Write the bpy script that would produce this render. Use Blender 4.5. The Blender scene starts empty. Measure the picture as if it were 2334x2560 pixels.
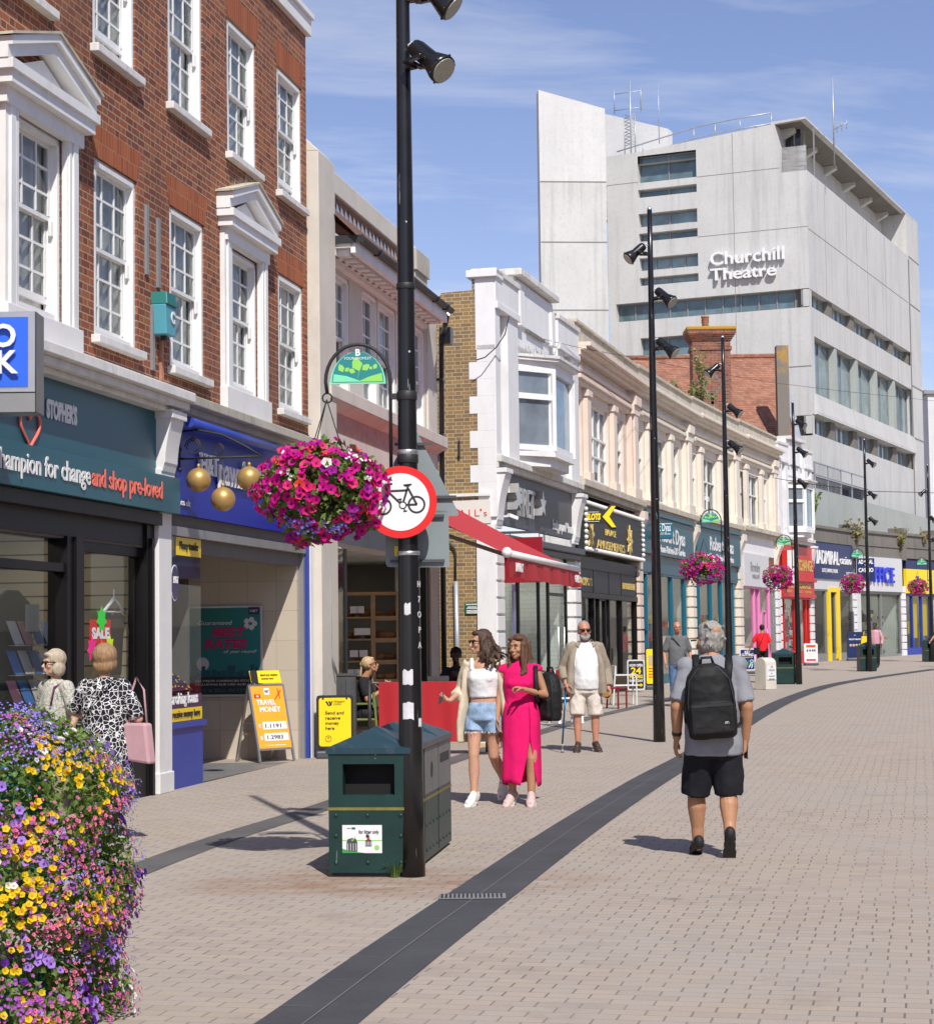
import bpy, math, random
from mathutils import Vector, Matrix, noise
R_ = math.radians
SC = bpy.context.scene
COL = SC.collection
# ---------------------------------------------------------------- camera
CZ = 1.64
FPX, PW, PH = 4900.0, 2334.0, 2560.0
PITCH, ROLL = math.atan(314/4900), .0127
_c, _s, _cr, _sr = math.cos(PITCH), math.sin(PITCH), math.cos(ROLL), math.sin(ROLL)
_r0, _u0, FWD = Vector((1,0,0)), Vector((0,-_s,_c)), Vector((0,_c,_s))
CX, CY = _cr*_r0-_sr*_u0, _sr*_r0+_cr*_u0
cam = bpy.data.cameras.new("camera"); cam_o = bpy.data.objects.new("camera", cam); COL.objects.link(cam_o)
cam_o.matrix_world = Matrix(((CX.x,CY.x,-FWD.x,0),(CX.y,CY.y,-FWD.y,0),(CX.z,CY.z,-FWD.z,CZ),(0,0,0,1)))
cam.sensor_fit = 'HORIZONTAL'; cam.sensor_width = 36; cam.lens = 36*FPX/PW; cam.clip_end = 3000; cam.clip_start = .1
SC.camera = cam_o
# ---------------------------------------------------------------- sky, sun, exposure
SUN_EL, SUN_AZ = 48, 165          # degrees; azimuth clockwise from +Y (behind the viewer, to the right)
wd = bpy.data.worlds.new("World"); SC.world = wd; wd.use_nodes = True
_nt = wd.node_tree; _nt.nodes.clear()
_o = _nt.nodes.new('ShaderNodeOutputWorld'); _b = _nt.nodes.new('ShaderNodeBackground'); _b.inputs[1].default_value = .1
_k = _nt.nodes.new('ShaderNodeTexSky'); _k.sky_type = 'NISHITA'; _k.sun_disc = False
_k.sun_elevation = R_(SUN_EL); _k.sun_rotation = R_(SUN_AZ); _k.air_density = 1.0; _k.dust_density = .35; _k.ozone_density = 2.2; _k.altitude = 0
# thin streaks of high cloud, laid over the sky by direction
_tc = _nt.nodes.new('ShaderNodeTexCoord'); _sx = _nt.nodes.new('ShaderNodeSeparateXYZ'); _nt.links.new(_tc.outputs['Generated'], _sx.inputs[0])
def _m(op, a, b=None):
 n = _nt.nodes.new('ShaderNodeMath'); n.operation = op
 for i, v in enumerate((a, b)):
  if v is None: continue
  if isinstance(v, (int, float)): n.inputs[i].default_value = v
  else: _nt.links.new(v, n.inputs[i])
 return n.outputs[0]
_zz = _m('MAXIMUM', _sx.outputs[2], .02)
_cu = _m('DIVIDE', _sx.outputs[0], _m('ADD', _zz, .12)); _cv = _m('DIVIDE', _sx.outputs[1], _m('ADD', _zz, .12))
_cb = _nt.nodes.new('ShaderNodeCombineXYZ'); _nt.links.new(_m('ADD', _m('MULTIPLY', _cu, .55), _m('MULTIPLY', _cv, .10)), _cb.inputs[0]); _nt.links.new(_m('ADD', _m('MULTIPLY', _cv, 1.5), _m('MULTIPLY', _cu, -.22)), _cb.inputs[1])
_n1 = _nt.nodes.new('ShaderNodeTexNoise'); _nt.links.new(_cb.outputs[0], _n1.inputs['Vector']); _n1.inputs['Scale'].default_value = 2.3; _n1.inputs['Detail'].default_value = 7; _n1.inputs['Roughness'].default_value = .62; _n1.inputs['Distortion'].default_value = .3
_cr1 = _nt.nodes.new('ShaderNodeMapRange'); _nt.links.new(_n1.outputs[0], _cr1.inputs[0]); _cr1.inputs[1].default_value = .48; _cr1.inputs[2].default_value = .80
_mx = _nt.nodes.new('ShaderNodeMix'); _mx.data_type = 'RGBA'; _nt.links.new(_m('MULTIPLY', _cr1.outputs[0], .55), _mx.inputs['Factor'])
_hs = _nt.nodes.new('ShaderNodeHueSaturation'); _hs.inputs['Saturation'].default_value = 1.0; _hs.inputs['Value'].default_value = 1.0
_tn = _nt.nodes.new('ShaderNodeMix'); _tn.data_type = 'RGBA'; _tn.blend_type = 'MULTIPLY'; _tn.inputs['Factor'].default_value = 1; _tn.inputs['B'].default_value = (1.10,.97,1.10,1); _nt.links.new(_k.outputs[0], _tn.inputs['A']); _nt.links.new(_tn.outputs['Result'], _hs.inputs['Color']); _nt.links.new(_hs.outputs[0], _mx.inputs['A']); _mx.inputs['B'].default_value = (7.0, 7.2, 7.8, 1)
_nt.links.new(_mx.outputs['Result'], _b.inputs[0]); _nt.links.new(_b.outputs[0], _o.inputs[0])
sun = bpy.data.lights.new("sun", 'SUN'); sun.energy = 4.2; sun.angle = R_(.53); sun.color = (1, .955, .88)
sun_o = bpy.data.objects.new("sun", sun); COL.objects.link(sun_o)
_sd = Vector((math.sin(R_(SUN_AZ))*math.cos(R_(SUN_EL)), math.cos(R_(SUN_AZ))*math.cos(R_(SUN_EL)), math.sin(R_(SUN_EL))))
sun_o.rotation_euler = _sd.to_track_quat('Z', 'Y').to_euler()
sun_o.location = _sd*60
SC.view_settings.view_transform = 'Standard'; SC.view_settings.look = 'None'; SC.view_settings.gamma = 1; SC.view_settings.exposure = .28
SC.cycles.max_bounces = 6; SC.cycles.transparent_max_bounces = 10; SC.cycles.caustics_reflective = False; SC.cycles.caustics_refractive = False; SC.cycles.use_denoising = True
# ---------------------------------------------------------------- measuring the place
def gz(y):                              # height of the street, which rises gently away from the viewer
 return 6.5e-5*y*y if 0 < y < 120 else (0 if y <= 0 else .936+.0156*(y-120))
def ray(x, y):
 return (CX*((x-PW/2)/FPX) - CY*((y-PH/2)/FPX) + FWD)
def at(x, y, Y):                        # point at distance Y up the street
 d = ray(x, y); t = Y/d.y
 return Vector((d.x*t, Y, CZ+d.z*t))
def G(x, y):                            # point on the ground
 d = ray(x, y); t = 10.0
 for _ in range(40):
  t = (gz(d.y*t)-CZ)/d.z
 return Vector((d.x*t, d.y*t, CZ+d.z*t))
def gnd(x, y): return Vector((x, y, gz(y)))
class Fac:                              # a vertical facade: s along it, z above its foot
 def __init__(self, A, B, zb=None):
  self.A, self.B = Vector((A[0], A[1])), Vector((B[0], B[1]))
  self.ex = (self.B-self.A).normalized(); self.n = Vector((self.ex.y, -self.ex.x)); self.L = (self.B-self.A).length
  self.zb = gz(A[1]) if zb is None else zb
 def p(self, x, y, out=0):
  d = ray(x, y); o = self.A+self.n*out
  t = (o.x*self.n.x+o.y*self.n.y)/(d.x*self.n.x+d.y*self.n.y)
  q = Vector((d.x*t, d.y*t)); return ((q-self.A).dot(self.ex), CZ+d.z*t-self.zb)
 def s(self, x, out=0): return self.p(x, 1280, out)[0]
 def z(self, x, y, out=0): return self.p(x, y, out)[1]
 def rot(self): return math.atan2(self.ex.y, self.ex.x)
 def w(self, s, out, z): q = self.A+self.ex*s+self.n*out; return Vector((q.x, q.y, z+self.zb))
# ---------------------------------------------------------------- objects
def thing(name, label, cat, loc=(0,0,0), rz=0, group=None):
 o = bpy.data.objects.new(name, None); COL.objects.link(o); o.empty_display_size = .2
 o.location = loc; o.rotation_euler = (0,0,rz); o["label"] = label; o["category"] = cat
 if group: o["group"] = group
 return o
def tag(o, label, cat, group=None):
 o["label"] = label; o["category"] = cat
 if group: o["group"] = group
 return o
class MB:
 def __init__(self): self.v, self.f, self.m, self.sm, self.cut = [], [], [], [], []
 def add(self, vs, fs, mi=0, smooth=False):
  b = len(self.v); self.cut.append((b, len(self.f))); self.v += [tuple(q) for q in vs]
  for f in fs: self.f.append(tuple(b+i for i in f)); self.m.append(mi); self.sm.append(smooth)
  return self
 def box(self, x0, x1, y0, y1, z0, z1, mi=0, bev=0):
  if x0 > x1: x0, x1 = x1, x0
  if y0 > y1: y0, y1 = y1, y0
  if z0 > z1: z0, z1 = z1, z0
  return self.add([(x0,y0,z0),(x1,y0,z0),(x1,y1,z0),(x0,y1,z0),(x0,y0,z1),(x1,y0,z1),(x1,y1,z1),(x0,y1,z1)],
   [(0,3,2,1),(4,5,6,7),(0,1,5,4),(1,2,6,5),(2,3,7,6),(3,0,4,7)], mi)
 def quad(self, a, b, c, d, mi=0): return self.add([a,b,c,d], [(0,1,2,3)], mi)
 def poly(self, pts, mi=0): return self.add(pts, [tuple(range(len(pts)))], mi)
 def prism(self, pts, off, mi=0):      # polygon pts extruded along vector off
  n = len(pts); off = Vector(off); a = [Vector(q) for q in pts]; b = [q+off for q in a]
  return self.add(a+b, [tuple(range(n-1,-1,-1)), tuple(range(n,2*n))]+[(i,(i+1)%n,n+(i+1)%n,n+i) for i in range(n)], mi)
 def bar(self, a, b, w, h=None, mi=0, up=(0,0,1)):   # rectangular bar from a to b
  a, b = Vector(a), Vector(b); h = h or w; d = (b-a).normalized(); u = Vector(up)
  if abs(d.dot(u)) > .98: u = Vector((1,0,0))
  x = d.cross(u).normalized()*w/2; y = x.cross(d).normalized()*h/2
  vs = [a-x-y,a+x-y,a+x+y,a-x+y,b-x-y,b+x-y,b+x+y,b-x+y]
  return self.add(vs, [(0,3,2,1),(4,5,6,7),(0,1,5,4),(1,2,6,5),(2,3,7,6),(3,0,4,7)], mi)
 def tube(self, pts, r, n=8, mi=0, caps=True, smooth=True, flat=1.0, up=None):
  pts = [Vector(q) for q in pts]; rs = r if isinstance(r, (list, tuple)) else [r]*len(pts)
  vs, u = [], None
  for i, q in enumerate(pts):
   d = (pts[min(i+1,len(pts)-1)]-pts[max(i-1,0)]).normalized()
   if u is None:
    u = Vector(up) if up else (Vector((0,0,1)) if abs(d.z) < .9 else Vector((1,0,0)))
   u = (u-d*u.dot(d)).normalized(); w = d.cross(u)
   for k in range(n):
    t = 2*math.pi*k/n; vs.append(q+(u*math.cos(t)*flat+w*math.sin(t))*rs[i])
  fs = []
  for i in range(len(pts)-1):
   for k in range(n): fs.append((i*n+k, i*n+(k+1)%n, (i+1)*n+(k+1)%n, (i+1)*n+k))
  self.add(vs, fs, mi, smooth)
  if caps:
   b = len(self.v)-len(vs)
   self.f.append(tuple(b+k for k in range(n-1,-1,-1))); self.m.append(mi); self.sm.append(False)
   self.f.append(tuple(b+len(vs)-n+k for k in range(n))); self.m.append(mi); self.sm.append(False)
  return self
 def lathe(self, prof, n=16, c=(0,0,0), axis=(0,0,1), mi=0, smooth=True):   # prof: (radius, height)
  c, ax = Vector(c), Vector(axis).normalized(); u = Vector((1,0,0)) if abs(ax.x) < .9 else Vector((0,1,0))
  u = (u-ax*u.dot(ax)).normalized(); w = ax.cross(u)
  vs = [c+ax*h+(u*math.cos(2*math.pi*k/n)+w*math.sin(2*math.pi*k/n))*r for r, h in prof for k in range(n)]
  fs = [(i*n+k, i*n+(k+1)%n, (i+1)*n+(k+1)%n, (i+1)*n+k) for i in range(len(prof)-1) for k in range(n)]
  self.add(vs, fs, mi, smooth); b = len(self.v)-len(vs)
  self.f += [tuple(b+k for k in range(n-1,-1,-1)), tuple(b+len(vs)-n+k for k in range(n))]; self.m += [mi]*2; self.sm += [False]*2
  return self
 def ball(self, c, r, n=10, mi=0, sc=(1,1,1), rot=None):
  prof = [(math.sin(math.pi*i/n), -math.cos(math.pi*i/n)) for i in range(n+1)]; prof[0] = (.02,-1); prof[-1] = (.02,1)
  b = len(self.v); self.lathe(prof, n+4, mi=mi)
  M = rot if rot is not None else Matrix.Identity(3)
  for i in range(b, len(self.v)):
   q = Vector(self.v[i]); self.v[i] = tuple(Vector(c)+M@Vector((q.x*r*sc[0], q.y*r*sc[1], q.z*r*sc[2])))
  return self
 def wall(self, s0, s1, z0, z1, holes=(), y=0, dep=.12, mi=0, rmi=None):
  hs = [(max(a,s0),min(b,s1),max(c,z0),min(d,z1)) for a,b,c,d in holes]
  xs = sorted({s0,s1,*[h[0] for h in hs],*[h[1] for h in hs]}); zs = sorted({z0,z1,*[h[2] for h in hs],*[h[3] for h in hs]})
  for i in range(len(xs)-1):
   for j in range(len(zs)-1):
    a,b,c,d = xs[i],xs[i+1],zs[j],zs[j+1]; mx, mz = (a+b)/2, (c+d)/2
    if b-a < 1e-5 or d-c < 1e-5 or any(h[0]<mx<h[1] and h[2]<mz<h[3] for h in hs): continue
    self.quad((a,y,c),(b,y,c),(b,y,d),(a,y,d), mi)
  r = mi if rmi is None else rmi
  for a,b,c,d in hs:
   Y = y+dep
   self.quad((a,y,c),(a,Y,c),(a,Y,d),(a,y,d), r); self.quad((b,y,d),(b,Y,d),(b,Y,c),(b,y,c), r)
   self.quad((a,y,d),(a,Y,d),(b,Y,d),(b,y,d), r); self.quad((a,y,c),(b,y,c),(b,Y,c),(a,Y,c), r)
  return self
 def build_each(self, name, mats, parent=None, **k):      # every piece an object of its own
  c = self.cut+[(len(self.v), len(self.f))]; out = []
  for (v0,f0),(v1,f1) in zip(c[:-1],c[1:]):
   b = MB(); b.v = self.v[v0:v1]; b.f = [tuple(i-v0 for i in f) for f in self.f[f0:f1]]; b.m = self.m[f0:f1]; b.sm = self.sm[f0:f1]; out.append(b.build(name, mats, parent, **k))
  return out
 def build(self, name, mats, parent=None, loc=None, bev=0, label=None):
  me = bpy.data.meshes.new(name); me.from_pydata(self.v, [], self.f)
  if not isinstance(mats, (list, tuple)): mats = [mats]
  for q in mats: me.materials.append(q)
  me.polygons.foreach_set('material_index', self.m); me.polygons.foreach_set('use_smooth', self.sm); me.update()
  o = bpy.data.objects.new(name, me); COL.objects.link(o)
  if parent is not None: o.parent = parent
  if loc is not None: o.location = loc
  if bev:
   md = o.modifiers.new('bevel', 'BEVEL'); md.width = bev; md.segments = 2; md.limit_method = 'ANGLE'; md.angle_limit = R_(40)
  if label: o["label"] = label
  return o
def structure(o, kind="structure"): o["kind"] = kind; return o
def copy_thing(root, loc, rz=None, label=None):
 r = root.copy(); COL.objects.link(r); r.location = loc
 if rz is not None: r.rotation_euler = (0,0,rz)
 if label: r["label"] = label
 for ch in root.children:
  c = ch.copy(); COL.objects.link(c); c.parent = r
  for g in ch.children:
   d = g.copy(); COL.objects.link(d); d.parent = c
 return r
# ---------------------------------------------------------------- materials
class V:                                   # small node algebra
 def __init__(s, nt, k): s.nt, s.k = nt, k
 def op(s, o, b=None, c=None):
  n = s.nt.nodes.new('ShaderNodeMath'); n.operation = o; s.nt.links.new(s.k, n.inputs[0])
  for i, v in ((1,b),(2,c)):
   if v is None: continue
   if isinstance(v, V): s.nt.links.new(v.k, n.inputs[i])
   else: n.inputs[i].default_value = v
  return V(s.nt, n.outputs[0])
 def __add__(s,b): return s.op('ADD',b)
 def __sub__(s,b): return s.op('SUBTRACT',b)
 def __mul__(s,b): return s.op('MULTIPLY',b)
 def __truediv__(s,b): return s.op('DIVIDE',b)
 def __lt__(s,b): return s.op('LESS_THAN',b)
 def __gt__(s,b): return s.op('GREATER_THAN',b)
 def floor(s): return s.op('FLOOR')
 def mod(s,b): return s.op('FLOORED_MODULO',b)
 def max(s,b): return s.op('MAXIMUM',b)
 def abs(s): return s.op('ABSOLUTE')
 def rng(s,a,b,c=0,d=1):
  n = s.nt.nodes.new('ShaderNodeMapRange'); s.nt.links.new(s.k, n.inputs[0])
  for i, v in enumerate((a,b,c,d)): n.inputs[1+i].default_value = v
  return V(s.nt, n.outputs[0])
MATS = {}
class MatB:
 def __init__(s, name, rough=.6, metal=0, spec=.5):
  s.m = bpy.data.materials.new(name); s.m.use_nodes = True; s.nt = s.m.node_tree
  s.b = s.nt.nodes['Principled BSDF']; s.b.inputs['Roughness'].default_value = rough; s.b.inputs['Metallic'].default_value = metal
  s.b.inputs['Specular IOR Level'].default_value = spec
  t = s.nt.nodes.new('ShaderNodeTexCoord'); s.co = t.outputs['Object']; x = s.nt.nodes.new('ShaderNodeSeparateXYZ'); s.nt.links.new(s.co, x.inputs[0])
  s.x, s.y, s.z = (V(s.nt, x.outputs[i]) for i in range(3))
 def vec(s, *a):
  n = s.nt.nodes.new('ShaderNodeCombineXYZ')
  for i, v in enumerate(a):
   if isinstance(v, V): s.nt.links.new(v.k, n.inputs[i])
   else: n.inputs[i].default_value = v
  return n.outputs[0]
 def noise(s, sc, det=4, rough=.6, vec=None, dist=0):
  n = s.nt.nodes.new('ShaderNodeTexNoise'); s.nt.links.new(vec if vec is not None else s.co, n.inputs['Vector'])
  n.inputs['Scale'].default_value = sc; n.inputs['Detail'].default_value = det; n.inputs['Roughness'].default_value = rough; n.inputs['Distortion'].default_value = dist
  return V(s.nt, n.outputs[0])
 def vor(s, sc, feat='F1', vec=None, out='Distance'):
  n = s.nt.nodes.new('ShaderNodeTexVoronoi'); n.feature = feat; s.nt.links.new(vec if vec is not None else s.co, n.inputs['Vector']); n.inputs['Scale'].default_value = sc
  return V(s.nt, n.outputs[out])
 def white(s, vec):
  n = s.nt.nodes.new('ShaderNodeTexWhiteNoise'); n.noise_dimensions = '2D'; s.nt.links.new(vec, n.inputs['Vector']); return V(s.nt, n.outputs['Value'])
 def mix(s, f, a, b, mode='MIX'):
  n = s.nt.nodes.new('ShaderNodeMix'); n.data_type = 'RGBA'; n.blend_type = mode
  for k, v in (('Factor',f),('A',a),('B',b)):
   i = n.inputs[0] if k == 'Factor' else n.inputs[6 if k == 'A' else 7]
   if isinstance(v, V): s.nt.links.new(v.k, i)
   elif isinstance(v, bpy.types.NodeSocket): s.nt.links.new(v, i)
   elif isinstance(v, (int,float)): i.default_value = v
   else: i.default_value = (*v, 1)
  return n.outputs[2]
 def ramp(s, f, cols):
  n = s.nt.nodes.new('ShaderNodeValToRGB'); s.nt.links.new(f.k, n.inputs[0]); e = n.color_ramp.elements
  while len(e) < len(cols): e.new(.5)
  for i, (p, c) in enumerate(cols): e[i].position = p; e[i].color = (*c, 1)
  return n.outputs[0]
 def col(s, c):
  if isinstance(c, bpy.types.NodeSocket): s.nt.links.new(c, s.b.inputs['Base Color'])
  else: s.b.inputs['Base Color'].default_value = (*c, 1)
  return s
 def rough(s, v): s.nt.links.new(v.k, s.b.inputs['Roughness']); return s
 def bump(s, h, st=.3, dist=.01):
  n = s.nt.nodes.new('ShaderNodeBump'); n.inputs['Strength'].default_value = st; n.inputs['Distance'].default_value = dist
  s.nt.links.new(h.k, n.inputs['Height']); s.nt.links.new(n.outputs[0], s.b.inputs['Normal']); return s
def sr(r, g, b):                             # screen colour to linear
 return tuple(((v/255)/12.92 if v/255 <= .04045 else ((v/255+.055)/1.055)**2.4) for v in (r,g,b))
def paint(name, c, rough=.5, var=.10, sc=3, metal=0, bump=0, spec=.5, dirt=None, dsc=2):
 m = MatB(name, rough, metal, spec)
 n = m.noise(sc, 5, .65)
 k = m.mix(n.rng(.3,.75), tuple(v*(1-var) for v in c), tuple(min(1,v*(1+var)) for v in c))
 if dirt is not None:
  d = m.noise(dsc, 8, .75, m.vec(m.x*2.5+m.y*2.5, m.z*.7, m.y))
  k = m.mix(d.rng(.52,.78,0,.75), k, dirt)
 m.col(k)
 if bump: m.bump(m.noise(sc*18, 4, .6), bump, .004)
 return m.m
# ---------------------------------------------------------------- material library
def brick_mat(name, cols, mort, course=.0752, per=.342, mw=.011, dark=None, bond='flemish', soot=.6):
 m = MatB(name, .85, 0, .3)
 u = m.x+m.y; row = (m.z/course).floor(); fz = m.z-row*course
 uo = u+row.mod(2)*(per/2 if bond == 'flemish' else per/2) + m.white(m.vec(row,7.3,0))*.012
 cell = (uo/per).floor(); p = uo-cell*per
 w1 = per*.655 if bond == 'flemish' else per
 j1 = p < mw; j2 = (p > w1)*(p < w1+mw) if bond == 'flemish' else (p < 0)
 wob = m.noise(9, 3).rng(.3,.7,-.0025,.0025)
 j3 = (fz+wob) < mw
 mort_f = j1.max(j2).max(j3)
 bid = m.white(m.vec(cell*2+(p > w1), row, 0))
 c = m.ramp(bid, cols)
 c = m.mix(m.noise(35,4).rng(.3,.7,0,.35), c, tuple(v*.6 for v in cols[1][1]))
 big = m.noise(.55, 6, .62)
 c = m.mix(mort_f, c, mort)
 if dark is not None: c = m.mix(big.rng(.50,.72,0,soot), c, dark)
 m.col(c)
 m.bump((mort_f*-1+1)+m.noise(60,3)*.35, .55, .006)
 return m.m
M = {}
M['redbrick'] = brick_mat('red_brick', [(0,(.18,.056,.036)),(.35,(.265,.082,.043)),(.62,(.325,.10,.048)),(.86,(.38,.135,.06)),(1,(.15,.062,.054))], (.40,.32,.225), dark=(.075,.045,.04), soot=.5)
M['stockbrick'] = brick_mat('stock_brick', [(0,(.20,.135,.07)),(.3,(.27,.18,.085)),(.6,(.31,.195,.075)),(.85,(.36,.22,.09)),(1,(.16,.12,.085))], (.52,.43,.29), dark=(.12,.09,.06), soot=.45)
M['chimbrick'] = brick_mat('chimney_brick', [(0,(.16,.05,.035)),(.4,(.25,.085,.05)),(.7,(.32,.12,.065)),(1,(.10,.05,.045))], (.33,.27,.22), dark=(.06,.045,.04))
M['archbrick'] = brick_mat('gauged_brick', [(0,(.30,.085,.04)),(.5,(.38,.11,.045)),(1,(.42,.135,.055))], (.42,.22,.13), course=.6, per=.075, mw=.007, bond='stack')
def tile_mat(name, cols, course=.1, w=.165):
 m = MatB(name, .9, 0, .2); row = (m.z/course).floor(); fz = m.z-row*course
 u = m.x+m.y+row.mod(2)*(w/2); cell = (u/w).floor(); p = u-cell*w
 c = m.ramp(m.white(m.vec(cell,row,0)), cols)
 ln = (fz < course*.13).max(p < .006)
 c = m.mix(m.noise(.8,6,.7).rng(.48,.7,0,.6), c, (.10,.06,.045)); c = m.mix(m.noise(14,4,.7).rng(.62,.72,0,.5), c, (.45,.42,.36))
 m.col(m.mix(ln*.85, c, (.05,.025,.02))); m.bump(fz, .8, .02); return m.m
M['rooftile'] = tile_mat('clay_roof_tile', [(0,(.27,.12,.08)),(.5,(.33,.155,.10)),(1,(.38,.19,.13))])
M['oldtile'] = tile_mat('weathered_roof_tile', [(0,(.13,.07,.05)),(.5,(.19,.10,.075)),(1,(.23,.13,.10))])
def concrete(name, c, streak=.35, panel=0):
 m = MatB(name, .9, 0, .25)
 n1 = m.noise(.35,6,.65); n2 = m.noise(6,5,.7); st = m.noise(1,5,.6, m.vec((m.x+m.y)*3.2, (m.x-m.y)*.3, m.z*.16))
 k = m.mix(n1.rng(.3,.7), tuple(v*.90 for v in c), tuple(v*1.06 for v in c))
 k = m.mix(st.rng(.50,.75,0,streak), k, tuple(v*.55 for v in c)); k = m.mix(n2.rng(.5,.72,0,.32), k, tuple(v*.6 for v in c))
 k = m.mix(m.vor(2.3).rng(.0,.09,.55,0), k, (.72,.71,.68))
 m.col(k); m.bump(m.noise(45,4,.7), .25, .01); return m.m
M['conc'] = concrete('board_marked_concrete', (.57,.57,.555), .5)
M['concpale'] = concrete('pale_concrete', (.63,.63,.62), .15)
M['concdark'] = concrete('dark_weathered_and_shaded_concrete', (.20,.185,.165), .6)  # also stands in for the shade under the theatre's roof slab
M['concgreen'] = concrete('green_grey_render', (.40,.43,.40), .2)
M['seam'] = paint('panel_joint', (.22,.21,.20), .9)
M['stone'] = paint('portland_stone', (.60,.56,.49), .85, .10, 1.3, bump=.15, dirt=(.40,.37,.31), dsc=.9)
M['stonedirty'] = paint('stained_stone', (.46,.43,.36), .9, .2, 2, bump=.2, dirt=(.13,.12,.10), dsc=1.8)
M['white'] = paint('white_masonry_paint', (.76,.755,.75), .7, .05, 2, bump=.08, dirt=(.55,.54,.51), dsc=.8)
M['whitedirty'] = paint('stained_white_coping', (.66,.64,.60), .85, .15, 2, bump=.15, dirt=(.20,.19,.165), dsc=2.2)
M['whitewood'] = paint('white_gloss_joinery', (.78,.78,.77), .45, .05, 4, dirt=(.58,.57,.55), dsc=2.5)
M['peeling'] = paint('peeling_white_paint', (.72,.71,.69), .8, .12, 5, bump=.2, dirt=(.38,.37,.35), dsc=3)
M['cream'] = paint('cream_masonry_paint', (.75,.68,.58), .75, .05, 2, bump=.08, dirt=(.52,.45,.36), dsc=.9)
M['creamdirty'] = paint('mossy_coping', (.52,.47,.38), .9, .2, 2.5, bump=.2, dirt=(.17,.145,.09), dsc=2)
M['pinkcream'] = paint('pale_pink_masonry_paint', (.73,.60,.51), .75, .05, 2, bump=.08, dirt=(.50,.42,.36), dsc=.9)
M['pinkrender'] = paint('rough_pink_render', (.46,.28,.23), .95, .2, 8, bump=.5)
M['black'] = paint('black_metal_paint', (.012,.012,.013), .28, .3, 9, bump=.05)
M['blackmat'] = paint('black_plastic', (.018,.018,.019), .55, .2, 5)
M['iron'] = paint('wrought_iron', (.02,.02,.021), .6, .3, 20)
M['darkframe'] = paint('black_shopfront_frame', (.007,.006,.007), .45, .2, 4, spec=.25)
M['anth'] = paint('anthracite_sign', sr(72,74,80), .5, .04, 1)
M['grey'] = paint('grey_metal', (.28,.28,.28), .45, .1, 4, .3)
M['steel'] = paint('brushed_steel', (.55,.55,.55), .35, .08, 6, .85)
M['galv'] = paint('galvanised_steel', (.42,.45,.48), .45, .15, 7, .5)
M['signback'] = paint('grey_sign_back', sr(126,136,138), .5, .05, 3)
M['teal'] = paint('teal_sign_panel', sr(30,88,103), .42, .05, 1)
M['dyas'] = paint('petrol_blue_sign', sr(22,82,96), .42, .05, 1)
M['dyaspost'] = paint('petrol_blue_post', sr(24,98,122), .4, .06, 2)
M['blue'] = paint('royal_blue_gloss', sr(22,38,150), .42, .05, 1, spec=.2)
M['bluepost'] = paint('royal_blue_paint', sr(44,66,158), .45, .12, 3)
M['navy'] = paint('navy_vinyl', sr(38,32,84), .3, .05, 2)
M['navysign'] = paint('navy_sign', sr(26,40,92), .4, .05, 1)
M['yellow'] = paint('yellow_vinyl', sr(246,212,20), .4, .03, 2)
M['orange'] = paint('orange_poster', sr(245,166,45), .45, .03, 2)
M['red'] = paint('red_gloss', sr(200,32,28), .4, .05, 2)
M['signred'] = paint('road_sign_red', sr(214,28,26), .35, .02, 2)
M['signwhite'] = paint('road_sign_white', (.74,.74,.74), .4, .02, 2)
M['ltgrey'] = paint('light_grey_sign', (.62,.62,.62), .5, .03, 1)
M['pink'] = paint('pink_frame', sr(236,136,190), .45, .04, 2)
M['magenta'] = paint('magenta_lettering', sr(196,28,100), .5, .02, 2)
M['wtxt'] = paint('white_lettering', (.78,.78,.78), .5, .02, 2)
M['btxt'] = paint('black_lettering', (.02,.02,.02), .5, .02, 2)
M['coral'] = paint('coral_lettering', sr(240,118,100), .5, .02, 2)
M['gold'] = paint('gold_lettering', sr(214,186,100), .4, .1, 6, .05)
M['goldball'] = paint('gold_painted_globe', sr(186,152,92), .42, .08, 6, .45)
M['posterteal'] = paint('teal_poster', sr(30,120,118), .4, .04, 2)
M['blueletter'] = paint('blue_lettering', sr(36,56,200), .35, .03, 2)
M['chrome'] = paint('brushed_chrome_letter', (.55,.54,.53), .35, .05, 4, .7)
M['binggreen'] = paint('dark_green_bin_paint', sr(15,46,42), .42, .2, 3, bump=.1, dirt=sr(52,60,54), dsc=3.5)
M['bingold'] = paint('worn_gold_band', sr(120,110,50), .5, .25, 12)
M['wood'] = paint('pine_shelf', (.42,.27,.13), .6, .2, 4)
M['oak'] = paint('pale_timber', (.55,.40,.24), .6, .15, 4)
M['bread'] = paint('bread_crust', (.30,.15,.06), .8, .3, 12)
M['tilewall'] = None
def _tiles():
 m = MatB('beige_wall_tile', .25, 0, .5); t = .40; u = m.x+m.y; cu = (u/t).floor(); cz = (m.z/t).floor()
 j = (u-cu*t < .006).max(m.z-cz*t < .006); b = m.white(m.vec(cu,cz,0))
 m.col(m.mix(j, m.mix(b, (.50,.43,.34), (.56,.49,.40)), (.33,.29,.24))); return m.m
M['tilewall'] = _tiles()
def window_glass(name, c, rough=.03, spec=.8):
 m = MatB(name, rough, 0, spec); m.col(m.mix(m.noise(1.2,3).rng(.35,.65), tuple(v*.75 for v in c), tuple(v*1.25 for v in c)))
 m.bump(m.noise(1.6,2), .06, .05); return m.m
M['sash'] = window_glass('old_sash_glass', (.16,.19,.22))
M['curtain'] = window_glass('net_curtain_behind_glass', (.42,.42,.40))
M['thglass'] = window_glass('blue_green_office_glass', (.11,.17,.19), .06)
M['thglass2'] = window_glass('pale_office_glass', (.20,.28,.30), .06)
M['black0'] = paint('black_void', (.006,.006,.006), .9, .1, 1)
M['darkglass'] = window_glass('dark_shop_glass', (.02,.024,.028), .02)
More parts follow.
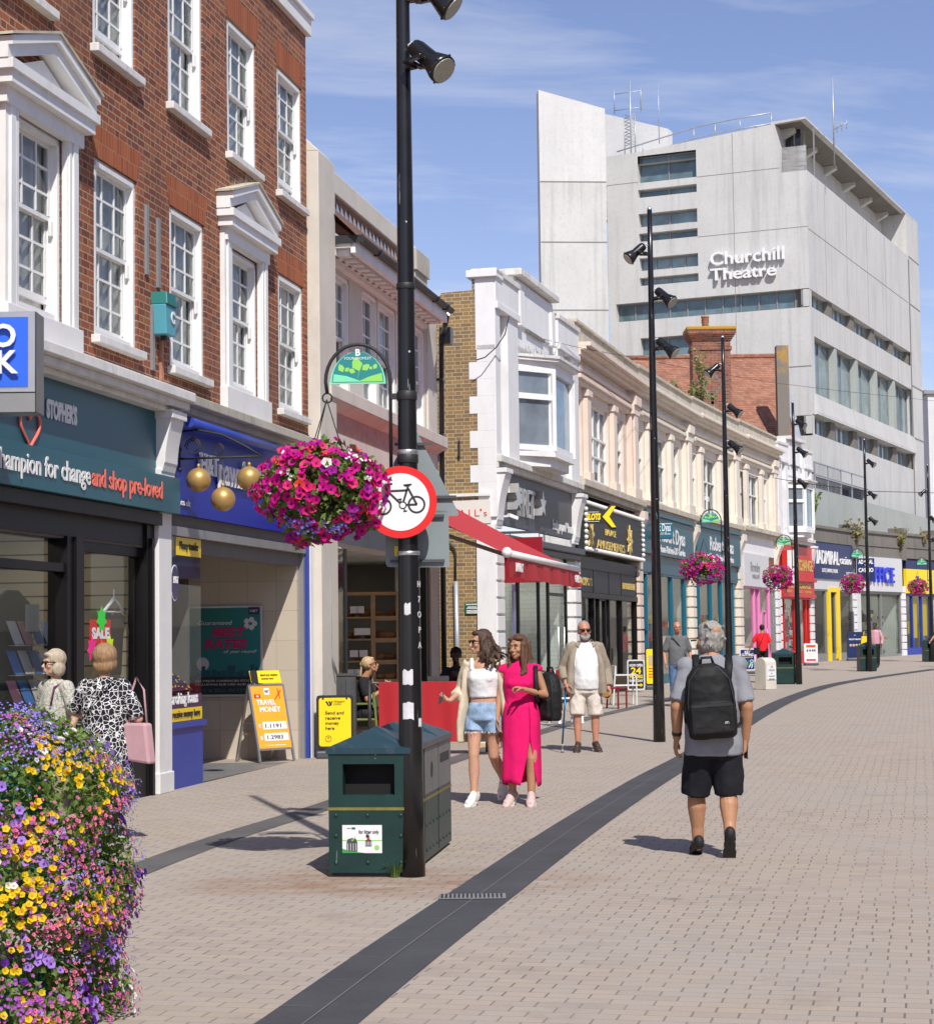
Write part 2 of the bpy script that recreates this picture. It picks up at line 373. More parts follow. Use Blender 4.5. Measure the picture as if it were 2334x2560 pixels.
def clear_glass(name='clear_shop_glass', refl=1.0, tint=(.92,.96,.95)):
 m = bpy.data.materials.new(name); m.use_nodes = True; nt = m.node_tree; nt.nodes.clear()
 o = nt.nodes.new('ShaderNodeOutputMaterial'); t = nt.nodes.new('ShaderNodeBsdfTransparent'); t.inputs[0].default_value = (*tint,1)
 g = nt.nodes.new('ShaderNodeBsdfGlossy'); g.inputs['Roughness'].default_value = .02; g.inputs[0].default_value = (.9,.95,.95,1)
 f = nt.nodes.new('ShaderNodeFresnel'); f.inputs[0].default_value = 1.45; x = nt.nodes.new('ShaderNodeMixShader')
 mm = nt.nodes.new('ShaderNodeMath'); mm.operation = 'MULTIPLY'; mm.inputs[1].default_value = refl*.5; nt.links.new(f.outputs[0], mm.inputs[0])
 nt.links.new(mm.outputs[0], x.inputs[0]); nt.links.new(t.outputs[0], x.inputs[1]); nt.links.new(g.outputs[0], x.inputs[2]); nt.links.new(x.outputs[0], o.inputs[0]); return m
M['clear'] = clear_glass(); M['sashclear'] = clear_glass('window_glass', 1.5)
M['interior'] = paint('dim_shop_interior', (.16,.15,.14), .9, .1, 2)
M['intlight'] = paint('pale_shop_interior', (.45,.44,.41), .9, .08, 2)
M['intwhite'] = paint('white_shop_interior', (.68,.70,.67), .8, .04, 2)
M['floorgrey'] = paint('grey_entrance_floor', (.17,.17,.17), .5, .15, 3)
# street surface
def paving_mat():
 m = MatB('stone_sett_paving', .82, 0, .3)
 # setts laid in courses that follow the street
 a = R_(-13); u = m.x*math.cos(a)+m.y*math.sin(a); v = m.y*math.cos(a)-m.x*math.sin(a)
 L, H = .20, .115
 row = (v/H).floor(); uo = u+row.mod(2)*(L/2)+m.white(m.vec(row,3.1,0))*.03; cell = (uo/L).floor(); p = uo-cell*L; q = v-row*H
 cid = m.white(m.vec(cell,row,0))
 endj = (p < .010); rowj = (q < .007)
 base = m.ramp(cid, [(0,(.355,.295,.245)),(.25,(.38,.32,.265)),(.6,(.395,.34,.29)),(.85,(.42,.345,.27)),(1,(.39,.325,.255))])
 big = m.noise(.28,6,.6); mid = m.noise(1.6,6,.7)
 base = m.mix(big.rng(.35,.65,0,.6), base, (.37,.335,.30))
 base = m.mix(m.noise(.9,5,.6,m.vec(m.x*.4,m.y*2.0,0)).rng(.55,.75,0,.4), base, (.40,.31,.215))
 base = m.mix(mid.rng(.56,.76,0,.5), base, (.20,.17,.15))
 base = m.mix(m.noise(90,3,.7).rng(.35,.7,0,.22), base, (.20,.16,.13))
 wear = m.noise(.5,3)
 c = m.mix(endj*wear.rng(.35,.55,.45,1), base, (.16,.14,.125)); c = m.mix(rowj*wear.rng(.3,.6,.25,.6), c, (.15,.13,.11))
 spot = m.vor(.9,'F1').rng(.02,.07,1,0)*m.noise(3,2).rng(.45,.6)
 c = m.mix(spot*.6, c, (.09,.08,.075))
 # rusty stain that has washed out around the litter bin and post foot
 gx, gy = RUST
 dd = ((m.x-gx)*(m.x-gx)*.55+(m.y-gy)*(m.y-gy)*1.6)
 c = m.mix(dd.rng(.15,1.5,1,0)*m.noise(2.2,6,.7,m.vec(m.x*.7,m.y*2,0)).rng(.38,.62)*.75, c, (.23,.105,.045))
 m.col(c); m.bump((endj.max(rowj)*-1+1)*.6+m.noise(70,4,.7)*.5, .35, .006); return m.m
def slab_mat(name, c, L=.6, ang=0, var=.18):
 m = MatB(name, .8, 0, .3); n = m.noise(1.2,6,.65); n2 = m.noise(60,3,.7)
 k = m.mix(n.rng(.35,.7), tuple(v*(1-var) for v in c), tuple(v*(1+var) for v in c)); k = m.mix(n2.rng(.45,.75,0,.3), k, tuple(v*1.6 for v in c))
 m.col(k); m.bump(n2, .2, .004); return m.m
def glow_mat(name, c, st):
 m = bpy.data.materials.new(name); m.use_nodes = True; b = m.node_tree.nodes['Principled BSDF']; b.inputs['Emission Color'].default_value = (*c,1); b.inputs['Emission Strength'].default_value = st; return m
M['lamp'] = glow_mat('added_shop_glow', (1,.93,.82), 9)  # glow added to brighten the shop interiors; no such lamps are seen
# ---------------------------------------------------------------- street surface
RUST = (-.55, 13.25)
M['paving'] = paving_mat()
M['band'] = slab_mat('dark_granite_band', (.062,.062,.068))
M['bandjoint'] = paint('granite_joint', (.15,.145,.14), .9)
M['band2'] = slab_mat('grey_granite_band', (.105,.10,.10))
def ground():
 b = MB(); ys = [-14+i*2 for i in range(70)]+[130,145,165,190,230,300,420,700,1200]
 xs = [-60,-30,-12,-6,0,6,12,20,40,80,200]
 vs = [(x,y,gz(y)) for y in ys for x in xs]; n = len(xs)
 b.add(vs, [(j*n+i, j*n+i+1, (j+1)*n+i+1, (j+1)*n+i) for j in range(len(ys)-1) for i in range(n-1)])
 structure(b.build('street', M['paving']))
ground()
def ribbon(L, Rr, h=.004):
 b = MB(); n = len(L)
 vs = [(p.x,p.y,gz(p.y)+h) for p in L]+[(p.x,p.y,gz(p.y)+h) for p in Rr]
 return b.add(vs, [(i, n+i, n+i+1, i+1) for i in range(n-1)])
def spline(pts, k=8):                       # Catmull-Rom through 2-D points
 P = [Vector(p[:2]) for p in pts]; P = [P[0]*2-P[1]]+P+[P[-1]*2-P[-2]]; out = []
 for i in range(1, len(P)-2):
  for j in range(k):
   t = j/k; a,b,c,d = P[i-1],P[i],P[i+1],P[i+2]
   out.append(.5*((2*b)+(c-a)*t+(2*a-5*b+4*c-d)*t*t+(3*b-a-3*c+d)*t**3))
 return out+[P[-2]]
_bl = [(600,2600),(940,2350),(1100,2240),(1385,2050),(1570,1942),(1700,1880),(1800,1815),(1880,1772),(1960,1737),(2060,1708),(2180,1688),(2334,1668)]
_br = [(830,2600),(1080,2410),(1300,2240),(1525,2070),(1690,1955),(1780,1895),(1860,1838),(1925,1795),(2000,1755),(2085,1722),(2200,1700),(2344,1678)]
def smooth_band():
 L = [G(x,y) for x,y in _bl]; Rr = [G(x,y) for x,y in _br]
 mid = spline([((a.x+b.x)/2,(a.y+b.y)/2) for a,b in zip(L,Rr)], 10)
 w = .22; A, B, C1, C2 = [], [], [], []
 for i, p in enumerate(mid):
  d = (mid[min(i+1,len(mid)-1)]-mid[max(i-1,0)]).normalized(); nrm = Vector((-d.y, d.x))
  A.append(p+nrm*w); B.append(p-nrm*w)
 return A, B, mid
_A, _B, _mid = smooth_band()
structure(ribbon(_A, _B).build('path', M['band']))
_j = MB()
for f in (-.02,):                       # the two long joints between the three courses of slabs, and the cross joints
 a = [p+(q-p)*(.5+f) for p, q in zip(_A,_B)]
 g = ribbon([p+(q-p).normalized()*-.004 for p,q in zip(a,_B)], [p+(q-p).normalized()*.004 for p,q in zip(a,_B)], .0075); _j.add(g.v, g.f)
_acc = 0
for i in range(1, len(_mid)):
 _acc += (_mid[i]-_mid[i-1]).length
 k = int(_acc/.55)
 if _acc > .6:
  _acc = 0; t = (_mid[i]-_mid[i-1]).normalized()*.003; f0 = (i%3)/3
  a, b2 = _A[i]+(_B[i]-_A[i])*f0, _A[i]+(_B[i]-_A[i])*(f0+.333)
  _j.quad((a.x-t.x,a.y-t.y,gz(a.y)+.0075),(b2.x-t.x,b2.y-t.y,gz(b2.y)+.0075),(b2.x+t.x,b2.y+t.y,gz(b2.y)+.0075),(a.x+t.x,a.y+t.y,gz(a.y)+.0075))
structure(_j.build('path', M['bandjoint']))
def band_px(pts, w, mat, h=.004):           # a narrow paving band through measured points
 mid = spline([G(x,y) for x,y in pts], 6); A, B = [], []
 for i, p in enumerate(mid):
  d = (mid[min(i+1,len(mid)-1)]-mid[max(i-1,0)]).normalized(); nrm = Vector((-d.y, d.x)); A.append(p+nrm*w/2); B.append(p-nrm*w/2)
 structure(ribbon(A, B, h).build('path', mat))
band_px([(150,2260),(343,2176),(560,2096),(830,2010),(1150,1895),(1456,1800),(1637,1757),(1800,1712)], .30, M['band2'])
# drain grating set in the dark band
def grating():
 a = G(1180,2245); t = thing('drain_grate', 'flat slotted steel drain grating set across the dark paving band', 'drain grate', (a.x,a.y,gz(a.y)+.0085), R_(0))
 b = MB(); b.box(-.21,.21,-.11,.11,0,.004); b.build('frame', M['grey'], t)
 s = MB()
 for r in (-.05, .05):
  for i in range(15): s.box(-.195+i*.0265, -.195+i*.0265+.013, r-.045, r+.045, .004, .0065)
 s.build('slots', M['btxt'], t)
 g = G(915,1981); t.location.z += 0
grating()
# ---------------------------------------------------------------- text helper
def text_mb(txt, size, bold=0, sx=1, ext=.004, shear=0, align='CENTER', sp=1, mi=0):
 """lettering in the local x-z plane, facing -y, baseline at z=0"""
 cu = bpy.data.curves.new('t', 'FONT'); cu.body = txt; cu.size = size; cu.offset = bold; cu.extrude = ext; cu.shear = shear; cu.align_x = align; cu.space_character = sp; cu.resolution_u = 3
 o = bpy.data.objects.new('t', cu); COL.objects.link(o)
 me = bpy.data.meshes.new_from_object(o.evaluated_get(bpy.context.evaluated_depsgraph_get()))
 vs = [(v.co.x*sx, -v.co.z-ext, v.co.y) for v in me.vertices]; fs = [tuple(p.vertices) for p in me.polygons]
 bpy.data.objects.remove(o); bpy.data.curves.remove(cu); bpy.data.meshes.remove(me)
 b = MB(); b.add(vs, fs, mi); return b
def lettering(name, txt, size, mat, parent, loc, rz=0, rx=0, w=None, **k):
 b = text_mb(txt, size, **k)
 if w:
  x0, x1 = min(v[0] for v in b.v), max(v[0] for v in b.v); f = w/(x1-x0); b.v = [(v[0]*f,v[1],v[2]) for v in b.v]
 o = b.build(name, mat, parent, loc); o.rotation_euler = (rx,0,rz); return o
def R4(F, tl, tr, bl, br, out=0):
 q = [F.p(*c, out) for c in (tl,tr,bl,br)]
 return ((q[0][0]+q[2][0])/2, (q[1][0]+q[3][0])/2, (q[2][1]+q[3][1])/2, (q[0][1]+q[1][1])/2)
Z = lambda ox, oy, sc: (lambda x, y: (ox+x/sc, oy+y/sc))
# ---------------------------------------------------------------- theatre
def theatre():
 th = .419; q = at(2020, 600, 97.0); C = Vector((q.x, q.y)); z6 = Z(1300,200,1.7776); z3 = Z(1900,780,4.235)
 TF = Fac(C, C+Vector((math.cos(th), -math.sin(th)))); TR = Fac(C, C+Vector((math.sin(th), math.cos(th))))
 t = thing('theatre', 'tall pale concrete theatre block with its name in white letters, behind the shops', 'theatre', (C.x,C.y,TF.zb), TF.rot())
 sL = TF.s(1531); P = lambda x, y: TF.p(*z6(x,y))
 wins = [(522,345,776,303,522,455,780,433),(520,487,781,462,522,523,782,497),(526,592,785,572,526,652,787,632),(526,680,787,660,527,716,788,697),(530,790,790,770,531,848,791,826),(532,880,790,857,533,914,793,893)]
 H = [R4(TF, z6(a,b), z6(c,d), z6(e,f), z6(g,h)) for a,b,c,d,e,f,g,h in wins]
 H = [(H[2][0],H[2][1],h[2],h[3]) for h in H]
 band = R4(TF, z6(425,992), z6(1285,928), z6(428,1075), z6(1290,1008)); band = (band[0], -.02, band[2], band[3])
 b4 = R4(TF, z6(535,1148), z6(765,1130), z6(535,1235), z6(765,1215))
 b5 = R4(TF, z6(1000,1510), z6(1300,1482), z6(1000,1600), z6(1303,1572)); b5 = (b5[0], -.02, b5[2], b5[3])
 b6 = R4(TF, z3(300,1712), z3(525,1690), z3(300,1950), z3(540,1925)); b6 = (b6[0],-.02,b6[2],b6[3])
 zP = P(1275,398)[1]; zc = P(400,338)[1]
 top = TF.p(*z6(1120,195))
 b = MB()
 b.wall(sL, 0, 0, zc-.6, [(H[0][0],H[0][1],H[0][2],zc)]+H[1:]+[band, b4, b5, b6], 0, .45)
 # raking head of the front wall
 sa, sb = P(517,320)[0], P(1130,230)[0]; za, zb = P(517,320)[1], top[1]; zt = lambda s: za+(zb-za)*(s-sa)/(sb-sa)
 h0 = H[0]; z0 = zc-.6
 b.poly([(sL,0,z0),(sa,0,z0),(sa,0,zt(sa)),(sL,0,zc)])
 b.poly([(sa,0,z0),(h0[0],0,z0),(h0[0],0,zt(h0[0])),(sa,0,zt(sa))]) if h0[0] > sa else None
 b.poly([(h0[0],0,h0[3]),(h0[1],0,h0[3]),(h0[1],0,zt(h0[1])),(h0[0],0,zt(h0[0]))]); b.poly([(h0[0],0,z0),(h0[1],0,z0),(h0[1],0,h0[2]),(h0[0],0,h0[2])]) if h0[2] > z0 else None
 b.poly([(h0[1],0,z0),(sb+.35,0,z0),(sb,0,zt(sb)),(h0[1],0,zt(h0[1]))])
 b.poly([(sb+.35,0,z0),(0,0,z0),(0,0,zP),(sb+.3,0,zP)])
 LR = TR.s(2313); D = 14
 b.quad((sL,0,0),(sL,D,0),(sL,D,zc),(sL,0,zc)); b.quad((0,0.01,zP),(-3,.01,zP),(-3,LR,zP),(0,LR,zP))
 b.quad((sb,0,zt(sb)),(sb+.3,0,zP),(sb+.3,LR,zP),(sb,LR,zt(sb)))
 b.poly([(sL,0,zc),(sa,0,zt(sa)),(sa,LR,zt(sa)),(sL,LR,zc)]); b.poly([(sa,0,zt(sa)),(sb,0,zt(sb)),(sb,LR,zt(sb)),(sa,LR,zt(sa))])
 b.quad((sL,LR,0),(0,LR,0),(0,LR,zP),(sL,LR,zP))
 b.build('front_wall', M['conc'], t)
 # glass, frames and joints of the front
 def glaze(r, name, ns, mat, par=None, dep=.4):
  f = MB(); a,bb,c,d = r; w = .07
  f.box(a,bb,dep-.06,dep+.06,c,c+w); f.box(a,bb,dep-.06,dep+.06,d-w,d)
  for i in range(ns+1):
   x = a+(bb-a)*i/ns; f.box(max(a,x-w/2), min(bb,x+w/2), dep-.05, dep+.05, c+w, d-w)
  o = f.build(name, M['grey'], par or t); MB().quad((a,dep+.01,c),(bb,dep+.01,c),(bb,dep+.01,d),(a,dep+.01,d)).build('pane', mat, o); return o
 for i, r in enumerate(H): glaze(r, 'window', 4 if i == 4 else 2, M['thglass'] if i in (0,1,3) else M['thglass2'])
 sc = TF.s(z6(1237,950)[0]); glaze((band[0],sc,band[2],band[3]), 'window', 10, M['thglass'])
 glaze(b4, 'window', 2, M['thglass'])
 sc5 = TF.s(z6(1250,1520)[0]); glaze((b5[0],sc5,b5[2],b5[3]), 'window', 3, M['thglass'])
 for r, s0 in ((band,sc),(b5,sc5),(b6,b6[0])): MB().box(s0, -.45, .35, 1.2, r[2], r[3]).build('pier', M['concdark'], t)
 sm = MB()
 xj = TF.p(*z6(942,300))[0]; sm.box(xj-.012,xj+.012,-.006,.01,4,zt(xj)-.05)
 for y0, x0, x1 in ((467,sL,h0[0]),(735,H[3][1],0),(432,h0[1],sb+.2)):
  z = P(400,y0)[1] if y0 == 467 else (P(400,735)[1] if y0 == 735 else P(785,430)[1]); sm.box(x0,x1,-.006,.01,z-.015,z+.015)
 z = P(1250,1272)[1]; sm.box(P(1000,1272)[0],0,-.006,.01,z-.03,z+.03)
 sm.build_each('panel_joint', M['seam'], t)
 # right-hand face
 PR = lambda x, y: TR.p(*z3(x,y)); LE = TR.s(z3(1625,800)[0])
 r1 = R4(TR, z6(1285,928), z6(1740,1213), z6(1290,1006), z6(1742,1275)); r1 = (.02, r1[1], r1[2], r1[3])
 r2 = R4(TR, z3(565,250), z3(1605,825), z3(590,870), z3(1620,1320))
 r3 = R4(TR, z3(565,1080), z3(1640,1510), z3(565,1285), z3(1650,1680)); r3 = (.02, r3[1], r3[2], r3[3])
 r4 = R4(TR, z3(525,1690), z3(900,1820), z3(540,1925), z3(920,2010)); r4 = (.02, TR.s(z3(1150,1850)[0]), r4[2]-.2, r4[3])
 w = MB(); w.wall(0, LR, 0, zP, [r1,r2,r3,r4], 0, .4)
 o = w.build('side_wall', M['conc'], t); o.rotation_euler = (0,0,R_(90))
 def right(mb, name, mat, par=t):
  o = mb.build(name, mat, par); o.rotation_euler = (0,0,R_(90)); return o
 n = 5
 for r, d, ns, mat in ((r1,.4,4,M['thglass2']),(r3,.4,4,M['thglass2']),(r2,.4,2,M['thglass2'])):
  col = MB(); bw = (r[1]-r[0])/n
  for i in range(n):
   a = r[0]+bw*i; cw = .9 if r is not r2 else .55; c0, c1 = a+bw-cw, a+bw
   if i < n-1 or r is not r2: right(MB().box(c0, c1, .12 if r is not r2 else .03, d+.3, r[2], r[3]), 'pier', M['concdark'] if r is not r2 else M['concgreen'])
   f = MB(); e = c0 if (i < n-1 or r is not r2) else r[1]
   f.box(a,e,d-.05,d+.05,r[2],r[2]+.08); f.box(a,e,d-.05,d+.05,r[3]-.08,r[3])
   for k in range(ns+1): x = a+(e-a)*k/ns; f.box(x-.04,x+.04,d-.06,d+.04,r[2]+.08,r[3]-.08)
   fo = right(f, 'window', M['grey']); MB().quad((a,d+.01,r[2]),(e,d+.01,r[2]),(e,d+.01,r[3]),(a,d+.01,r[3])).build('pane', mat, fo)
 back = MB(); back.quad((r4[0],1.1,r4[2]),(r4[1],1.1,r4[2]),(r4[1],1.1,r4[3]),(r4[0],1.1,r4[3])); right(back, 'window', M['darkglass'])
 sj = MB()
 for x in (1385,1480,1570,1650): s0 = TR.s(z6(x,500)[0]); sj.box(s0-.015,s0+.015,-.006,.01,r1[3]+.1,zP-.1)
 zj = (TR.p(*z6(1280,657))[1]+TR.p(*z6(1735,1000))[1])/2; sj.box(.05,LE,-.006,.01,zj-.02,zj+.02)
 for z in (zP, zj, (r1[2]+r1[3])/2-1.6, (r2[2]+r2[3])/2-1.5): sj.box(LE+.5,LR,-.006,.01,z-.05,z+.05)
 sj.box(LE+.25,LE+.6,-.006,.01,1,zP-.2); [setattr(o_,'rotation_euler',(0,0,R_(90))) for o_ in sj.build_each('panel_joint', M['seam'], t)]
 # sloping sill below the tall windows and the roof slab over the open top storey
 sl = MB(); sl.prism([(r2[0]-.2,.0,r2[2]+.02),(r2[0]-.2,-.14,r2[2]-.9),(r2[0]-.2,-.14,r3[3]+.02),(r2[0]-.2,0,r3[3]+.02)], (r2[1]-r2[0]+.5,0,0)); right(sl, 'sill', M['conc'])
 zs = TF.p(*z6(1270,170))[1]; ze = TR.p(*z6(1790,652))[1]
 rs = MB(); th_ = .38
 rs.add([(sb-.2,0,zt(sb)-.02),(0,0,zs),(0,LR,zs),(sb-.2,LR,zt(sb)-.02),(sb-.2,0,zt(sb)+.12),(0,0,zs+.1),(0,LR,zs+.1),(sb-.2,LR,zt(sb)+.12)], [(0,3,2,1),(4,5,6,7),(0,1,5,4),(1,2,6,5),(2,3,7,6),(3,0,4,7)])
 # underside folds down to the set-back glazing
 zi = zt(sb)-1.0
 rs.build('roof_slab', M['conc'], t)
 MB().quad((sb,.3,zt(sb)-.03),(-.3,.3,zs-.02),(-.3,LR-.3,zs-.02),(sb,LR-.3,zt(sb)-.03)).build('soffit', M['concdark'], t)  # darker concrete paints in the shade on the slab's underside
 for k in range(6):
  y = 1.2+k*(LE-2.5)/5
  MB().prism([(-.9,y,zs-.25),(-2.6,y,zs-1.1),(-2.6,y,zs-.1),(-.9,y,zs-.05)], (0,.45,0)).build('roof_beam', M['conc'], t)
 gl = MB(); gl.quad((-2.7,.3,zP),(-2.7,LE,zP),(-2.7,LE,zs),(-2.7,.3,zs)); go = gl.build('window', M['darkglass'], t)
 ml = MB()
 for k in range(14): y = .4+k*(LE-.6)/13; ml.box(-2.68,-2.6,y-.05,y+.05,zP,zs)
 ml.build('frame', M['grey'], go)
 pier = MB(); pier.prism([(0,LE,zP),(-3.2,LE,zP),(-3.2,LE,zs-.02),(0,LE,zs-.02)], (0,LR-LE,0)); pier.build('end_pier', M['conc'], t)
 # free-standing fin walls at the left
 qa = at(1351,600,98.6); qb = at(1525,600,98.6+.086*3.4); FF = Fac((qa.x,qa.y),(qb.x,qb.y), TF.zb); Lf = FF.s(1529)
 def toloc(F, s, y, z): v = F.w(s,-y,z); w_ = t.matrix_world.inverted() if 0 else None; d = Vector((v.x-C.x, v.y-C.y)); return (d.dot(TF.ex), -d.dot(TF.n), z)
 zl, zr = FF.p(1351,224)[1], FF.p(1519,271)[1]; zb1, zb2, zb3 = FF.p(1440,454)[1], FF.p(1440,605)[1], FF.p(1440,775)[1]
 for (za_, zb_, zc_, zd_, mt) in ((0,0,zb1,zb1,M['conc']),(zb1,zb1,zl,zr,M['concpale'])):
  f = MB(); pts = [toloc(FF,0,0,za_),toloc(FF,Lf,0,zb_),toloc(FF,Lf,0,zd_),toloc(FF,0,0,zc_)]; v = Vector(toloc(FF,0,1,0))-Vector(toloc(FF,0,0,0)); f.prism(pts, v*.9); f.build('fin_wall', mt, t)
 f = MB()
 for z in (zb1,zb2,zb3):
  for zz in (z,): f.prism([toloc(FF,.02,-.01,zz-.03),toloc(FF,Lf,-.01,zz-.03),toloc(FF,Lf,-.01,zz+.03),toloc(FF,.02,-.01,zz+.03)], v*.005)
 f.build_each('panel_joint', M['seam'], t)
 q1, q2 = TF.p(*z6(398,152),-6), TF.p(*z6(655,215),-6)
 f = MB(); f.prism([(q1[0]-.5,6,zc-2),(q2[0],6,zc-2),(q2[0],6,q2[1]),(q1[0]-.5,6,q1[1]+.15)], (0,.8,0)); f.build('fin_wall', M['concpale'], t)
 # roof rail, mast and aerials
 rl = MB(); k = [(430,318),(545,282),(770,212),(865,190),(975,168),(1115,145)]
 pts = [TF.p(*z6(*p),-.5) for p in k]
 rl.tube([(s,.5,z) for s,z in pts], .035, 6); rl.tube([(s,.5,z-.55) for s,z in pts], .03, 6)
 for s, z in pts: rl.tube([(s,.5,z),(s,.5,zt(max(s,sa))-.1)], .03, 6)
 rl.build('roof_rail', M['galv'], t)
 am = MB()
 for (x, y0, y1, r) in ((492,0,290,.04),(616,20,200,.025),(1394,-10,290,.04)):
  p0, p1 = TF.p(*z6(x,y1),-3), TF.p(*z6(x,y0),-3); am.tube([(p0[0],3,p0[1]-1),(p0[0],3,p1[1])], r, 6)
 xb, zb0 = TF.p(*z6(492,290),-3); z1 = TF.p(*z6(492,150),-3)[1]
 for dx in (-.35,.25):
  am.tube([(xb+dx,3,zb0-1),(xb+dx,3,z1)], .03, 5)
 nz = 9
 for i in range(nz):
  za_ = zb0+(z1-zb0)*i/nz; zb_ = zb0+(z1-zb0)*(i+1)/nz; am.tube([(xb-.35,3,za_),(xb+.25,3,zb_)], .02, 4); am.tube([(xb+.25,3,za_),(xb-.35,3,zb_)], .02, 4)
 for dz in (0,.9): am.tube([(xb-.9,3,z1+dz+.3),(xb+.6,3,z1+dz+.3)], .025, 5)
 for dx in (-.9,.6): am.tube([(xb+dx,3,z1+.1),(xb+dx,3,z1+1.5)], .03, 5)
 xd, zd = TF.p(*z6(1415,210),-3); am.tube([(xd-.3,3,zd-.1),(xd+.5,3,zd+.25)], .02, 5)
 for dx in (-.1,.15,.4): am.tube([(xd+dx,2.7,zd+.05+dx*.3),(xd+dx,3.3,zd+.05+dx*.3)], .015, 4); am.tube([(xd+dx,3,zd-.25+dx*.3),(xd+dx,3,zd+.3+dx*.3)], .015, 4)
 am.build('aerial_mast', M['galv'], t)
 go2 = MB().quad((sb+.05,1.7,zP),(-.7,1.7,zP),(-.7,1.7,zs),(sb+.05,1.7,zs)).build('window', M['darkglass'], t)
 for k in range(4): MB().box(sb+.05+k*.5,sb+.12+k*.5,1.62,1.7,zP,zs).build('mullion', M['grey'], go2)
 # name in raised letters
 for txt, tl, tr, bl, br in (("Churchill",(850,765),(1178,742),(850,828),(1178,800)),("Theatre",(850,836),(1142,822),(850,894),(1142,874))):
  s0, s1, z0, z1 = R4(TF, z6(*tl), z6(*tr), z6(*bl), z6(*br))
  lettering('lettering', txt, (z1-z0)*1.36, M['wtxt'], t, ((s0+s1)/2, -.08, z0+.03), w=s1-s0, bold=.012, ext=.09)
 # sloping terrace wall and railing at the foot of the right side
 g = MB(); s0, s1 = TR.s(1950), LR+4
 g.box(-6, LR+8, -1.6, -1.2, .1, r4[2]-.02); right(g, 'terrace_wall', M['concgreen'])
 ra = MB(); a = TR.p(*z3(585,1805), 1.35); c = TR.p(*z3(865,1790), 1.35); e = TR.p(*z3(980,1840),1.35)
 zb_ = r4[2]; ztp = zb_+1.35
 for x in (a[0],c[0],e[0],(a[0]+c[0])/2,e[0]+3): ra.bar((x,-1.3,zb_),(x,-1.3,ztp),.06)
 for z in (zb_+.08,ztp,zb_+.7): ra.bar((a[0],-1.3,z),(e[0]+3,-1.3,z),.06)
 for i in range(22): x = a[0]+(c[0]-a[0])*i/21; ra.bar((x,-1.3,zb_),(x,-1.3,ztp),.018)
 right(ra, 'railing', M['galv'])
 return TF, TR
TF, TR = theatre()
# ---------------------------------------------------------------- shared building pieces
M['slat'] = None
def _slat():
 m = MatB('beige_slatted_panel', .7); f = (m.z/.15).floor(); q = m.z-f*.15
 m.col(m.mix(q < .018, (.30,.25,.18), (.05,.045,.04))); return m.m
M['slat'] = _slat()
RNG = random.Random(5)
def sash(root, s0, s1, z0, z1, cols=3, rows=(3,3), split=.5, y=.03, fr=.085, sill=True, mat='whitewood', gap=0, curt=.8, glass='sashclear', sil_out=.09):
 """box sash window: outer frame, two sashes with glazing bars, panes, net curtain, sill"""
 b = MB(); d = .12
 b.box(s0,s0+fr,y,y+d,z0,z1); b.box(s1-fr,s1,y,y+d,z0,z1); b.box(s0+fr,s1-fr,y,y+d,z1-fr,z1); b.box(s0+fr,s1-fr,y,y+d,z0,z0+fr*.9)
 b.box(s0+fr*.45,s0+fr,y-.02,y,z0,z1-fr*.45); b.box(s1-fr,s1-fr*.45,y-.02,y,z0,z1-fr*.45); b.box(s0+fr*.45,s1-fr*.45,y-.02,y,z1-fr,z1-fr*.45)
 a, e = s0+fr, s1-fr; zl, zh = z0+fr*.9+gap, z1-fr; zm = zl+(zh-zl)*split
 for (u,v,n,yy) in ((zm,zh,rows[0],y+.05),(zl,zm+.03,rows[1],y+.085)):
  w = .05; b.box(a,e,yy,yy+.035,u,u+w*(1.4 if u == zl else .8)); b.box(a,e,yy,yy+.035,v-w*.8,v); b.box(a,a+w,yy,yy+.035,u+w,v-w*.8); b.box(e-w,e,yy,yy+.035,u+w,v-w*.8)
  for i in range(1,cols): x = a+(e-a)*i/cols; b.box(x-.013,x+.013,yy+.004,yy+.03,u+w,v-w*.8)
  for j in range(1,n): zz = u+(v-u)*j/n; b.box(a+w,e-w,yy+.006,yy+.028,zz-.013,zz+.013)
 b.box(a,a+.05,y+.02,y+.05,zm-.14,zm); b.box(e-.05,e,y+.02,y+.05,zm-.14,zm)      # sash horns
 o = b.build('window', M[mat], root)
 g = MB(); g.quad((a,y+.066,zm),(e,y+.066,zm),(e,y+.066,zh),(a,y+.066,zh)); g.quad((a,y+.1,zl),(e,y+.1,zl),(e,y+.1,zm),(a,y+.1,zm)); g.build('pane', M[glass], o)
 if curt > 0:
  c = MB(); n = 22; ce = RNG.uniform(.6,1)*(e-a) if RNG.random() < .35 else (e-a)
  pts = [(e-ce*i/n, y+.15+.018*math.sin(i*1.9+s0*7)+.01*math.sin(i*.7)) for i in range(n+1)]
  c.add([(x,yy,z) for x,yy in pts for z in (z0+.05,z1-.05)], [(2*i,2*i+1,2*i+3,2*i+2) for i in range(n)], 0, True); c.build('curtain', M['net'], o)
 if sill:
  k = MB(); k.box(s0-.07,s1+.07,-sil_out,y+.1,z0-.085,z0-.001); k.build('sill', M['peeling'], o, bev=.008)
 return o
M['net'] = paint('net_curtain', (.72,.72,.70), .9, .1, 3)
M['roomdark'] = paint('unlit_room', (.035,.035,.038), .9, .1, 1)
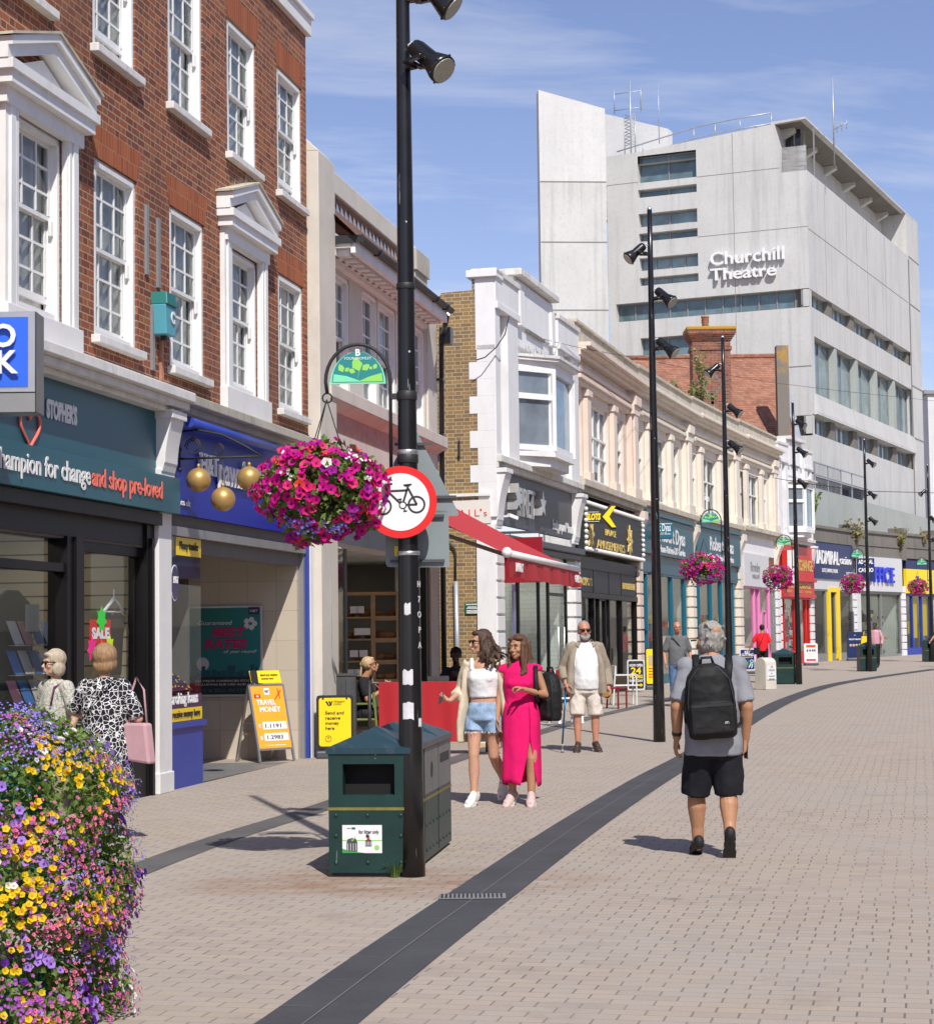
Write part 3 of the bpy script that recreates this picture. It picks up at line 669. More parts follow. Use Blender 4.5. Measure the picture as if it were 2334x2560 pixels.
def pediment(root, c, zt, hw, zb0, out, mossy=False):
 """open triangular pediment on a moulded entablature, over a window surround"""
 b = MB(); h = .33*hw
 b.box(c-hw*.92,c+hw*.92,-out*.45,0,zb0-.2,zb0-.05); b.box(c-hw,c+hw,-out*.85,0,zb0-.05,zb0+.06); b.box(c-hw-.05,c+hw+.05,-out,0,zb0+.06,zb0+.15)
 zp = zb0+.15
 for sg in (-1,1):
  for (o_,t0,t1) in ((out*.8,.0,.11),(out,.11,.19)):
   p = [(c+sg*(hw+.06), -o_, zp+t0),(c, -o_, zp+h+t0),(c, -o_, zp+h+t1),(c+sg*(hw+.06), -o_, zp+t1)]
   b.prism(p if sg > 0 else p[::-1], (0,o_,0))
 b.poly([(c-hw*.8,-.05,zp),(c+hw*.8,-.05,zp),(c,-.05,zp+h*.85)])
 o = b.build('pediment', M['whitewood'], root)
 t = MB()
 for sg in (-1,1): t.prism([(c+sg*(hw+.1),-out-.02,zp+.19),(c,-out-.02,zp+h+.19),(c,-out-.02,zp+h+.215),(c+sg*(hw+.1),-out-.02,zp+.215)], (0,out+.02,0))
 if mossy:                                                      # dry grass and moss caught on top
  r = random.Random(3)
  for i in range(150):
   x = c-hw+2*hw*r.random(); zz = zp+h*(1-abs(x-c)/hw)+.2; yy = -out*r.random(); l = .05+.12*r.random(); dx = r.uniform(-.04,.04)
   t.add([(x,yy,zz),(x+.008,yy,zz),(x+dx,yy-.02,zz+l)],[(0,1,2)])
 t.build('pediment_top', M['creamdirty'], o)
 return o
def corbel(root, s0, s1, z0, z1, out, mat):
 b = MB(); n = 8; pts = [(-.10,z0),(-.12,z0+.08)]
 for i in range(n+1): t = i/n; pts.append((-(.13+(out-.13)*t**1.6), z0+.10+(z1-z0-.22)*t))
 pts += [(-out,z1),(0,z1),(0,z0)]
 b.prism([(s0,y,z) for y,z in pts], (s1-s0,0,0)); b.box(s0-.03,s1+.03,-out-.03,0,z1-.09,z1+.0); b.box(s0-.02,s1+.02,-.09,0,z0-.06,z0+.03)
 return b.build('corbel', mat, root, bev=.006)
def shop_room(root, s0, s1, dep, z0, z1, wall, back=None, floor=None):
 b = MB(); b.quad((s0,dep,z0),(s1,dep,z0),(s1,dep,z1),(s0,dep,z1),1 if back else 0)
 b.quad((s0,.1,z0),(s0,dep,z0),(s0,dep,z1),(s0,.1,z1)); b.quad((s1,dep,z0),(s1,.1,z0),(s1,.1,z1),(s1,dep,z1),1 if back else 0); b.quad((s0,.1,z1),(s0,dep,z1),(s1,dep,z1),(s1,.1,z1))
 b.quad((s0,.1,z0+.012),(s1,.1,z0+.012),(s1,dep,z0+.012),(s0,dep,z0+.012),2)
 return b.build('shop_interior', [M[wall], M[back or wall], M[floor or 'floorgrey']], root)
# ---------------------------------------------------------------- red brick building
_a, _b2 = G(418,1979), G(777,1893)
BK = Fac((_a.x,_a.y),(_b2.x,_b2.y))
def brick_building():
 t = thing('brick_building', 'red brick building with white sash windows and pediments over two shops', 'building', (BK.A.x,BK.A.y,BK.zb), BK.rot())
 E = 5.66; S0 = -9.0
 top = [(-3.78,7.55),(-1.5,7.55),(.68,7.55),(2.76,7.5),(4.85,7.5)]; low = [(-1.47,4.64),(.71,4.62),(4.85,4.62)]
 W, Ht, Hl = .59, 1.68, 1.80
 holes = [(c-W,c+W,z,z+(Ht if i > 2 else 1.78)) for i,(c,z) in enumerate(top)]+[(c-W,c+W,z,z+Hl) for c,z in low]
 ped = [(-3.42,.56,4.62,6.40),(2.74,.60,4.64,6.36)]
 holes += [(c-w,c+w,z0,z1) for c,w,z0,z1 in ped]
 b = MB(); b.wall(S0, E, 4.25, 10.0, holes, 0, .16); b.quad((E,0,0),(E,6,0),(E,6,10),(E,0,10)); b.quad((S0,6,10),(S0,0,10),(E,0,10),(E,6,10)); b.quad((S0,0,0),(S0,6,0),(S0,6,10),(S0,0,10))
 b.build('wall', M['redbrick'], t)
 for c,z in [(c,z+(Ht if i > 2 else 1.78)) for i,(c,z) in enumerate(top)]+[(c,z+Hl) for c,z in low]:
  MB().prism([(c-W,-.004,z),(c+W,-.004,z),(c+W+.14,-.004,z+.33),(c-W-.14,-.004,z+.33)], (0,.002,0)).build('brick_arch', M['archbrick'], t)
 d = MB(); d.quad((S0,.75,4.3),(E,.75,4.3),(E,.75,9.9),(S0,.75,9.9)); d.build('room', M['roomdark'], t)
 for i,(c,z) in enumerate(top): sash(t, c-W, c+W, z, z+(Ht if i > 2 else 1.78), rows=(3,3), split=.48, gap=.14 if i in (1,4) else 0)
 for c,z in low: sash(t, c-W, c+W, z, z+Hl, rows=(3,3), split=.50)
 for i,(c,w,z0,z1) in enumerate(ped):
  o = sash(t, c-w, c+w, z0, z1, rows=(3,3), split=.52, sill=False, gap=.10 if i == 0 else 0)
  k = MB()
  for sg in (-1,1):
   x0, x1 = c+sg*w, c+sg*(w+.27)
   k.box(x0,x1,-.06,.02,z0-.24,z1+.22); k.box(c+sg*(w+.10),c+sg*(w+.20),-.085,-.06,z0-.02,z1+.2); k.box(c+sg*(w+.02),c+sg*(w+.07),-.075,-.06,z0-.02,z1+.2)
  k.box(c-w,c+w,-.06,.02,z1,z1+.22); k.box(c-w-.12,c+w+.12,-.085,-.06,z1+.06,z1+.2)
  k.build('surround', M['whitewood'], o)
  s = MB(); s.box(c-w-.30,c+w+.30,-.10,0,z0-.29,z0-.02); s.build('sill', M['white'], o, bev=.01)
  pediment(t, c, 0, .93 if i else .96, 6.58, .21, mossy=(i == 1))
 cp = MB(); cp.box(S0,E+.07,-.07,.3,9.99,10.22); cp.box(S0,E+.09,-.11,.3,10.22,10.30); cp.build('parapet_coping', M['white'], t, bev=.01)
 l = MB(); l.box(S0,.12,-.30,.02,4.20,4.31); l.box(S0,.10,-.24,.02,4.12,4.20); l.box(S0,.08,-.16,.02,4.06,4.12); l.build('string_course', M['peeling'], t, bev=.012)
 l = MB(); l.box(.125,E,-.24,.02,4.20,4.31); l.box(.125,E,-.14,.02,4.12,4.20); l.build('string_course', M['stonedirty'], t, bev=.012)
 for (x,z0,z1,m) in ((-.62,5.50,6.25,'grey'),(-.27,5.42,6.18,'grey'),(-.45,4.5,5.2,'grey'),(-.18,4.42,5.18,'terra')):
  q = MB(); q.box(x-.035,x+.035,-.03,0,z0,z1); q.build('wall_batten', M[m], t)
 # ground-floor piers
 for s0 in (-.40, -6.6):
  p = MB(); p.box(s0,s0+.40,-.06,.3,0,3.4); p.box(s0-.02,s0+.42,-.075,.3,0,.22); p.build('pilaster', M['white'], t, bev=.008)
  corbel(t, s0, s0+.40, 3.42, 4.08, .20, M['white'])
 p = MB(); p.box(5.50,E-.005,-.06,.3,0,3.0); p.build('pilaster', M['white'], t, bev=.006)
 up = MB(); up.box(S0,E,.04,.3,2.6,4.25); up.build('shop_header', M['interior'], t)
 # charity shop front: black frame, two tall panes
 f = MB(); sL, sR = -6.2, -.40
 f.box(sL,sR,.02,.2,2.62,2.98); f.box(sL,sR,.0,.16,.0,.42); f.box(-.62,sR,-.01,.2,0,2.9); f.box(-.54,-.47,-.04,0,0,2.7)
 for x in (-2.72,-2.47): f.box(x,x+.16,.0,.2,.42,2.62)
 f.box(-2.57,-2.45,-.03,.04,.42,2.62); f.box(sL,-2.72,.02,.16,2.28,2.36); f.box(-2.31,-.62,.06,.16,2.50,2.62)
 f.box(-.70,-.66,.1,.16,.42,2.5); f.box(sL,sR,-.10,.05,2.84,2.97)
 fo = f.build('shop_front', M['darkframe'], t)
 g = MB(); g.quad((sL,.12,.42),(-2.72,.12,.42),(-2.72,.12,2.62),(sL,.12,2.62)); g.quad((-2.31,.12,.42),(-.62,.12,.42),(-.62,.12,2.5),(-2.31,.12,2.5)); g.build('pane', M['clear'], fo)
 shop_room(t, sL, sR, 2.6, .01, 2.95, 'interior', 'slat', 'floorgrey')
 for x in (-5,-3.4,-1.6): MB().box(x-.5,x+.5,.9,1.2,2.88,2.92).build('added_glow_panel', M['lamp'], t)  # added glowing panels that brighten the charity shop
 # pawnbroker front: display case, recessed tiled entrance, shutter
 f = MB(); f.box(0,5.40,-.03,.10,2.77,2.87); f.build('shutter_rail', M['grey'], t)
 f = MB(); f.box(0,5.66,.0,.12,2.87,3.02); f.build('shutter_box', M['interior'], t)
 d0, d1 = .02, 1.18
 f = MB(); f.box(d0,d1,.0,1.4,0,.66); f.box(d0,d1+.05,-.03,1.42,.66,.72); fo = f.build('display_case', M['bluepost'], t)
 g = MB(); g.quad((d0,.02,1.02),(d1,.02,1.02),(d1,.02,2.77),(d0,.02,2.77)); g.quad((d1,.02,1.02),(d1,1.4,1.02),(d1,1.4,2.77),(d1,.02,2.77)); g.build('pane', M['clear'], fo)
 v = MB(); v.box(d0,d1,.015,.03,.72,1.02); v.box(d1-.015,d1,.03,1.4,.72,1.02); v.build('vinyl_band', M['navy'], fo)
 v = MB(); v.box(d0,d1,.008,.016,.73,.87); v.build('vinyl_band', M['yellow'], fo)
 v = MB(); v.box(d0,d1,.024,.034,2.32,2.77); v.build('vinyl_band', M['navy'], fo)
 v = MB(); v.box(.34,d1,.014,.024,2.56,2.76); v.build('vinyl_band', M['yellow'], fo)
 lettering('lettering', 'Money transfer', .13, M['btxt'], fo, (.76,.012,2.63), w=.62)
 lettering('lettering', 'n WU', .12, M['yellow'], fo, (.15,.02,2.62), w=.2)
 lettering('lettering', 'pawnbroking loans', .17, M['wtxt'], fo, (.42,.014,.925), w=1.25, bold=.004)
 lettering('lettering', 'send and receive money here', .11, M['btxt'], fo, (.42,.007,.775), w=1.35)
 v = MB(); v.lathe([(.20,0),(.20,.006)], 28, (.30,.02,2.25), (0,-1,0)); v.v = [(x*.62+.30*.38,y,z) for x,y,z in v.v]; v.build('badge', M['wtxt'], fo)
 v = MB(); v.lathe([(.185,0),(.185,.008)], 28, (.30,.018,2.25), (0,-1,0)); v.v = [(x*.62+.30*.38,y,z) for x,y,z in v.v]; v.build('badge', M['navy'], fo)
 lettering('lettering', 'H&T', .10, M['wtxt'], fo, (.30,.006,2.25), w=.15, bold=.003)
 MB().box(d1-.05,d1-.03,.15,1.36,1.02,2.32).build('added_dim_sheet', M['interior'], fo)  # dim sheet added in place of the side glass's reflections and dark inside
 dk = MB(); dk.box(d0,d1-.06,.3,1.38,.72,.76); dk.quad((d0,1.38,.72),(d1,1.38,.72),(d1,1.38,2.77),(d0,1.38,2.77)); dk.quad((d0,.03,.72),(d0,1.38,.72),(d0,1.38,2.77),(d0,.03,2.77)); dk.build('display_lining', M['interior'], fo)
 r = random.Random(8); jw = MB()
 for k in range(3):
  z = 1.06+k*.13; jw.prism([(d0+.05,.1+k*.16,z),(d1-.05,.1+k*.16,z),(d1-.05,.25+k*.16,z+.12),(d0+.05,.25+k*.16,z+.12)], (0,.01,0))
 jw.build('jewellery_pad', M['navy'], fo)
 for k in range(70):
  x = r.uniform(d0+.08,d1-.08); kk = r.randrange(3); tt = r.random()
 j2 = MB()
 for k in range(90):
  x = r.uniform(d0+.08,d1-.08); kk = r.randrange(3); tt = r.random(); j2.ball((x,.09+kk*.16+.15*tt,1.07+kk*.13+.12*tt), .012, 4)
 j2.build('jewellery', M['gold'], fo)
 p = MB(); p.box(5.33,5.40,-.01,1.4,0,2.77); p.build('entrance_jamb', M['grey'], t)
 p = MB(); p.box(5.40,5.50,-.05,.2,0,3.0); p.build('door_post', M['bluepost'], t, bev=.01)
 e = MB(); e.box(5.25,5.33,.06,3.2,0,2.9); e.quad((d1,3.2,0),(5.25,3.2,0),(5.25,3.2,2.9),(d1,3.2,2.9)); e.build('entrance_wall', M['tilewall'], t)
 e = MB(); e.quad((d1,.0,.014),(5.25,.0,.014),(5.25,3.2,.014),(d1,3.2,.014)); e.build('entrance_floor', M['floorgrey'], t)
 e = MB(); e.quad((d1,.05,2.86),(5.33,.05,2.86),(5.33,3.2,2.86),(d1,3.2,2.86)); e.build('entrance_ceiling', M['intlight'], t)
 return t
M['terra'] = paint('terracotta_batten', (.42,.20,.13), .8, .2, 6)
BKT = brick_building()
def on_bk(name, label, cat, s, out, z, group=None):
 p = BK.w(s, out, z); return thing(name, label, cat, p, BK.rot(), group)
# fascia signs of the two shops
def shop_signs():
 t = on_bk('shop_sign', 'teal fascia sign of the charity shop, coral heart and white lettering', 'shop sign', -3.2, .0, 2.98)
 b = MB(); b.box(-3.2,2.80,-.03,.03,.40,1.10); b.build('upper_panel', M['teal'], t)
 b = MB(); b.box(-3.2,3.17,-.17,-.06,0,.385); b.build('lower_panel', M['teal'], t, bev=.004)
 def sx(x, y, out): return BK.p(x, y, out)[0]+3.2
 z2 = Z(0,850,2.2975)
 x0, x1 = sx(*z2(0,700),.18), sx(*z2(520,800),.18); x2, x3 = sx(*z2(532,800),.18), sx(*z2(935,900),.18)
 lettering('lettering', 'hampion for change', .26, M['wtxt'], t, ((x0+x1)/2,-.175,.13), w=x1-x0, bold=.003)
 lettering('lettering', 'A c', .26, M['wtxt'], t, (x0-.22,-.175,.13), w=.34, bold=.006)
 lettering('lettering', 'and shop pre-loved', .26, M['coral'], t, ((x2+x3)/2,-.175,.13), w=x3-x2, bold=.003)
 a, e = sx(*z2(268,420),.04), sx(*z2(442,440),.04); zc = BK.p(*z2(440,485),.04)[1]-2.98; zt = BK.p(*z2(440,385),.04)[1]-2.98
 lettering('lettering', 'STOPHER\'S', (zt-zc)*1.36, M['wtxt'], t, ((a+e)/2,-.035,zc), w=e-a, bold=.012)
 lettering('lettering', 'ST CHRI', (zt-zc)*1.36, M['wtxt'], t, (a-.62,-.035,zc+.02), w=.95, bold=.012)
 hx, hz = sx(*z2(172,500),.04), BK.p(*z2(172,500),.04)[1]-2.98
 pts = []
 for i in range(41):
  u = 2*math.pi*i/40; x = 16*math.sin(u)**3; z = 13*math.cos(u)-5*math.cos(2*u)-2*math.cos(3*u)-math.cos(4*u); pts.append((hx+x*.0135,-.04,hz+z*.0125))
 h = MB(); h.tube(pts,.016,6); h.tube([(hx-.13,-.04,hz+.12),(hx-.02,-.04,hz+.15),(hx+.06,-.04,hz+.13)],.016,6); h.build('heart', M['coral'], t)
 t = on_bk('shop_sign', 'glossy blue pawnbroker fascia sign with white lettering above the recessed entrance', 'shop sign', 0, .0, 3.0)
 b = MB(); b.box(.03,5.72,-.03,.03,.02,1.10); b.box(.03,5.76,-.07,.03,.0,.05); b.build('panel', M['blue'], t)
 x0, x1 = BK.p(*z2(1145,640),.05)[0], BK.p(*z2(1245,660),.05)[0]
 zb, ztp = BK.p(*z2(1145,760),.05)[1]-3.0, BK.p(*z2(1145,640),.05)[1]-3.0
 lettering('lettering', 'H&T', (ztp-zb)*1.36, M['wtxt'], t, ((x0+x1)/2,-.05,zb), w=x1-x0, bold=.008, ext=.012)
 xa = BK.p(*z2(1250,800),.05)[0]; zb2 = BK.p(*z2(1260,830),.05)[1]-3.0
 lettering('lettering', 'pawnbrokers', .48, M['wtxt'], t, (xa+1.15,-.05,zb2+.01), w=2.3, bold=.006, ext=.012)
 u = MB(); u.box(xa,xa+.42,-.045,-.03,zb2-.13,zb2-.06); u.build('underline', M['signred'], t)
 lettering('lettering', 'handt.co.uk', .10, M['wtxt'], t, (.32,-.04,.11), w=.66, bold=.002)
 # rolled awning tube under the ledge
 a = on_bk('awning', 'rolled-up blue awning cassette tube under the stone ledge above the pawnbroker sign', 'awning', 0, .22, 4.0)
 p0, p1 = .15, 3.9
 b = MB(); b.tube([(p0,0,.0),(p1,0,.0)], .055, 12); b.build('roller', M['bluepost'], a)
 for x in (p0+.05, 2.2, p1-.1):
  b = MB(); b.bar((x,0,.05),(x,.2,.06),.05,.03); b.build('bracket', M['bluepost'], a)
 # three golden globes on a scrolled iron bracket
 y0 = .0; s0 = BK.p(*z2(1030,560),0)[0]
 g = on_bk('pawn_globes', 'three golden globes hanging from a scrolled black iron bracket on the blue pawnbroker front', 'pawnbroker sign', .34, .03, 3.72)
 out = .95; b = MB(); b.tube([(0,0,.22),(0,0,-.22)], .014, 6); b.tube([(0,0,-.1),(0,-out,-.1)], .012, 6); b.tube([(0,0,.2),(0,-.2,.215),(0,-.5,.15),(0,-.75,.02),(0,-out,-.1)], .012, 6)
 for (cy,cz,r,t0,t1) in ((-.16,.03,.10,0,1.7),(-.45,-.01,.07,.2,1.8)):
  b.tube([(0,cy+r*(1-.4*k/14)*math.cos(2*math.pi*(t0+(t1-t0)*k/14)),cz+r*(1-.4*k/14)*math.sin(2*math.pi*(t0+(t1-t0)*k/14))) for k in range(15)], .008, 5)
 for zz in (.22,-.22,0): b.ball((0,0,zz),.03,5)
 for o_,dz in ((.22,-.19),(.50,-.42),(.80,-.19)): b.tube([(0,-o_,-.1),(0,-o_,dz-.02)], .006, 5)
 b.build('bracket', M['iron'], g)
 for o_,dz in ((.22,-.34),(.50,-.56),(.80,-.34)):
  b = MB(); b.ball((0,-o_,dz), .135, 16); b.lathe([(.02,0),(.02,.03),(.012,.05)], 8, (0,-o_,dz+.13)); b.build('globe', M['goldball'], g)
 # burglar alarm box
 c = at(428,805,0); q = BK.p(428,805,.1)
 al = on_bk('alarm_box', 'teal burglar alarm box on the brick wall between two white windows', 'alarm box', q[0]-.2, 0, q[1]-.18)
 b = MB(); b.prism([(-.13,-.17,.0),(.13,-.17,.0),(.17,-.17,.32),(-.17,-.17,.32)], (0,.17,0)); b.build('case', M['alarm'], al, bev=.01)
 b = MB(); b.prism([(-.17,-.19,.32),(.17,-.19,.32),(.13,-.17,.46),(-.13,-.17,.46)], (0,.19,0)); b.build('hood', M['alarmtop'], al, bev=.01)
 lettering('lettering', 'C', .17, M['wtxt'], al, (.04,-.175,.14), bold=.008)
 b = MB(); b.box(-.03,.03,-.12,-.06,-.05,0); b.build('lamp', M['blackmat'], al)
M['alarm'] = paint('teal_plastic', sr(84,160,176), .5, .05, 3); M['alarmtop'] = paint('dark_teal_plastic', sr(22,110,105), .5, .05, 3)
shop_signs()
def bank_sign():
 Y = 15.5; X = lambda x: (at(x,800,Y)).x; zz = lambda y: at(50,y,Y).z
 t = thing('projecting_sign', 'blue projecting sign with raised white letters in a metal case, top left', 'sign', (X(90),Y,zz(1030)))
 w = .66; h = zz(778)-zz(1030)
 b = MB(); b.box(-w,0.0,0,.30,0,h); b.build('case', M['bronze'], t, bev=.006)
 b = MB(); b.box(-w,-.005,-.02,0,.16,h-.005); b.build('rim', M['steel'], t)
 b = MB(); b.box(-w,-.06,-.03,-.02,.20,h-.05); b.build('panel', M['bankblue'], t)
 b = MB(); b.box(-w,-.005,-.012,0,.0,.15); b.build('lower_panel', M['grey'], t)
 for tx, y0, y1, x1 in (('TO',900,812,42),('NK',936,890,42)):
  z0 = zz(y0)-zz(1030); hh = abs(zz(y1)-zz(y0)) if tx == 'TO' else abs(zz(890)-zz(936))
 s = zz(810)-zz(868); xr = X(46)-X(90)
 lettering('lettering', 'TO', s*1.36, M['wtxt'], t, (xr,-.05,zz(868)-zz(1030)), align='RIGHT', bold=.006, ext=.012)
 lettering('lettering', 'NK', s*1.36, M['wtxt'], t, (xr,-.05,zz(934)-zz(1030)), align='RIGHT', bold=.006, ext=.012)
M['bankblue'] = paint('bright_blue_panel', sr(44,100,220), .4, .03, 1); M['bronze'] = paint('dull_bronze_case', (.10,.085,.075), .3, .3, 5, .7)
bank_sign()
# ---------------------------------------------------------------- pale stone bakery building
GB = Fac((-2.16,26.77), (-.545,35.0))
def bakery_building():
 t = thing('stone_building', 'low stone building with deep white eaves and a bakery below, next to red brick', 'building', (GB.A.x,GB.A.y,GB.zb), GB.rot())
 L = GB.L
 wins = [(1.25,2.3,5.20,6.95),(3.08,4.05,5.20,6.97),(4.12,5.32,5.20,6.97),(5.39,6.3,5.20,6.97),(6.5,7.52,5.2,6.97)]
 b = MB(); b.wall(.0,L,4.7,7.3,wins,.0,.2); b.quad((0,.0,7.3),(0,5,7.3),(0,5,0),(0,.0,0)); b.quad((L,.0,0),(L,5,0),(L,5,7.9),(L,.0,7.4)); b.build('wall', M['stone'], t)
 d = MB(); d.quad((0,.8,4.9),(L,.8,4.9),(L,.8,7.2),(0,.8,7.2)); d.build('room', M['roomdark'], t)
 for i,(a,c,z0,z1) in enumerate(wins): sash(t, a, c, z0, z1, cols=2 if c-a < 1 else 3, rows=(3,2), split=.46, y=.03, sill=False, curt=.9, fr=.075)
 p = MB(); p.box(0.005,.88,-.17,.4,0,8.35); p.prism([(.005,-.17,8.35),(.88,-.17,8.35),(.88,.1,8.62),(.005,.1,8.62)], (0,.3,0)); p.build('end_pier', M['stone'], t, bev=.01)
 p = MB(); p.box(L-.75,L,-.04,.6,0,7.3); p.build('end_pier', M['stone'], t, bev=.01)
 p = MB(); p.box(L-1.0,L-.0,.12,1.0,7.3,8.35); p.box(L-1.04,L+.04,.08,1.04,8.05,8.42); p.prism([(L-1.04,.08,8.42),(L+.04,.08,8.42),(L-.06,.3,8.62),(L-.94,.3,8.62)], (0,.74,0)); p.build('chimney_pier', M['stonedirty'], t, bev=.01)
 # eaves with dentil blocks, gutter and tiled slope up to a stone ridge coping
 s0, s1 = .92, L+.05
 s1 = 7.35; e = MB(); e.box(s0,s1,-.42,.1,7.16,7.25); e.box(s0,s1,-.45,-.38,7.08,7.28); e.box(s0,s1,-.1,.1,6.99,7.06); e.box(s0,s1,-.16,.1,7.06,7.16); e.build('eaves', M['white'], t, bev=.006)
 dn = MB(); x = s0+.1
 while x < s1-.2: dn.box(x,x+.18,-.34,-.12,7.06,7.155); x += .36
 dn.build_each('dentil_block', M['white'], t)
 g = MB(); n = 8
 prof = [(-.50-.07*math.cos(math.pi*i/n), 7.32-.07*math.sin(math.pi*i/n)) for i in range(n+1)]
 prof += [(y+(.012 if y < -.5 else -.012), z+.006) for y,z in prof[::-1]]
 g.prism([(s0-.02,y,z) for y,z in prof], (s1-s0+.12,0,0)); g.box(s0-.04,s0-.02,-.58,0,7.22,7.33)
 for x in (s0+1.1,s0+3.2,s0+5.2,s1-.4): g.box(x,x+.05,-.58,-.40,7.24,7.33)
 g.build('gutter', M['blackmat'], t)
 r = MB(); r.quad((.8,-.5,7.31),(s1,-.5,7.31),(s1,.36,8.16),(.8,.36,8.16)); r.poly([(s1,-.5,7.31),(s1,1.2,7.31),(s1,.36,8.16)]); r.build('roof', M['oldtile'], t)
 fl = MB(); x = .6; Lr = L-1.2
 while x < Lr: fl.add([(x,.34,8.06),(x+.26,.34,8.06),(x+.26,.36,8.12),(x+.13,.385,8.33),(x,.36,8.12)],[(0,1,2,3,4)]); x += .26
 fl.build('lead_flashing', M['galv'], t)
 r = MB(); r.box(.5,Lr,.39,.6,8.0,8.36); r.build('brick_upstand', M['redbrick'], t)
 c = MB(); c.box(.5,Lr,.33,.75,8.38,8.72); c.build('parapet_coping', M['stone'], t, bev=.02)
 c = MB(); c.box(.5,L+.12,-.20,.2,4.98,5.18); c.prism([(.5,-.20,4.98),(.5,-.04,4.86),(.5,.2,4.86),(.5,.2,4.98)], (L-.38,0,0)); c.build('string_course', M['stone'], t, bev=.015)
 c = MB(); c.box(.9,L,-.03,.2,4.55,4.86); c.build('render_band', M['pinkrender'], t)
 dp = MB(); dp.tube([(L-.9,-.42,7.25),(L-.5,-.3,7.1),(L+.03,-.12,7.0),(L+.03,-.10,4.2),(L+.03,-.10,.1)], .05, 8); dp.box(L-.14,L+.1,-.32,-.12,6.85,7.15)
 for z in (6.2,5.2,3.9): dp.box(L-.05,L+.11,-.16,-.04,z,z+.05)
 dp.build('downpipe', M['black'], t)
 # bakery shop front: cream fascia, glass corner, white soffit
 f = MB(); f.box(.88,L,-.06,.12,3.35,4.55); f.build('fascia', M['stone'], t)
 cam_ = MB(); cam_.box(.9,L,.1,3.6,2.92,3.0); cam_.build('soffit', M['intwhite'], t)
 fr = MB()
 for x in (.93, 2.05): fr.box(x,x+.045,.02,.07,.35,2.92)
 fr.box(L-.95,L-.75,.0,.1,0,2.92); fr.box(.9,1.0,-.02,.12,.0,.35)
 fo = fr.build('shop_front', M['blackmat'], t)
 gl = MB(); gl.quad((.975,.045,.35),(2.05,.045,.35),(2.05,.045,2.92),(.975,.045,2.92)); gl.build('pane', M['clear'], fo)
 lv = MB()
 for i in range(60): z = .3+i*.045; lv.box(.885,.93,-.03,.02,z,z+.022)
 lv.build('louvre_strip', M['stonedirty'], fo)
 lv = MB()
 for i in range(50): z = .35+i*.05; lv.box(L-1.5,L-.95,.3,.33,z,z+.03)
 lv.build('louvre_screen', M['grey'], fo)
 shop_room(t, .9, L-.2, 4.2, .01, 2.95, 'interior', 'interior', 'floorgrey')
 for x in (2,4,6): MB().box(x-.3,x+.3,1.5,1.8,2.86,2.9).build('added_glow_panel', M['lamp'], t)  # unseen glow panels added to lift the bakery interior
 return t
GBT = bakery_building()
def bread_shelf():
 # stands well inside the shop, facing the street corner
 c = at(925,1600,31.2); Y = 31.2
 t = thing('bread_shelf', 'tall pine bread shelves with loaves and price cards inside the bakery', 'shelf', (at(925,1600,Y).x, Y, gz(Y)), R_(4))
 x0, x1 = at(850,1600,Y).x-t.location.x, at(996,1600,Y).x-t.location.x; xm = at(933,1600,Y).x-t.location.x; zs = lambda y: at(925,y,Y).z-t.location.z
 top = zs(1488)
 for x in (x0,xm,x1): b = MB(); b.box(x-.035,x+.035,0,.42,0,top); b.build('upright', M['wood'], t)
 b = MB(); b.box(x0-.05,x1+.05,-.01,.43,top,top+.05); b.build('top_rail', M['wood'], t)
 lv = [zs(1542),zs(1597),zs(1652),zs(1700),zs(1745)]; r = random.Random(2)
 for z in lv:
  b = MB(); b.box(x0+.035,xm-.035,0,.42,z-.025,z); b.build('shelf_board', M['wood'], t)
  b = MB(); b.box(xm+.035,x1-.035,0,.42,z-.06,z+.01); b.build('shelf_board', M['wood'], t)
  lo = MB()
  for i in range(9): lo.ball((r.uniform(x0+.1,x1-.1), r.uniform(.1,.3), z+.06), r.uniform(.06,.09), 7, sc=(1.3,1,.8))
  lo.build('loaves', M['bread'], t)
  cd = MB()
  for i in range(2): x = r.uniform(x0+.1,xm-.15); cd.box(x,x+.13,.02,.03,z+.06,z+.17)
  cd.build('price_cards', M['wtxt'], t)
bread_shelf()
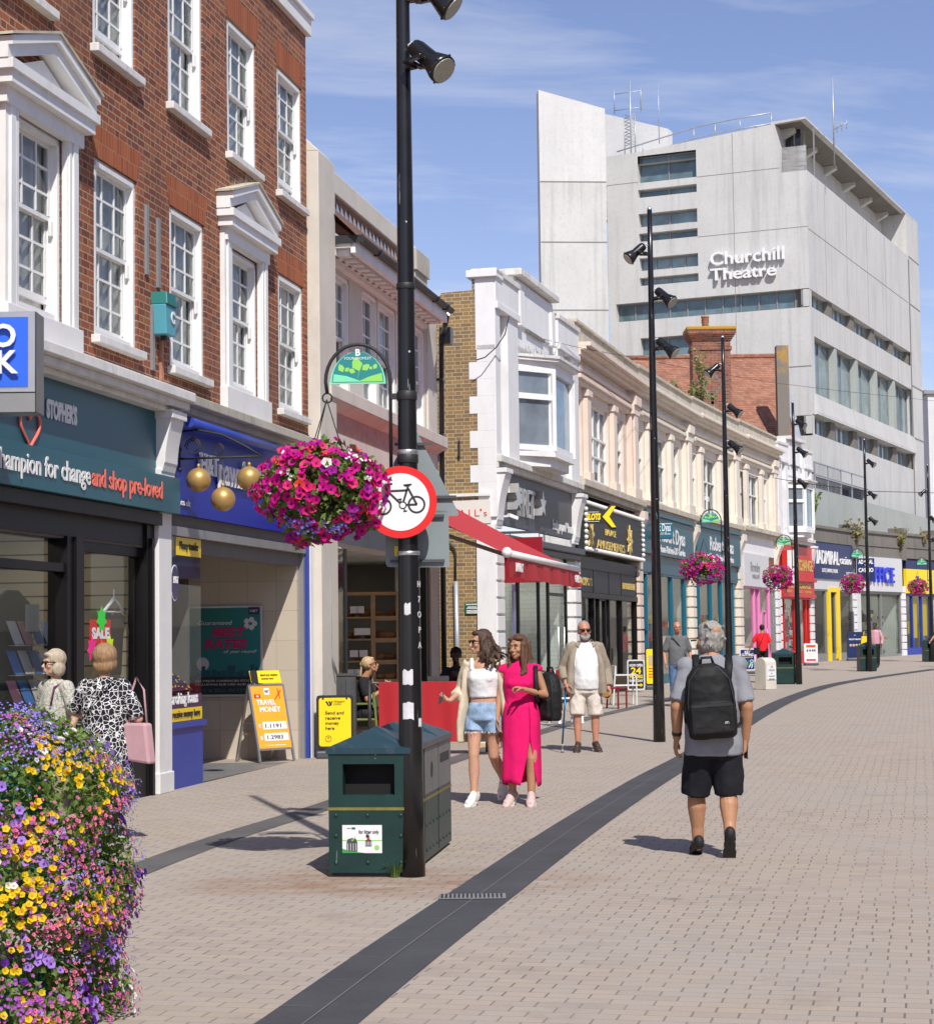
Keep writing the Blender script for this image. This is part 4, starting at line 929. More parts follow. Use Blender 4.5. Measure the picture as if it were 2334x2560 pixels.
# ---------------------------------------------------------------- the stepped white building and its stock brick flank
def XY(x, Y): p = at(x, 1500, Y); return (p.x, Y)
WB = Fac(XY(1229,38.3), XY(1440,46.1))
def quoins(t, s0, w, z1, mat, out=.10, h=.30, plinth=.0):
 b = MB(); z = plinth; k = 0
 while z < z1-.05:
  b.box(s0,s0+w,-out,.25,z+.025,min(z+h,z1)-.025); b.box(s0+.05,s0+w-.05,-out+.07,.25,z-.025 if z else 0,z+.03); z += h; k += 1
 return b.build('quoin_pier', mat, t, bev=.01)
def white_building(name, label, F, L, mirror=False):
 t = thing(name, label, 'building', (F.A.x,F.A.y,F.zb), F.rot())
 k = L/8.07; X = (lambda s: L-s*k) if mirror else (lambda s: s*k)
 def bx(b, a, c, *r): b.box(min(X(a),X(c)), max(X(a),X(c)), *r)
 def hole(a, c, z0, z1): return (min(X(a),X(c)), max(X(a),X(c)), z0, z1)
 H = [hole(.42,1.02,5.30,7.12), hole(2.1,5.7,5.15,7.4), hole(6.45,7.1,5.30,7.12)]
 b = MB(); b.wall(0, L, 4.9, 8.75, H, .0, .3); b.quad((0,0,0),(0,.0,0),(0,.0,8.75),(0,0,8.75)) if 0 else None
 b.quad((0,.25,8.75),(L,.25,8.75),(L,.25,4.9),(0,.25,4.9)) if 0 else None
 wl = b.build('wall', M['white'], t)
 p = MB()
 for a,c in ((0,.40),(1.04,1.95),(5.78,6.42),(7.15,8.06)): bx(p,a,c,-.14,.0,5.05,8.1)
 for a,c in ((.0,1.95),(5.78,8.06)): bx(p,a,c,-.2,.0,8.02,8.16); bx(p,a,c,-.16,.3,8.16,8.70)
 p.build_each('pilaster', M['white'], t, bev=.01)
 c = MB(); bx(c,-.04,2.0,-.2,.34,8.70,8.82); bx(c,5.75,8.1,-.2,.34,8.70,8.82); c.build_each('parapet_coping', M['whitedirty'], t, bev=.015)
 m = MB(); bx(m,1.97,5.76,-.05,.3,7.6,9.02); bx(m,2.15,5.4,-.10,-.05,8.05,8.95); bx(m,2.15,2.5,-.16,-.05,8.0,8.75); bx(m,5.15,5.5,-.16,-.05,8.0,8.75); m.build('attic_panel', M['white'], t, bev=.01)
 c = MB(); bx(c,1.9,5.6,-.24,.34,9.02,9.16); c.build('parapet_coping', M['whitedirty'], t, bev=.015)
 s = MB(); bx(s,3.0,4.6,-.115,-.09,7.98,8.05); s.build('recess_slot', M['concdark'], t)
 for h in (H[0],H[2]):
  f = MB(); f.box(h[0],h[1],.14,.2,h[2],h[2]+.06); f.box(h[0],h[1],.14,.2,h[3]-.06,h[3]); f.box(h[0],h[0]+.05,.14,.2,h[2],h[3]); f.box(h[1]-.05,h[1],.14,.2,h[2],h[3]); f.box(h[0],h[1],.13,.2,6.3,6.36)
  o = f.build('window', M['whitewood'], t); g = MB(); g.quad((h[0],.18,h[2]),(h[1],.18,h[2]),(h[1],.18,h[3]),(h[0],.18,h[3])); g.build('pane', M['sash'], o)
 # canted bay window
 q = lambda a: X(a); a0,a1,a2,a3 = 2.15,2.95,4.85,5.65; o_ = .62
 def plan(d=0): return [(q(a0)-(0 if 1 else d),.0),(q(a1),-o_-d),(q(a2),-o_-d),(q(a3),0)]
 pl = plan(); zb, zt = 5.42, 7.16
 fr = MB()
 for i in range(3):
  (x0,y0),(x1,y1) = pl[i],pl[i+1]; A, B = Vector((x0,y0,0)), Vector((x1,y1,0)); d = (B-A).normalized()
  for s_ in ((0,1) if i != 1 else (0,1)): P = A+(B-A)*s_; fr.bar(P+Vector((0,0,zb)),P+Vector((0,0,zt)),.14,.10,up=d)
  fr.bar(A+Vector((0,0,zb+.06)),B+Vector((0,0,zb+.06)),.10,.12); fr.bar(A+Vector((0,0,zt-.05)),B+Vector((0,0,zt-.05)),.10,.10)
  if i != 1: fr.bar(A+Vector((0,0,6.55)),B+Vector((0,0,6.55)),.10,.12)
 o = fr.build('bay_window', M['whitewood'], t)
 g = MB()
 for i in range(3): (x0,y0),(x1,y1) = pl[i],pl[i+1]; g.quad((x0,y0+.03,zb),(x1,y1+.03,zb),(x1,y1+.03,zt),(x0,y0+.03,zt), 0 if i == 1 else 1)
 g.build('pane', [M['bayglass'], M['sash']], o)
 def slab(z0, z1, d, mat, nm):
  c = MB(); P = [(q(a0)+(-d if not mirror else d),.02),(q(a1)+(-d*.5 if not mirror else d*.5),-o_-d),(q(a2)+(d*.5 if not mirror else -d*.5),-o_-d),(q(a3)+(d if not mirror else -d),.02)]
  if mirror: P = P[::-1]
  c.prism([(x,y,z0) for x,y in P], (0,0,z1-z0)); c.build(nm, M[mat], o)
 slab(5.30,5.42,.06,'white','sill'); slab(5.1,5.30,-.06,'white','bay_base'); slab(7.16,7.30,.05,'white','head'); slab(7.30,7.36,.16,'white','cornice'); slab(7.36,7.42,.2,'whitedirty','bay_roof')
 if not mirror:
  sp = MB(); r = random.Random(4)
  for i in range(110): x = q(a0)+(q(a3)-q(a0))*r.random(); y = -r.uniform(.35,.78) if q(a1)-.1 < x < q(a2)+.1 else -r.uniform(.05,.5); sp.tube([(x,y,7.42),(x+r.uniform(-.05,.05),y+r.uniform(-.05,.05),7.42+r.uniform(.1,.17))],.004,3)
  sp.build('bird_spikes', M['grey'], o)
 l = MB(); l.box(0.0,L,-.24,.05,4.98,5.12); l.box(0,L,-.17,.05,4.86,4.98); l.build('string_course', M['whitedirty'], t, bev=.012)
 return t
M['bayglass'] = window_glass('sky_reflecting_glass', (.15,.24,.32), .05)
WBT = white_building('white_building', 'white stepped building with a bay window and yellow brick side wall', WB, WB.L)
def flank():
 t = WBT; W = 3.6
 b = MB(); zt = [(0,8.62),(.32,8.62),(.32,8.40),(.95,8.38),(1.3,7.7),(W,6.4)]
 # profile of the side wall, stepping down towards the back
 b.poly([(0,0,0)]+[(0,y,z) for y,z in zt]+[(0,W,0)]); b.build('flank_wall', M['stockbrick'], t)
 q = MB(); z = 3.9; k = 0
 while z < 7.2: q.box(-.012,.3,-.13,.40 if k%2 == 0 else .24,z,z+.34); z += .34; k += 1
 q.box(-.012,.3,-.13,.26,7.2,8.7); q.build('quoin_pier', M['white'], t, bev=.005)
 c = MB(); c.box(-.10,.5,-.2,.42,8.64,8.78); c.build('parapet_coping', M['white'], t, bev=.01)
 quoins(t, -.02, .62, 3.55, M['white'], .12, .33); quoins(t, WB.L-.62, .62, 3.55, M['white'], .12, .33)
 for s0 in (-.02, WB.L-.62):
  corbel(t, s0+.06, s0+.56, 3.75, 4.86, .30, M['white'])
 p = MB(); p.box(-.05,.1,-.1,.28,0,3.75); p.build('quoin_pier', M['white'], t)
 ir = MB()
 for y in (.62,1.02): ir.box(-.03,0,y-.015,y+.015,5.05,5.42); ir.box(-.05,-.02,y-.02,y+.02,5.1,5.16)
 ir.build_each('wall_anchor', M['iron'], t)
 # sandwich shop front
 L = WB.L; f = MB(); f.box(.66,L-.66,.0,.14,.0,.14); f.box(.66,L-.66,-.02,.14,3.32,3.5)
 for x in (.66,2.4,4.3,5.25,L-.95): f.box(x,x+.07,.03,.1,.14,3.32)
 f.box(5.3,6.9,.03,.1,2.45,2.52)
 fo = f.build('shop_front', M['darkframe'], t)
 g = MB(); g.quad((.66,.06,.14),(L-.66,.06,.14),(L-.66,.06,3.32),(.66,.06,3.32)); g.build('pane', M['clear'], fo)
 h = MB(); h.tube([(5.75,.0,.85),(5.75,-.07,.85),(5.75,-.07,1.75),(5.75,0,1.75)],.018,6); h.tube([(6.35,.0,.85),(6.35,-.07,.85),(6.35,-.07,1.75),(6.35,0,1.75)],.018,6); h.build('handle', M['steel'], fo)
 shop_room(t, .62, L-.62, 4.0, .01, 3.5, 'shoptile', 'shoptile', 'floorgrey')
 for x in (1.5,3.2,5,6.5): MB().box(x-.5,x+.5,1,1.3,3.42,3.46).build('added_glow_panel', M['lamp'], t)  # glow panels added to light up the sandwich shop
 bn = MB(); bn.box(3.0,3.62,.3,.32,1.15,2.65); bn.build('window_poster', M['lilac'], t)
 bn = MB(); bn.prism([(3.2,.29,2.45),(3.52,.29,2.3),(3.5,.29,1.4),(3.3,.29,1.6)],(0,.005,0)); bn.build('poster_picture', M['oak'], t)
 b = MB(); b.box(.3,L-.3,-.30,.05,3.42,3.56); b.box(.4,L-.4,-.22,.0,3.30,3.42); b.build('awning_cassette', M['anth'], t, bev=.02)
def _shoptile():
 m = MatB('white_brick_tile', .3); h = .1; row = (m.z/h).floor(); u = m.x+m.y+row.mod(2)*.15; cell = (u/.3).floor()
 j = (m.z-row*h < .006).max(u-cell*.3 < .006); m.col(m.mix(j, (.62,.68,.64), (.35,.38,.37))); return m.m
M['shoptile'] = _shoptile(); M['lilac'] = paint('lilac_poster', sr(170,160,215), .5, .25, 2)
flank()
def star(c, r, n=6, k=.5, depth=.08):
 return [(c[0]+(r if i%2 == 0 else r*k)*math.sin(math.pi*i/n), c[1], c[2]+(r if i%2 == 0 else r*k)*math.cos(math.pi*i/n)) for i in range(2*n)]
def onf(F, name, label, cat, s, out, z, group=None): return thing(name, label, cat, F.w(s,out,z), F.rot(), group)
def pret_signs():
 z8 = Z(1250,1150,3.36); L = WB.L
 t = onf(WB, 'shop_sign', 'dark grey fascia sign with tall silver letters between two stars', 'shop sign', 0, .0, 3.78)
 b = MB(); b.box(.62,L-.64,-.06,.03,0,1.08); b.build('panel', M['anth'], t)
 s0, s1 = WB.p(*z8(150,300),.1)[0], WB.p(*z8(285,330),.1)[0]; z0, z1 = WB.p(*z8(160,470),.1)[1]-3.78, WB.p(*z8(160,215),.1)[1]-3.78
 lettering('lettering', 'PRET', (z1-z0)*1.37, M['chrome'], t, ((s0+s1)/2,-.07,z0), w=s1-s0, bold=.0, ext=.03)
 for x, y in ((100,320),(310,375)):
  s, z = WB.p(*z8(x,y),.12); m = MB(); m.prism(star((s,-.26,z-3.78),.30,5,.45),(0,.2,0)); m.build('star', M['chrome'], t)
 s0, s1 = WB.p(*z8(452,540),.1)[0], WB.p(*z8(630,580),.1)[0]; zz = WB.p(*z8(540,570),.1)[1]-3.78
 lettering('lettering', 'Freshly prepared * Bromley', .3, M['wtxt'], t, ((s0+s1)/2,-.066,zz-.08), w=s1-s0, bold=.006)
 # red projecting sign and its arm
 a = onf(WB, 'projecting_sign', 'dark red square sign hanging from a grey arm over the sandwich shop', 'sign', .75, .0, 2.62)
 b = MB(); b.box(-.035,.035,-.86,-.08,0,.90); b.build('panel', M['wine'], a, bev=.004)
 b = MB(); b.bar((0,0,1.0),(0,-.95,1.0),.05); b.tube([(0,-.2,.98),(0,-.2,.9)],.01,5); b.tube([(0,-.8,.98),(0,-.8,.9)],.01,5); b.build('arm', M['anth'], a)
 cm = onf(WB, 'security_camera', 'white security camera on the corner of the dark grey sign', 'camera', .75, .06, 3.95)
 b = MB(); b.bar((0,0,0),(0,-.12,.0),.04); b.bar((-.02,-.12,.02),(.16,-.25,-.04),.08,.07); b.build('housing', M['white'], cm)
M['wine'] = paint('dark_red_sign', sr(142,16,32), .45, .04, 2)
pret_signs()
def gails_sign():
 # sign board on the yellow brick flank
 ex = -WB.n; F = Fac((WB.A.x+ex.x*2.4, WB.A.y+ex.y*2.4), (WB.A.x, WB.A.y), WB.zb)   # runs towards the street corner
 zq = Z(1100,1250,8.06); z0, z1 = F.p(*zq(700,478))[1], F.p(*zq(600,10))[1]
 t = thing('shop_sign', 'cream sign board with thin red capital letters on the yellow brick flank wall', 'shop sign', F.w(2.4,.02,z0), F.rot())
 b = MB(); b.box(-1.75,.0,-.03,.01,0,z1-z0); b.build('panel', M['creamsign'], t)
 b = MB(); b.box(-1.75,.0,-.05,.01,z1-z0+.08,z1-z0+.14); b.build('rail', M['white'], t)
 h = F.p(*zq(600,180))[1]-F.p(*zq(600,335))[1]; zb = F.p(*zq(600,335))[1]-z0
 for ch, xa, xb, yb in (('G',185,325,335),('A',395,525,335),('I',595,612,335),('L',705,800,330),("'",820,850,335),('s',890,955,332)):
  a, c = F.p(*zq(xa,300))[0]-2.4, F.p(*zq(xb,300))[0]-2.4
  lettering('lettering', ch, h*1.37 if ch != 's' else h*1.37*.88, M['signred'], t, ((a+c)/2,-.032,zb), w=c-a, bold=-.004)
 # private property notice
 zq2 = Z(1080,1500,6.72); a, z1_ = F.p(*zq2(552,45)); c, z0_ = F.p(*zq2(803,238))
 n = thing('notice', 'small green notice with white lettering on the yellow brick wall', 'notice', F.w((a+c)/2,.02,z0_), F.rot())
 w = c-a; h = z1_-z0_; b = MB(); b.box(-w/2,w/2,-.01,.01,0,h); b.build('plate', M['noticegreen'], n)
 for i,(tx,sz,zf,wf) in enumerate((('PRIVATE PROPERTY',.15,.78,.84),('THIS AREA IS OWNED BY',.10,.58,.62),('AND ANY VEHICLES PARKED',.10,.47,.76),('NO LIABILITY IS ACCEPTED',.10,.28,.76),('FOR ANY LOSS OR DAMAGE',.10,.17,.7),('TO PERSONS OR PROPERTY',.10,.07,.8))):
  lettering('lettering', tx, h*sz, M['wtxt'], n, (0,-.013,h*zf), w=w*wf, bold=.002)
 # drain pipe on the wall: black cable above, galvanised pipe below
 zq3 = Z(1100,1250,8.06)
 P = lambda x,y: F.p(*zq3(x,y))
 pts = [P(165,885),P(240,910),P(305,1000),P(322,1120),P(318,1640)]
 d = thing('drain_pipe', 'galvanised pipe with a bent black cable rising from it on yellow brick', 'pipe', (F.A.x,F.A.y,F.zb), F.rot())
 b = MB(); b.tube([(s,-.05,z) for s,z in pts], .022, 6); b.build('cable', M['blackmat'], d)
 s, z = P(335,1640); b = MB(); b.tube([(s,-.06,z),(s+.02,-.06,.0)], .048, 10); b.build('pipe', M['galv'], d)
 return F
M['creamsign'] = paint('cream_sign_panel', (.74,.69,.63), .5, .03, 1); M['noticegreen'] = paint('green_notice', sr(14,92,66), .45, .04, 2)
SF = gails_sign()
def red_awning():
 s0, s1, out = 1.3, 8.45, 2.5; zw, ze = 4.03, 2.75
 t = onf(GB, 'awning', 'large red fabric awning with a white front bar, pulled out beside the yellow wall', 'awning', s0, .02, 0)
 w = s1-s0; b = MB(); n = 14
 vs = []
 for i in range(n+1):
  for k in range(9):
   f = k/8; sag = .035*math.sin(math.pi*f)*(1 if 0 < i < n else .6); vs.append((w*i/n,-.1-(out-.1)*f,zw+(ze-zw)*f-sag))
 b.add(vs, [(i*9+k,(i+1)*9+k,(i+1)*9+k+1,i*9+k+1) for i in range(n) for k in range(8)], 0, True)
 b.build('canopy', M['awnred'], t)
 b = MB(); m = 40; vs = []
 for i in range(m+1):
  x = w*i/m; d = .018*math.sin(i*.9)+.012*math.sin(i*2.3); vs += [(x,-out-.02,ze-.03),(x,-out-.02+d,ze-.17),(x,-out-.02+d*1.6,ze-.31+.01*math.sin(i*.5))]
 b.add(vs, [(i*3+k,(i+1)*3+k,(i+1)*3+k+1,i*3+k+1) for i in range(m) for k in range(2)], 0, True); b.build('valance', M['awnred'], t)
 b = MB(); b.tube([(-.03,-out,ze+.02),(w+.03,-out,ze+.02)], .055, 10); b.ball((-.05,-out,ze+.03),.075,8); b.build('front_bar', M['whitewood'], t)
 for x in (.25, w-.25):
  b = MB(); b.bar((x,-.05,zw-.35),(x+(.5 if x < 1 else -.5),-1.2,zw-.85),.07,.05); b.bar((x+(.5 if x < 1 else -.5),-1.2,zw-.85),(x,-out+.05,ze+.0),.07,.05); b.build('folding_arm', M['armbrown'], t)
 lettering('lettering', 'BAKERY', .17, M['wtxt'], t, (.62,-out-.06,ze-.22), w=.62, bold=.004)
 lettering('lettering', "GAIL's", .17, M['wtxt'], t, (w-.5,-out-.06,ze-.22), w=.6, bold=.004)
M['awnred'] = paint('red_awning_cloth', sr(178,42,48), .8, .06, 2, bump=.1); M['armbrown'] = paint('bronze_arm', (.22,.17,.15), .5, .1, 3)
red_awning()
# ---------------------------------------------------------------- cream terrace, four shop bays
_xs = [(1440,46.1),(1598,54.5),(1732,62.5),(1850,70),(1943,76.5),(2028,81.5),(2137,87),(2259,92),(2345,95.6)]
CP = [XY(*a) for a in _xs]; CF = [Fac(CP[i], CP[i+1]) for i in range(8)]
def terrace():
 F0 = CF[0]; t = thing('cream_terrace', 'long cream terrace with pilasters, tall upper windows and a stained parapet', 'building', (F0.A.x,F0.A.y,F0.zb), F0.rot())
 r0 = F0.rot()
 for bi in range(4):
  F = CF[bi]; L = F.L; wall = 'pinkcream' if bi == 0 else 'cream'
  def put(b, name, mat, par=t, bev=0):
   M_ = Matrix.Rotation(F.rot()-r0, 4, 'Z'); o = F.A-F0.A; c, s = math.cos(-r0), math.sin(-r0)
   ox, oy = o.x*c-o.y*s, o.x*s+o.y*c; dz = F.zb-F0.zb
   b.v = [tuple(M_@Vector(v)+Vector((ox,oy,dz))) for v in b.v]
   return b.build(name, mat, par, bev=bev)
  k = L/8.7
  H = [(.15*k,1.0*k,5.34,7.2),(2.05*k,4.45*k,5.34,7.25),(5.55*k,6.6*k,5.34,7.25)]
  if bi == 3: H = [(.5*k,1.3*k,5.34,7.2),(2.3*k,4.6*k,5.34,7.2),(5.7*k,6.7*k,5.34,7.2)]
  b = MB(); b.wall(0,L,4.9,8.9,H,0,.22); put(b,'wall',M[wall])
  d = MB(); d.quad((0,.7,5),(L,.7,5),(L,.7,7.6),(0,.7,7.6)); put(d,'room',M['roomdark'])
  for a in (1.28,4.75,):
   p = MB(); p.box(a*k-.16,a*k+.28,-.13,0,5.2,7.5); p.box(a*k-.22,a*k+.34,-.18,0,5.2,5.45); p.box(a*k-.2,a*k+.32,-.17,0,7.3,7.45); put(p,'pilaster',M[wall],bev=.01)
  p = MB(); a = 7.15*k; p.box(a-.1,a+.75,-.16,0,5.2,7.9); p.box(a+.05,a+.60,-.22,-.16,5.3,7.6); p.box(a-.2,a+.85,-.26,0,5.2,5.5); p.box(a-.16,a+.81,-.24,0,7.5,7.75); p.box(a-.1,a+.75,-.3,0,7.75,8.0); put(p,'pilaster',M[wall],bev=.01)
  c = MB(); c.box(0,L,-.12,0,7.5,7.62); c.box(0,L,-.2,0,7.62,7.72); c.box(0,L,-.16,0,7.82,7.92); put(c,'frieze',M[wall],bev=.008)
  c = MB(); c.box(0,L,-.2,0,8.16,8.28); c.box(0,L,-.34,0,8.28,8.36); c.box(0,L,-.45,.05,8.36,8.46); put(c,'cornice',M[wall],bev=.008)
  c = MB(); c.box(0,L,-.06,.3,8.46,8.95); c.box(0,L,-.12,.36,8.95,9.03); put(c,'parapet_coping',M['creamdirty'],bev=.01)
  l = MB(); l.box(0,L,-.26,.05,5.06,5.22); l.box(0,L,-.18,.05,4.92,5.06); put(l,'string_course',M['creamdirty'],bev=.012)
  for i,h in enumerate(H):
   fm = 'whitewood'
   f = MB(); w = .06; f.box(h[0],h[1],.08,.15,h[2],h[2]+w); f.box(h[0],h[1],.08,.15,h[3]-w,h[3]); n = 3 if (i == 1 and bi == 0) else (2 if i == 1 else 1)
   for j in range(n+1): x = h[0]+(h[1]-h[0])*j/n; f.box(max(h[0],x-w*.6),min(h[1],x+w*.6),.08,.15,h[2]+w,h[3]-w)
   f.box(h[0],h[1],.07,.15,6.42,6.48)
   if bi == 0: f.box(h[0],h[1],.07,.15,5.95 if i == 1 else 6.1,6.0 if i == 1 else 6.14)
   o = put(f,'window',M[fm])
   g = MB(); g.quad((h[0],.13,h[2]),(h[1],.13,h[2]),(h[1],.13,h[3]),(h[0],.13,h[3])); put(g,'pane',M['clear'],o)
   bl = MB(); z0 = 6.45 if bi else 5.4; zz = z0 if i != 1 else z0+.3; bl.quad((h[0],.3,zz),(h[1],.3,zz),(h[1],.3,h[3]),(h[0],.3,h[3])); put(bl,'blind',M['blindtan'] if i != 1 or bi else M['net'],o)
   if bi in (1,2) and i != 2:
    tx = {(1,0):'Home',(1,1):'Kitchen',(2,0):'DIY',(2,1):'Garden'}[(bi,i)]
    q = text_mb(tx, .34, .004); q.v = [(x*(h[1]-h[0])*.5/1.0*.8+(h[0]+h[1])/2,y+.12,z+5.85) for x,y,z in q.v]; put(q,'lettering',M['wtxt'],o)
  # ground floor: rusticated pier and corbel at the far end of each bay
  for s0 in ((L-.62,) if bi else (L-.62,)):
   b = MB(); z = 0; hh = .33
   while z < 3.5: b.box(s0,s0+.62,-.12,.25,z+.025,z+hh-.025); b.box(s0+.05,s0+.57,-.05,.25,max(0,z-.025),z+.03); z += hh
   put(b,'quoin_pier',M[wall if bi < 3 else 'white'],bev=.01)
   b = MB(); n = 8; pts = [(-.05,3.75)]
   for i in range(n+1): q = i/n; pts.append((-(.08+.22*q*q),3.85+.85*q))
   pts += [(-.3,4.92),(0,4.92),(0,3.75)]; b.prism([(s0+.06,y,z) for y,z in pts],(.5,0,0)); b.box(s0-.02,s0+.64,-.12,.1,3.6,3.75); put(b,'corbel',M[wall],bev=.006)
 return t
M['blindtan'] = paint('faded_blind', (.42,.35,.27), .9, .1, 2)
CT = terrace()
LW = CF[4].L
WB2 = white_building('white_building', 'far cream-white building with a lead-topped bay window over a red shop front', CF[4], LW, mirror=True)
quoins(WB2, LW-.5, .5, 3.5, M['white'], .12, .33); corbel(WB2, LW-.5, LW, 3.75, 4.86, .3, M['white'])
quoins(WB2, 0, .35, 3.3, M['white'], .1, .33)
# ---------------------------------------------------------------- far shop fronts (each a thing of its own) and their signs
def front(F, label, frame, s0, s1, top, posts, riser=.12, glass='clear', wall='intlight', back=None, doors=(), dep=4.0):
 t = onf(F, 'shop', label, 'shop', s0, 0, 0); w = s1-s0
 b = MB(); b.box(0,w,.0,.14,0,riser); b.box(0,w,-.03,.14,top-.12,top)
 for x in posts: b.box(x*w-.05,x*w+.05,-.03,.11,riser,top-.12)
 fo = b.build('frame', M[frame], t); g = MB(); g.quad((0,.05,riser),(w,.05,riser),(w,.05,top),(0,.05,top)); g.build('pane', M[glass], t)
 shop_room(t, 0, w, dep, .01, top+.2, wall, back, 'floorgrey')
 for i in range(max(2,int(w/2.2))):
  x = (i+.5)*w/max(2,int(w/2.2)); MB().box(x-.5,x+.5,dep*.3,dep*.3+.25,top+.12,top+.15).build('added_glow_panel', M['lamp'], t)  # glow panels added behind each front to brighten its room
 for x, h in doors:
  d = MB(); d.box(x*w-.45,x*w-.38,.0,.1,riser,h); d.box(x*w+.38,x*w+.45,.0,.1,riser,h); d.box(x*w-.45,x*w+.45,.0,.1,h-.07,h); d.tube([(x*w+.3,-.05,.9),(x*w+.3,-.05,1.5)],.02,6); d.build('door', M[frame], t)
 return t
def fsign(F, label, mat, s0, s1, z0, z1, out=.06):
 t = onf(F, 'shop_sign', label, 'shop sign', s0, 0, z0); MB().box(0,s1-s0,-out,.02,0,z1-z0).build('panel', M[mat], t, bev=.005); return t
def stock(t, w, seed, cols, z0=.4, z1=2.2, y=1.2, n=40):
 r = random.Random(seed)
 for k,c in enumerate(cols):
  b = MB()
  for i in range(n//len(cols)): x = r.uniform(.3,w-.3); z = r.uniform(z0,z1); yy = r.uniform(.4,y); a = r.uniform(.08,.22); b.box(x-a,x+a,yy,yy+.12,z,z+r.uniform(.1,.35))
  structure(b.build('shop_display', M[c], t), "stuff")
def far_shops():
 zr = Z(1400,1000,1.968); z8 = Z(1250,1150,3.36); z7 = Z(1980,1150,3.537)
 # --- amusement arcade
 F = CF[0]; L = F.L
 t = front(F, 'black arcade shop front with a dark doorway and star patterned glass', 'darkframe', .05, L-.62, 3.4, (0,.25,.5,.72,1), .5, 'clear', 'interior', doors=((.4,2.45),))
 w = L-.67; b = MB(); b.box(0,w,-.06,.1,2.42,2.55); b.box(0,w,-.05,.1,3.12,3.4)
 b.build('transom', M['darkframe'], t)
 b = MB(); b.box(.1,w-.1,-.02,.04,2.56,3.12); b.build('upper_panel', M['blackmat'], t)
 lettering('lettering', 'JACKPOTS', .26, M['gold'], t, (1.0,-.03,2.72), w=1.5, bold=.006); lettering('lettering', 'PLAY ROULETTE HERE', .22, M['gold'], t, (w-1.2,-.03,2.74), w=1.9, bold=.006)
 g = MB(); g.quad((w*.27,.4,.05),(w*.5,.4,.05),(w*.5,.4,2.42),(w*.27,.4,2.42)); g.build('inner_door', M['grey'], t)
 for cx, cz, r in ((w*.38,1.75,.55),(w*.36,.9,.5)):
  p = star((cx,.38,cz),r,5,.45); b = MB(); b.tube(p+[p[0]],.03,4,caps=False); b.build('star', M['btxt'], t)
 s = fsign(F, 'black arcade fascia sign edged with white bulbs, gold lettering and suns', 'blackmat', .03, L-.64, 3.5, 4.72, .2)
 w = L-.67
 for (x0,z0,x1,z1,n) in ((.05,.06,w-.05,.06,34),(.05,1.16,w-.05,1.16,34),(.05,.2,.05,1.0,6),(w-.05,.2,w-.05,1.0,6)):
  bl = MB()
  for i in range(n+1): bl.ball((x0+(x1-x0)*i/n,-.25,z0+(z1-z0)*i/n),.055,5)
  bl.build('bulb_row', M['bulb'], s)
 for tx, tl, tr, yb, yt in (('PALACE',883,970,610,555),('AMUSEMENTS',815,1045,715,640)):
  a, c = F.p(*z8(tl,yb),.22)[0]-.03, F.p(*z8(tr,yb),.22)[0]-.03; zb = F.p(*z8(tl,yb),.22)[1]-3.5; zt = F.p(*z8(tl,yt),.22)[1]-3.5
  lettering('lettering', tx, (zt-zb)*1.37, M['gold'], s, ((a+c)/2,-.21,zb-.06), w=c-a, bold=.0, ext=.01)
 for x, y in ((760,620),(1087,680)):
  q = F.p(*z8(x,y),.22); m = MB(); m.prism(star((q[0]-.03,-.24,q[1]-3.5),.42,8,.55),(0,.03,0)); m.prism(star((q[0]-.03,-.26,q[1]-3.5),.2,8,.5),(0,.02,0)); m.build('sun_emblem', M['gold'], s)
 # projecting SLOTS arrow
 q = F.p(*z8(700,455),.6); p = onf(F, 'projecting_sign', 'black projecting sign with yellow lettering and a yellow chevron pointing left', 'sign', -.25, .1, 4.18)
 X = lambda x: at(x,1260,46.2).x; zc = at(1480,1283,46.0)
 pr = thing('projecting_sign', 'black and yellow arrow sign pointing left over the arcade', 'sign', (at(1455,1290,46.3).x,46.3,at(1455,1310,46.3).z), 0)
 bpy.data.objects.remove(p)
 wd_, ht = X(1514)-X(1459), at(1460,1268,46.3).z-at(1460,1302,46.3).z
 b = MB(); b.box(0,wd_+.1,-.06,.06,0,ht); b.build('panel', M['btxt'], pr)
 cx0, cx1, cx2 = X(1505)-X(1455), X(1528)-X(1455), X(1533)-X(1455); zm = ht/2; H = ht*.78
 def chev(e,y0,y1,mat): m = MB(); m.prism([(cx0-e,y0,zm),(cx1-e*.4,y0,zm+H+e),(cx1+.1+e*.6,y0,zm+H+e),(cx0+.16+e*.5,y0,zm),(cx1+.1+e*.6,y0,zm-H-e),(cx1-e*.4,y0,zm-H-e)],(0,y1-y0,0)); m.build('chevron', M[mat], pr)
 chev(.05,-.05,.05,'btxt'); chev(0,-.085,-.055,'yellow')
 lettering('lettering', 'SLOTS', ht*.62, M['yellow'], pr, ((X(1463)+X(1500))/2-X(1455),-.065,ht*.3), w=X(1500)-X(1463), bold=.012, shear=.2)
 bl = MB()
 for i in range(14):
  for z in (.05,ht-.05): bl.ball((.06+i*(wd_-.2)/13,-.07,z),.012,4)
 bl.build('bulb_row', M['bulb'], pr)
 fl = onf(F, 'floodlight', 'small black floodlight over the arcade pier', 'light', L-.4, .3, 3.2); b = MB(); b.bar((0,0,0),(0,-.25,.05),.05); b.prism([(-.14,-.3,-.08),(.14,-.3,-.08),(.1,-.15,.1),(-.1,-.15,.1)],(0,-.12,0)); b.build('lamp_head', M['blackmat'], fl)
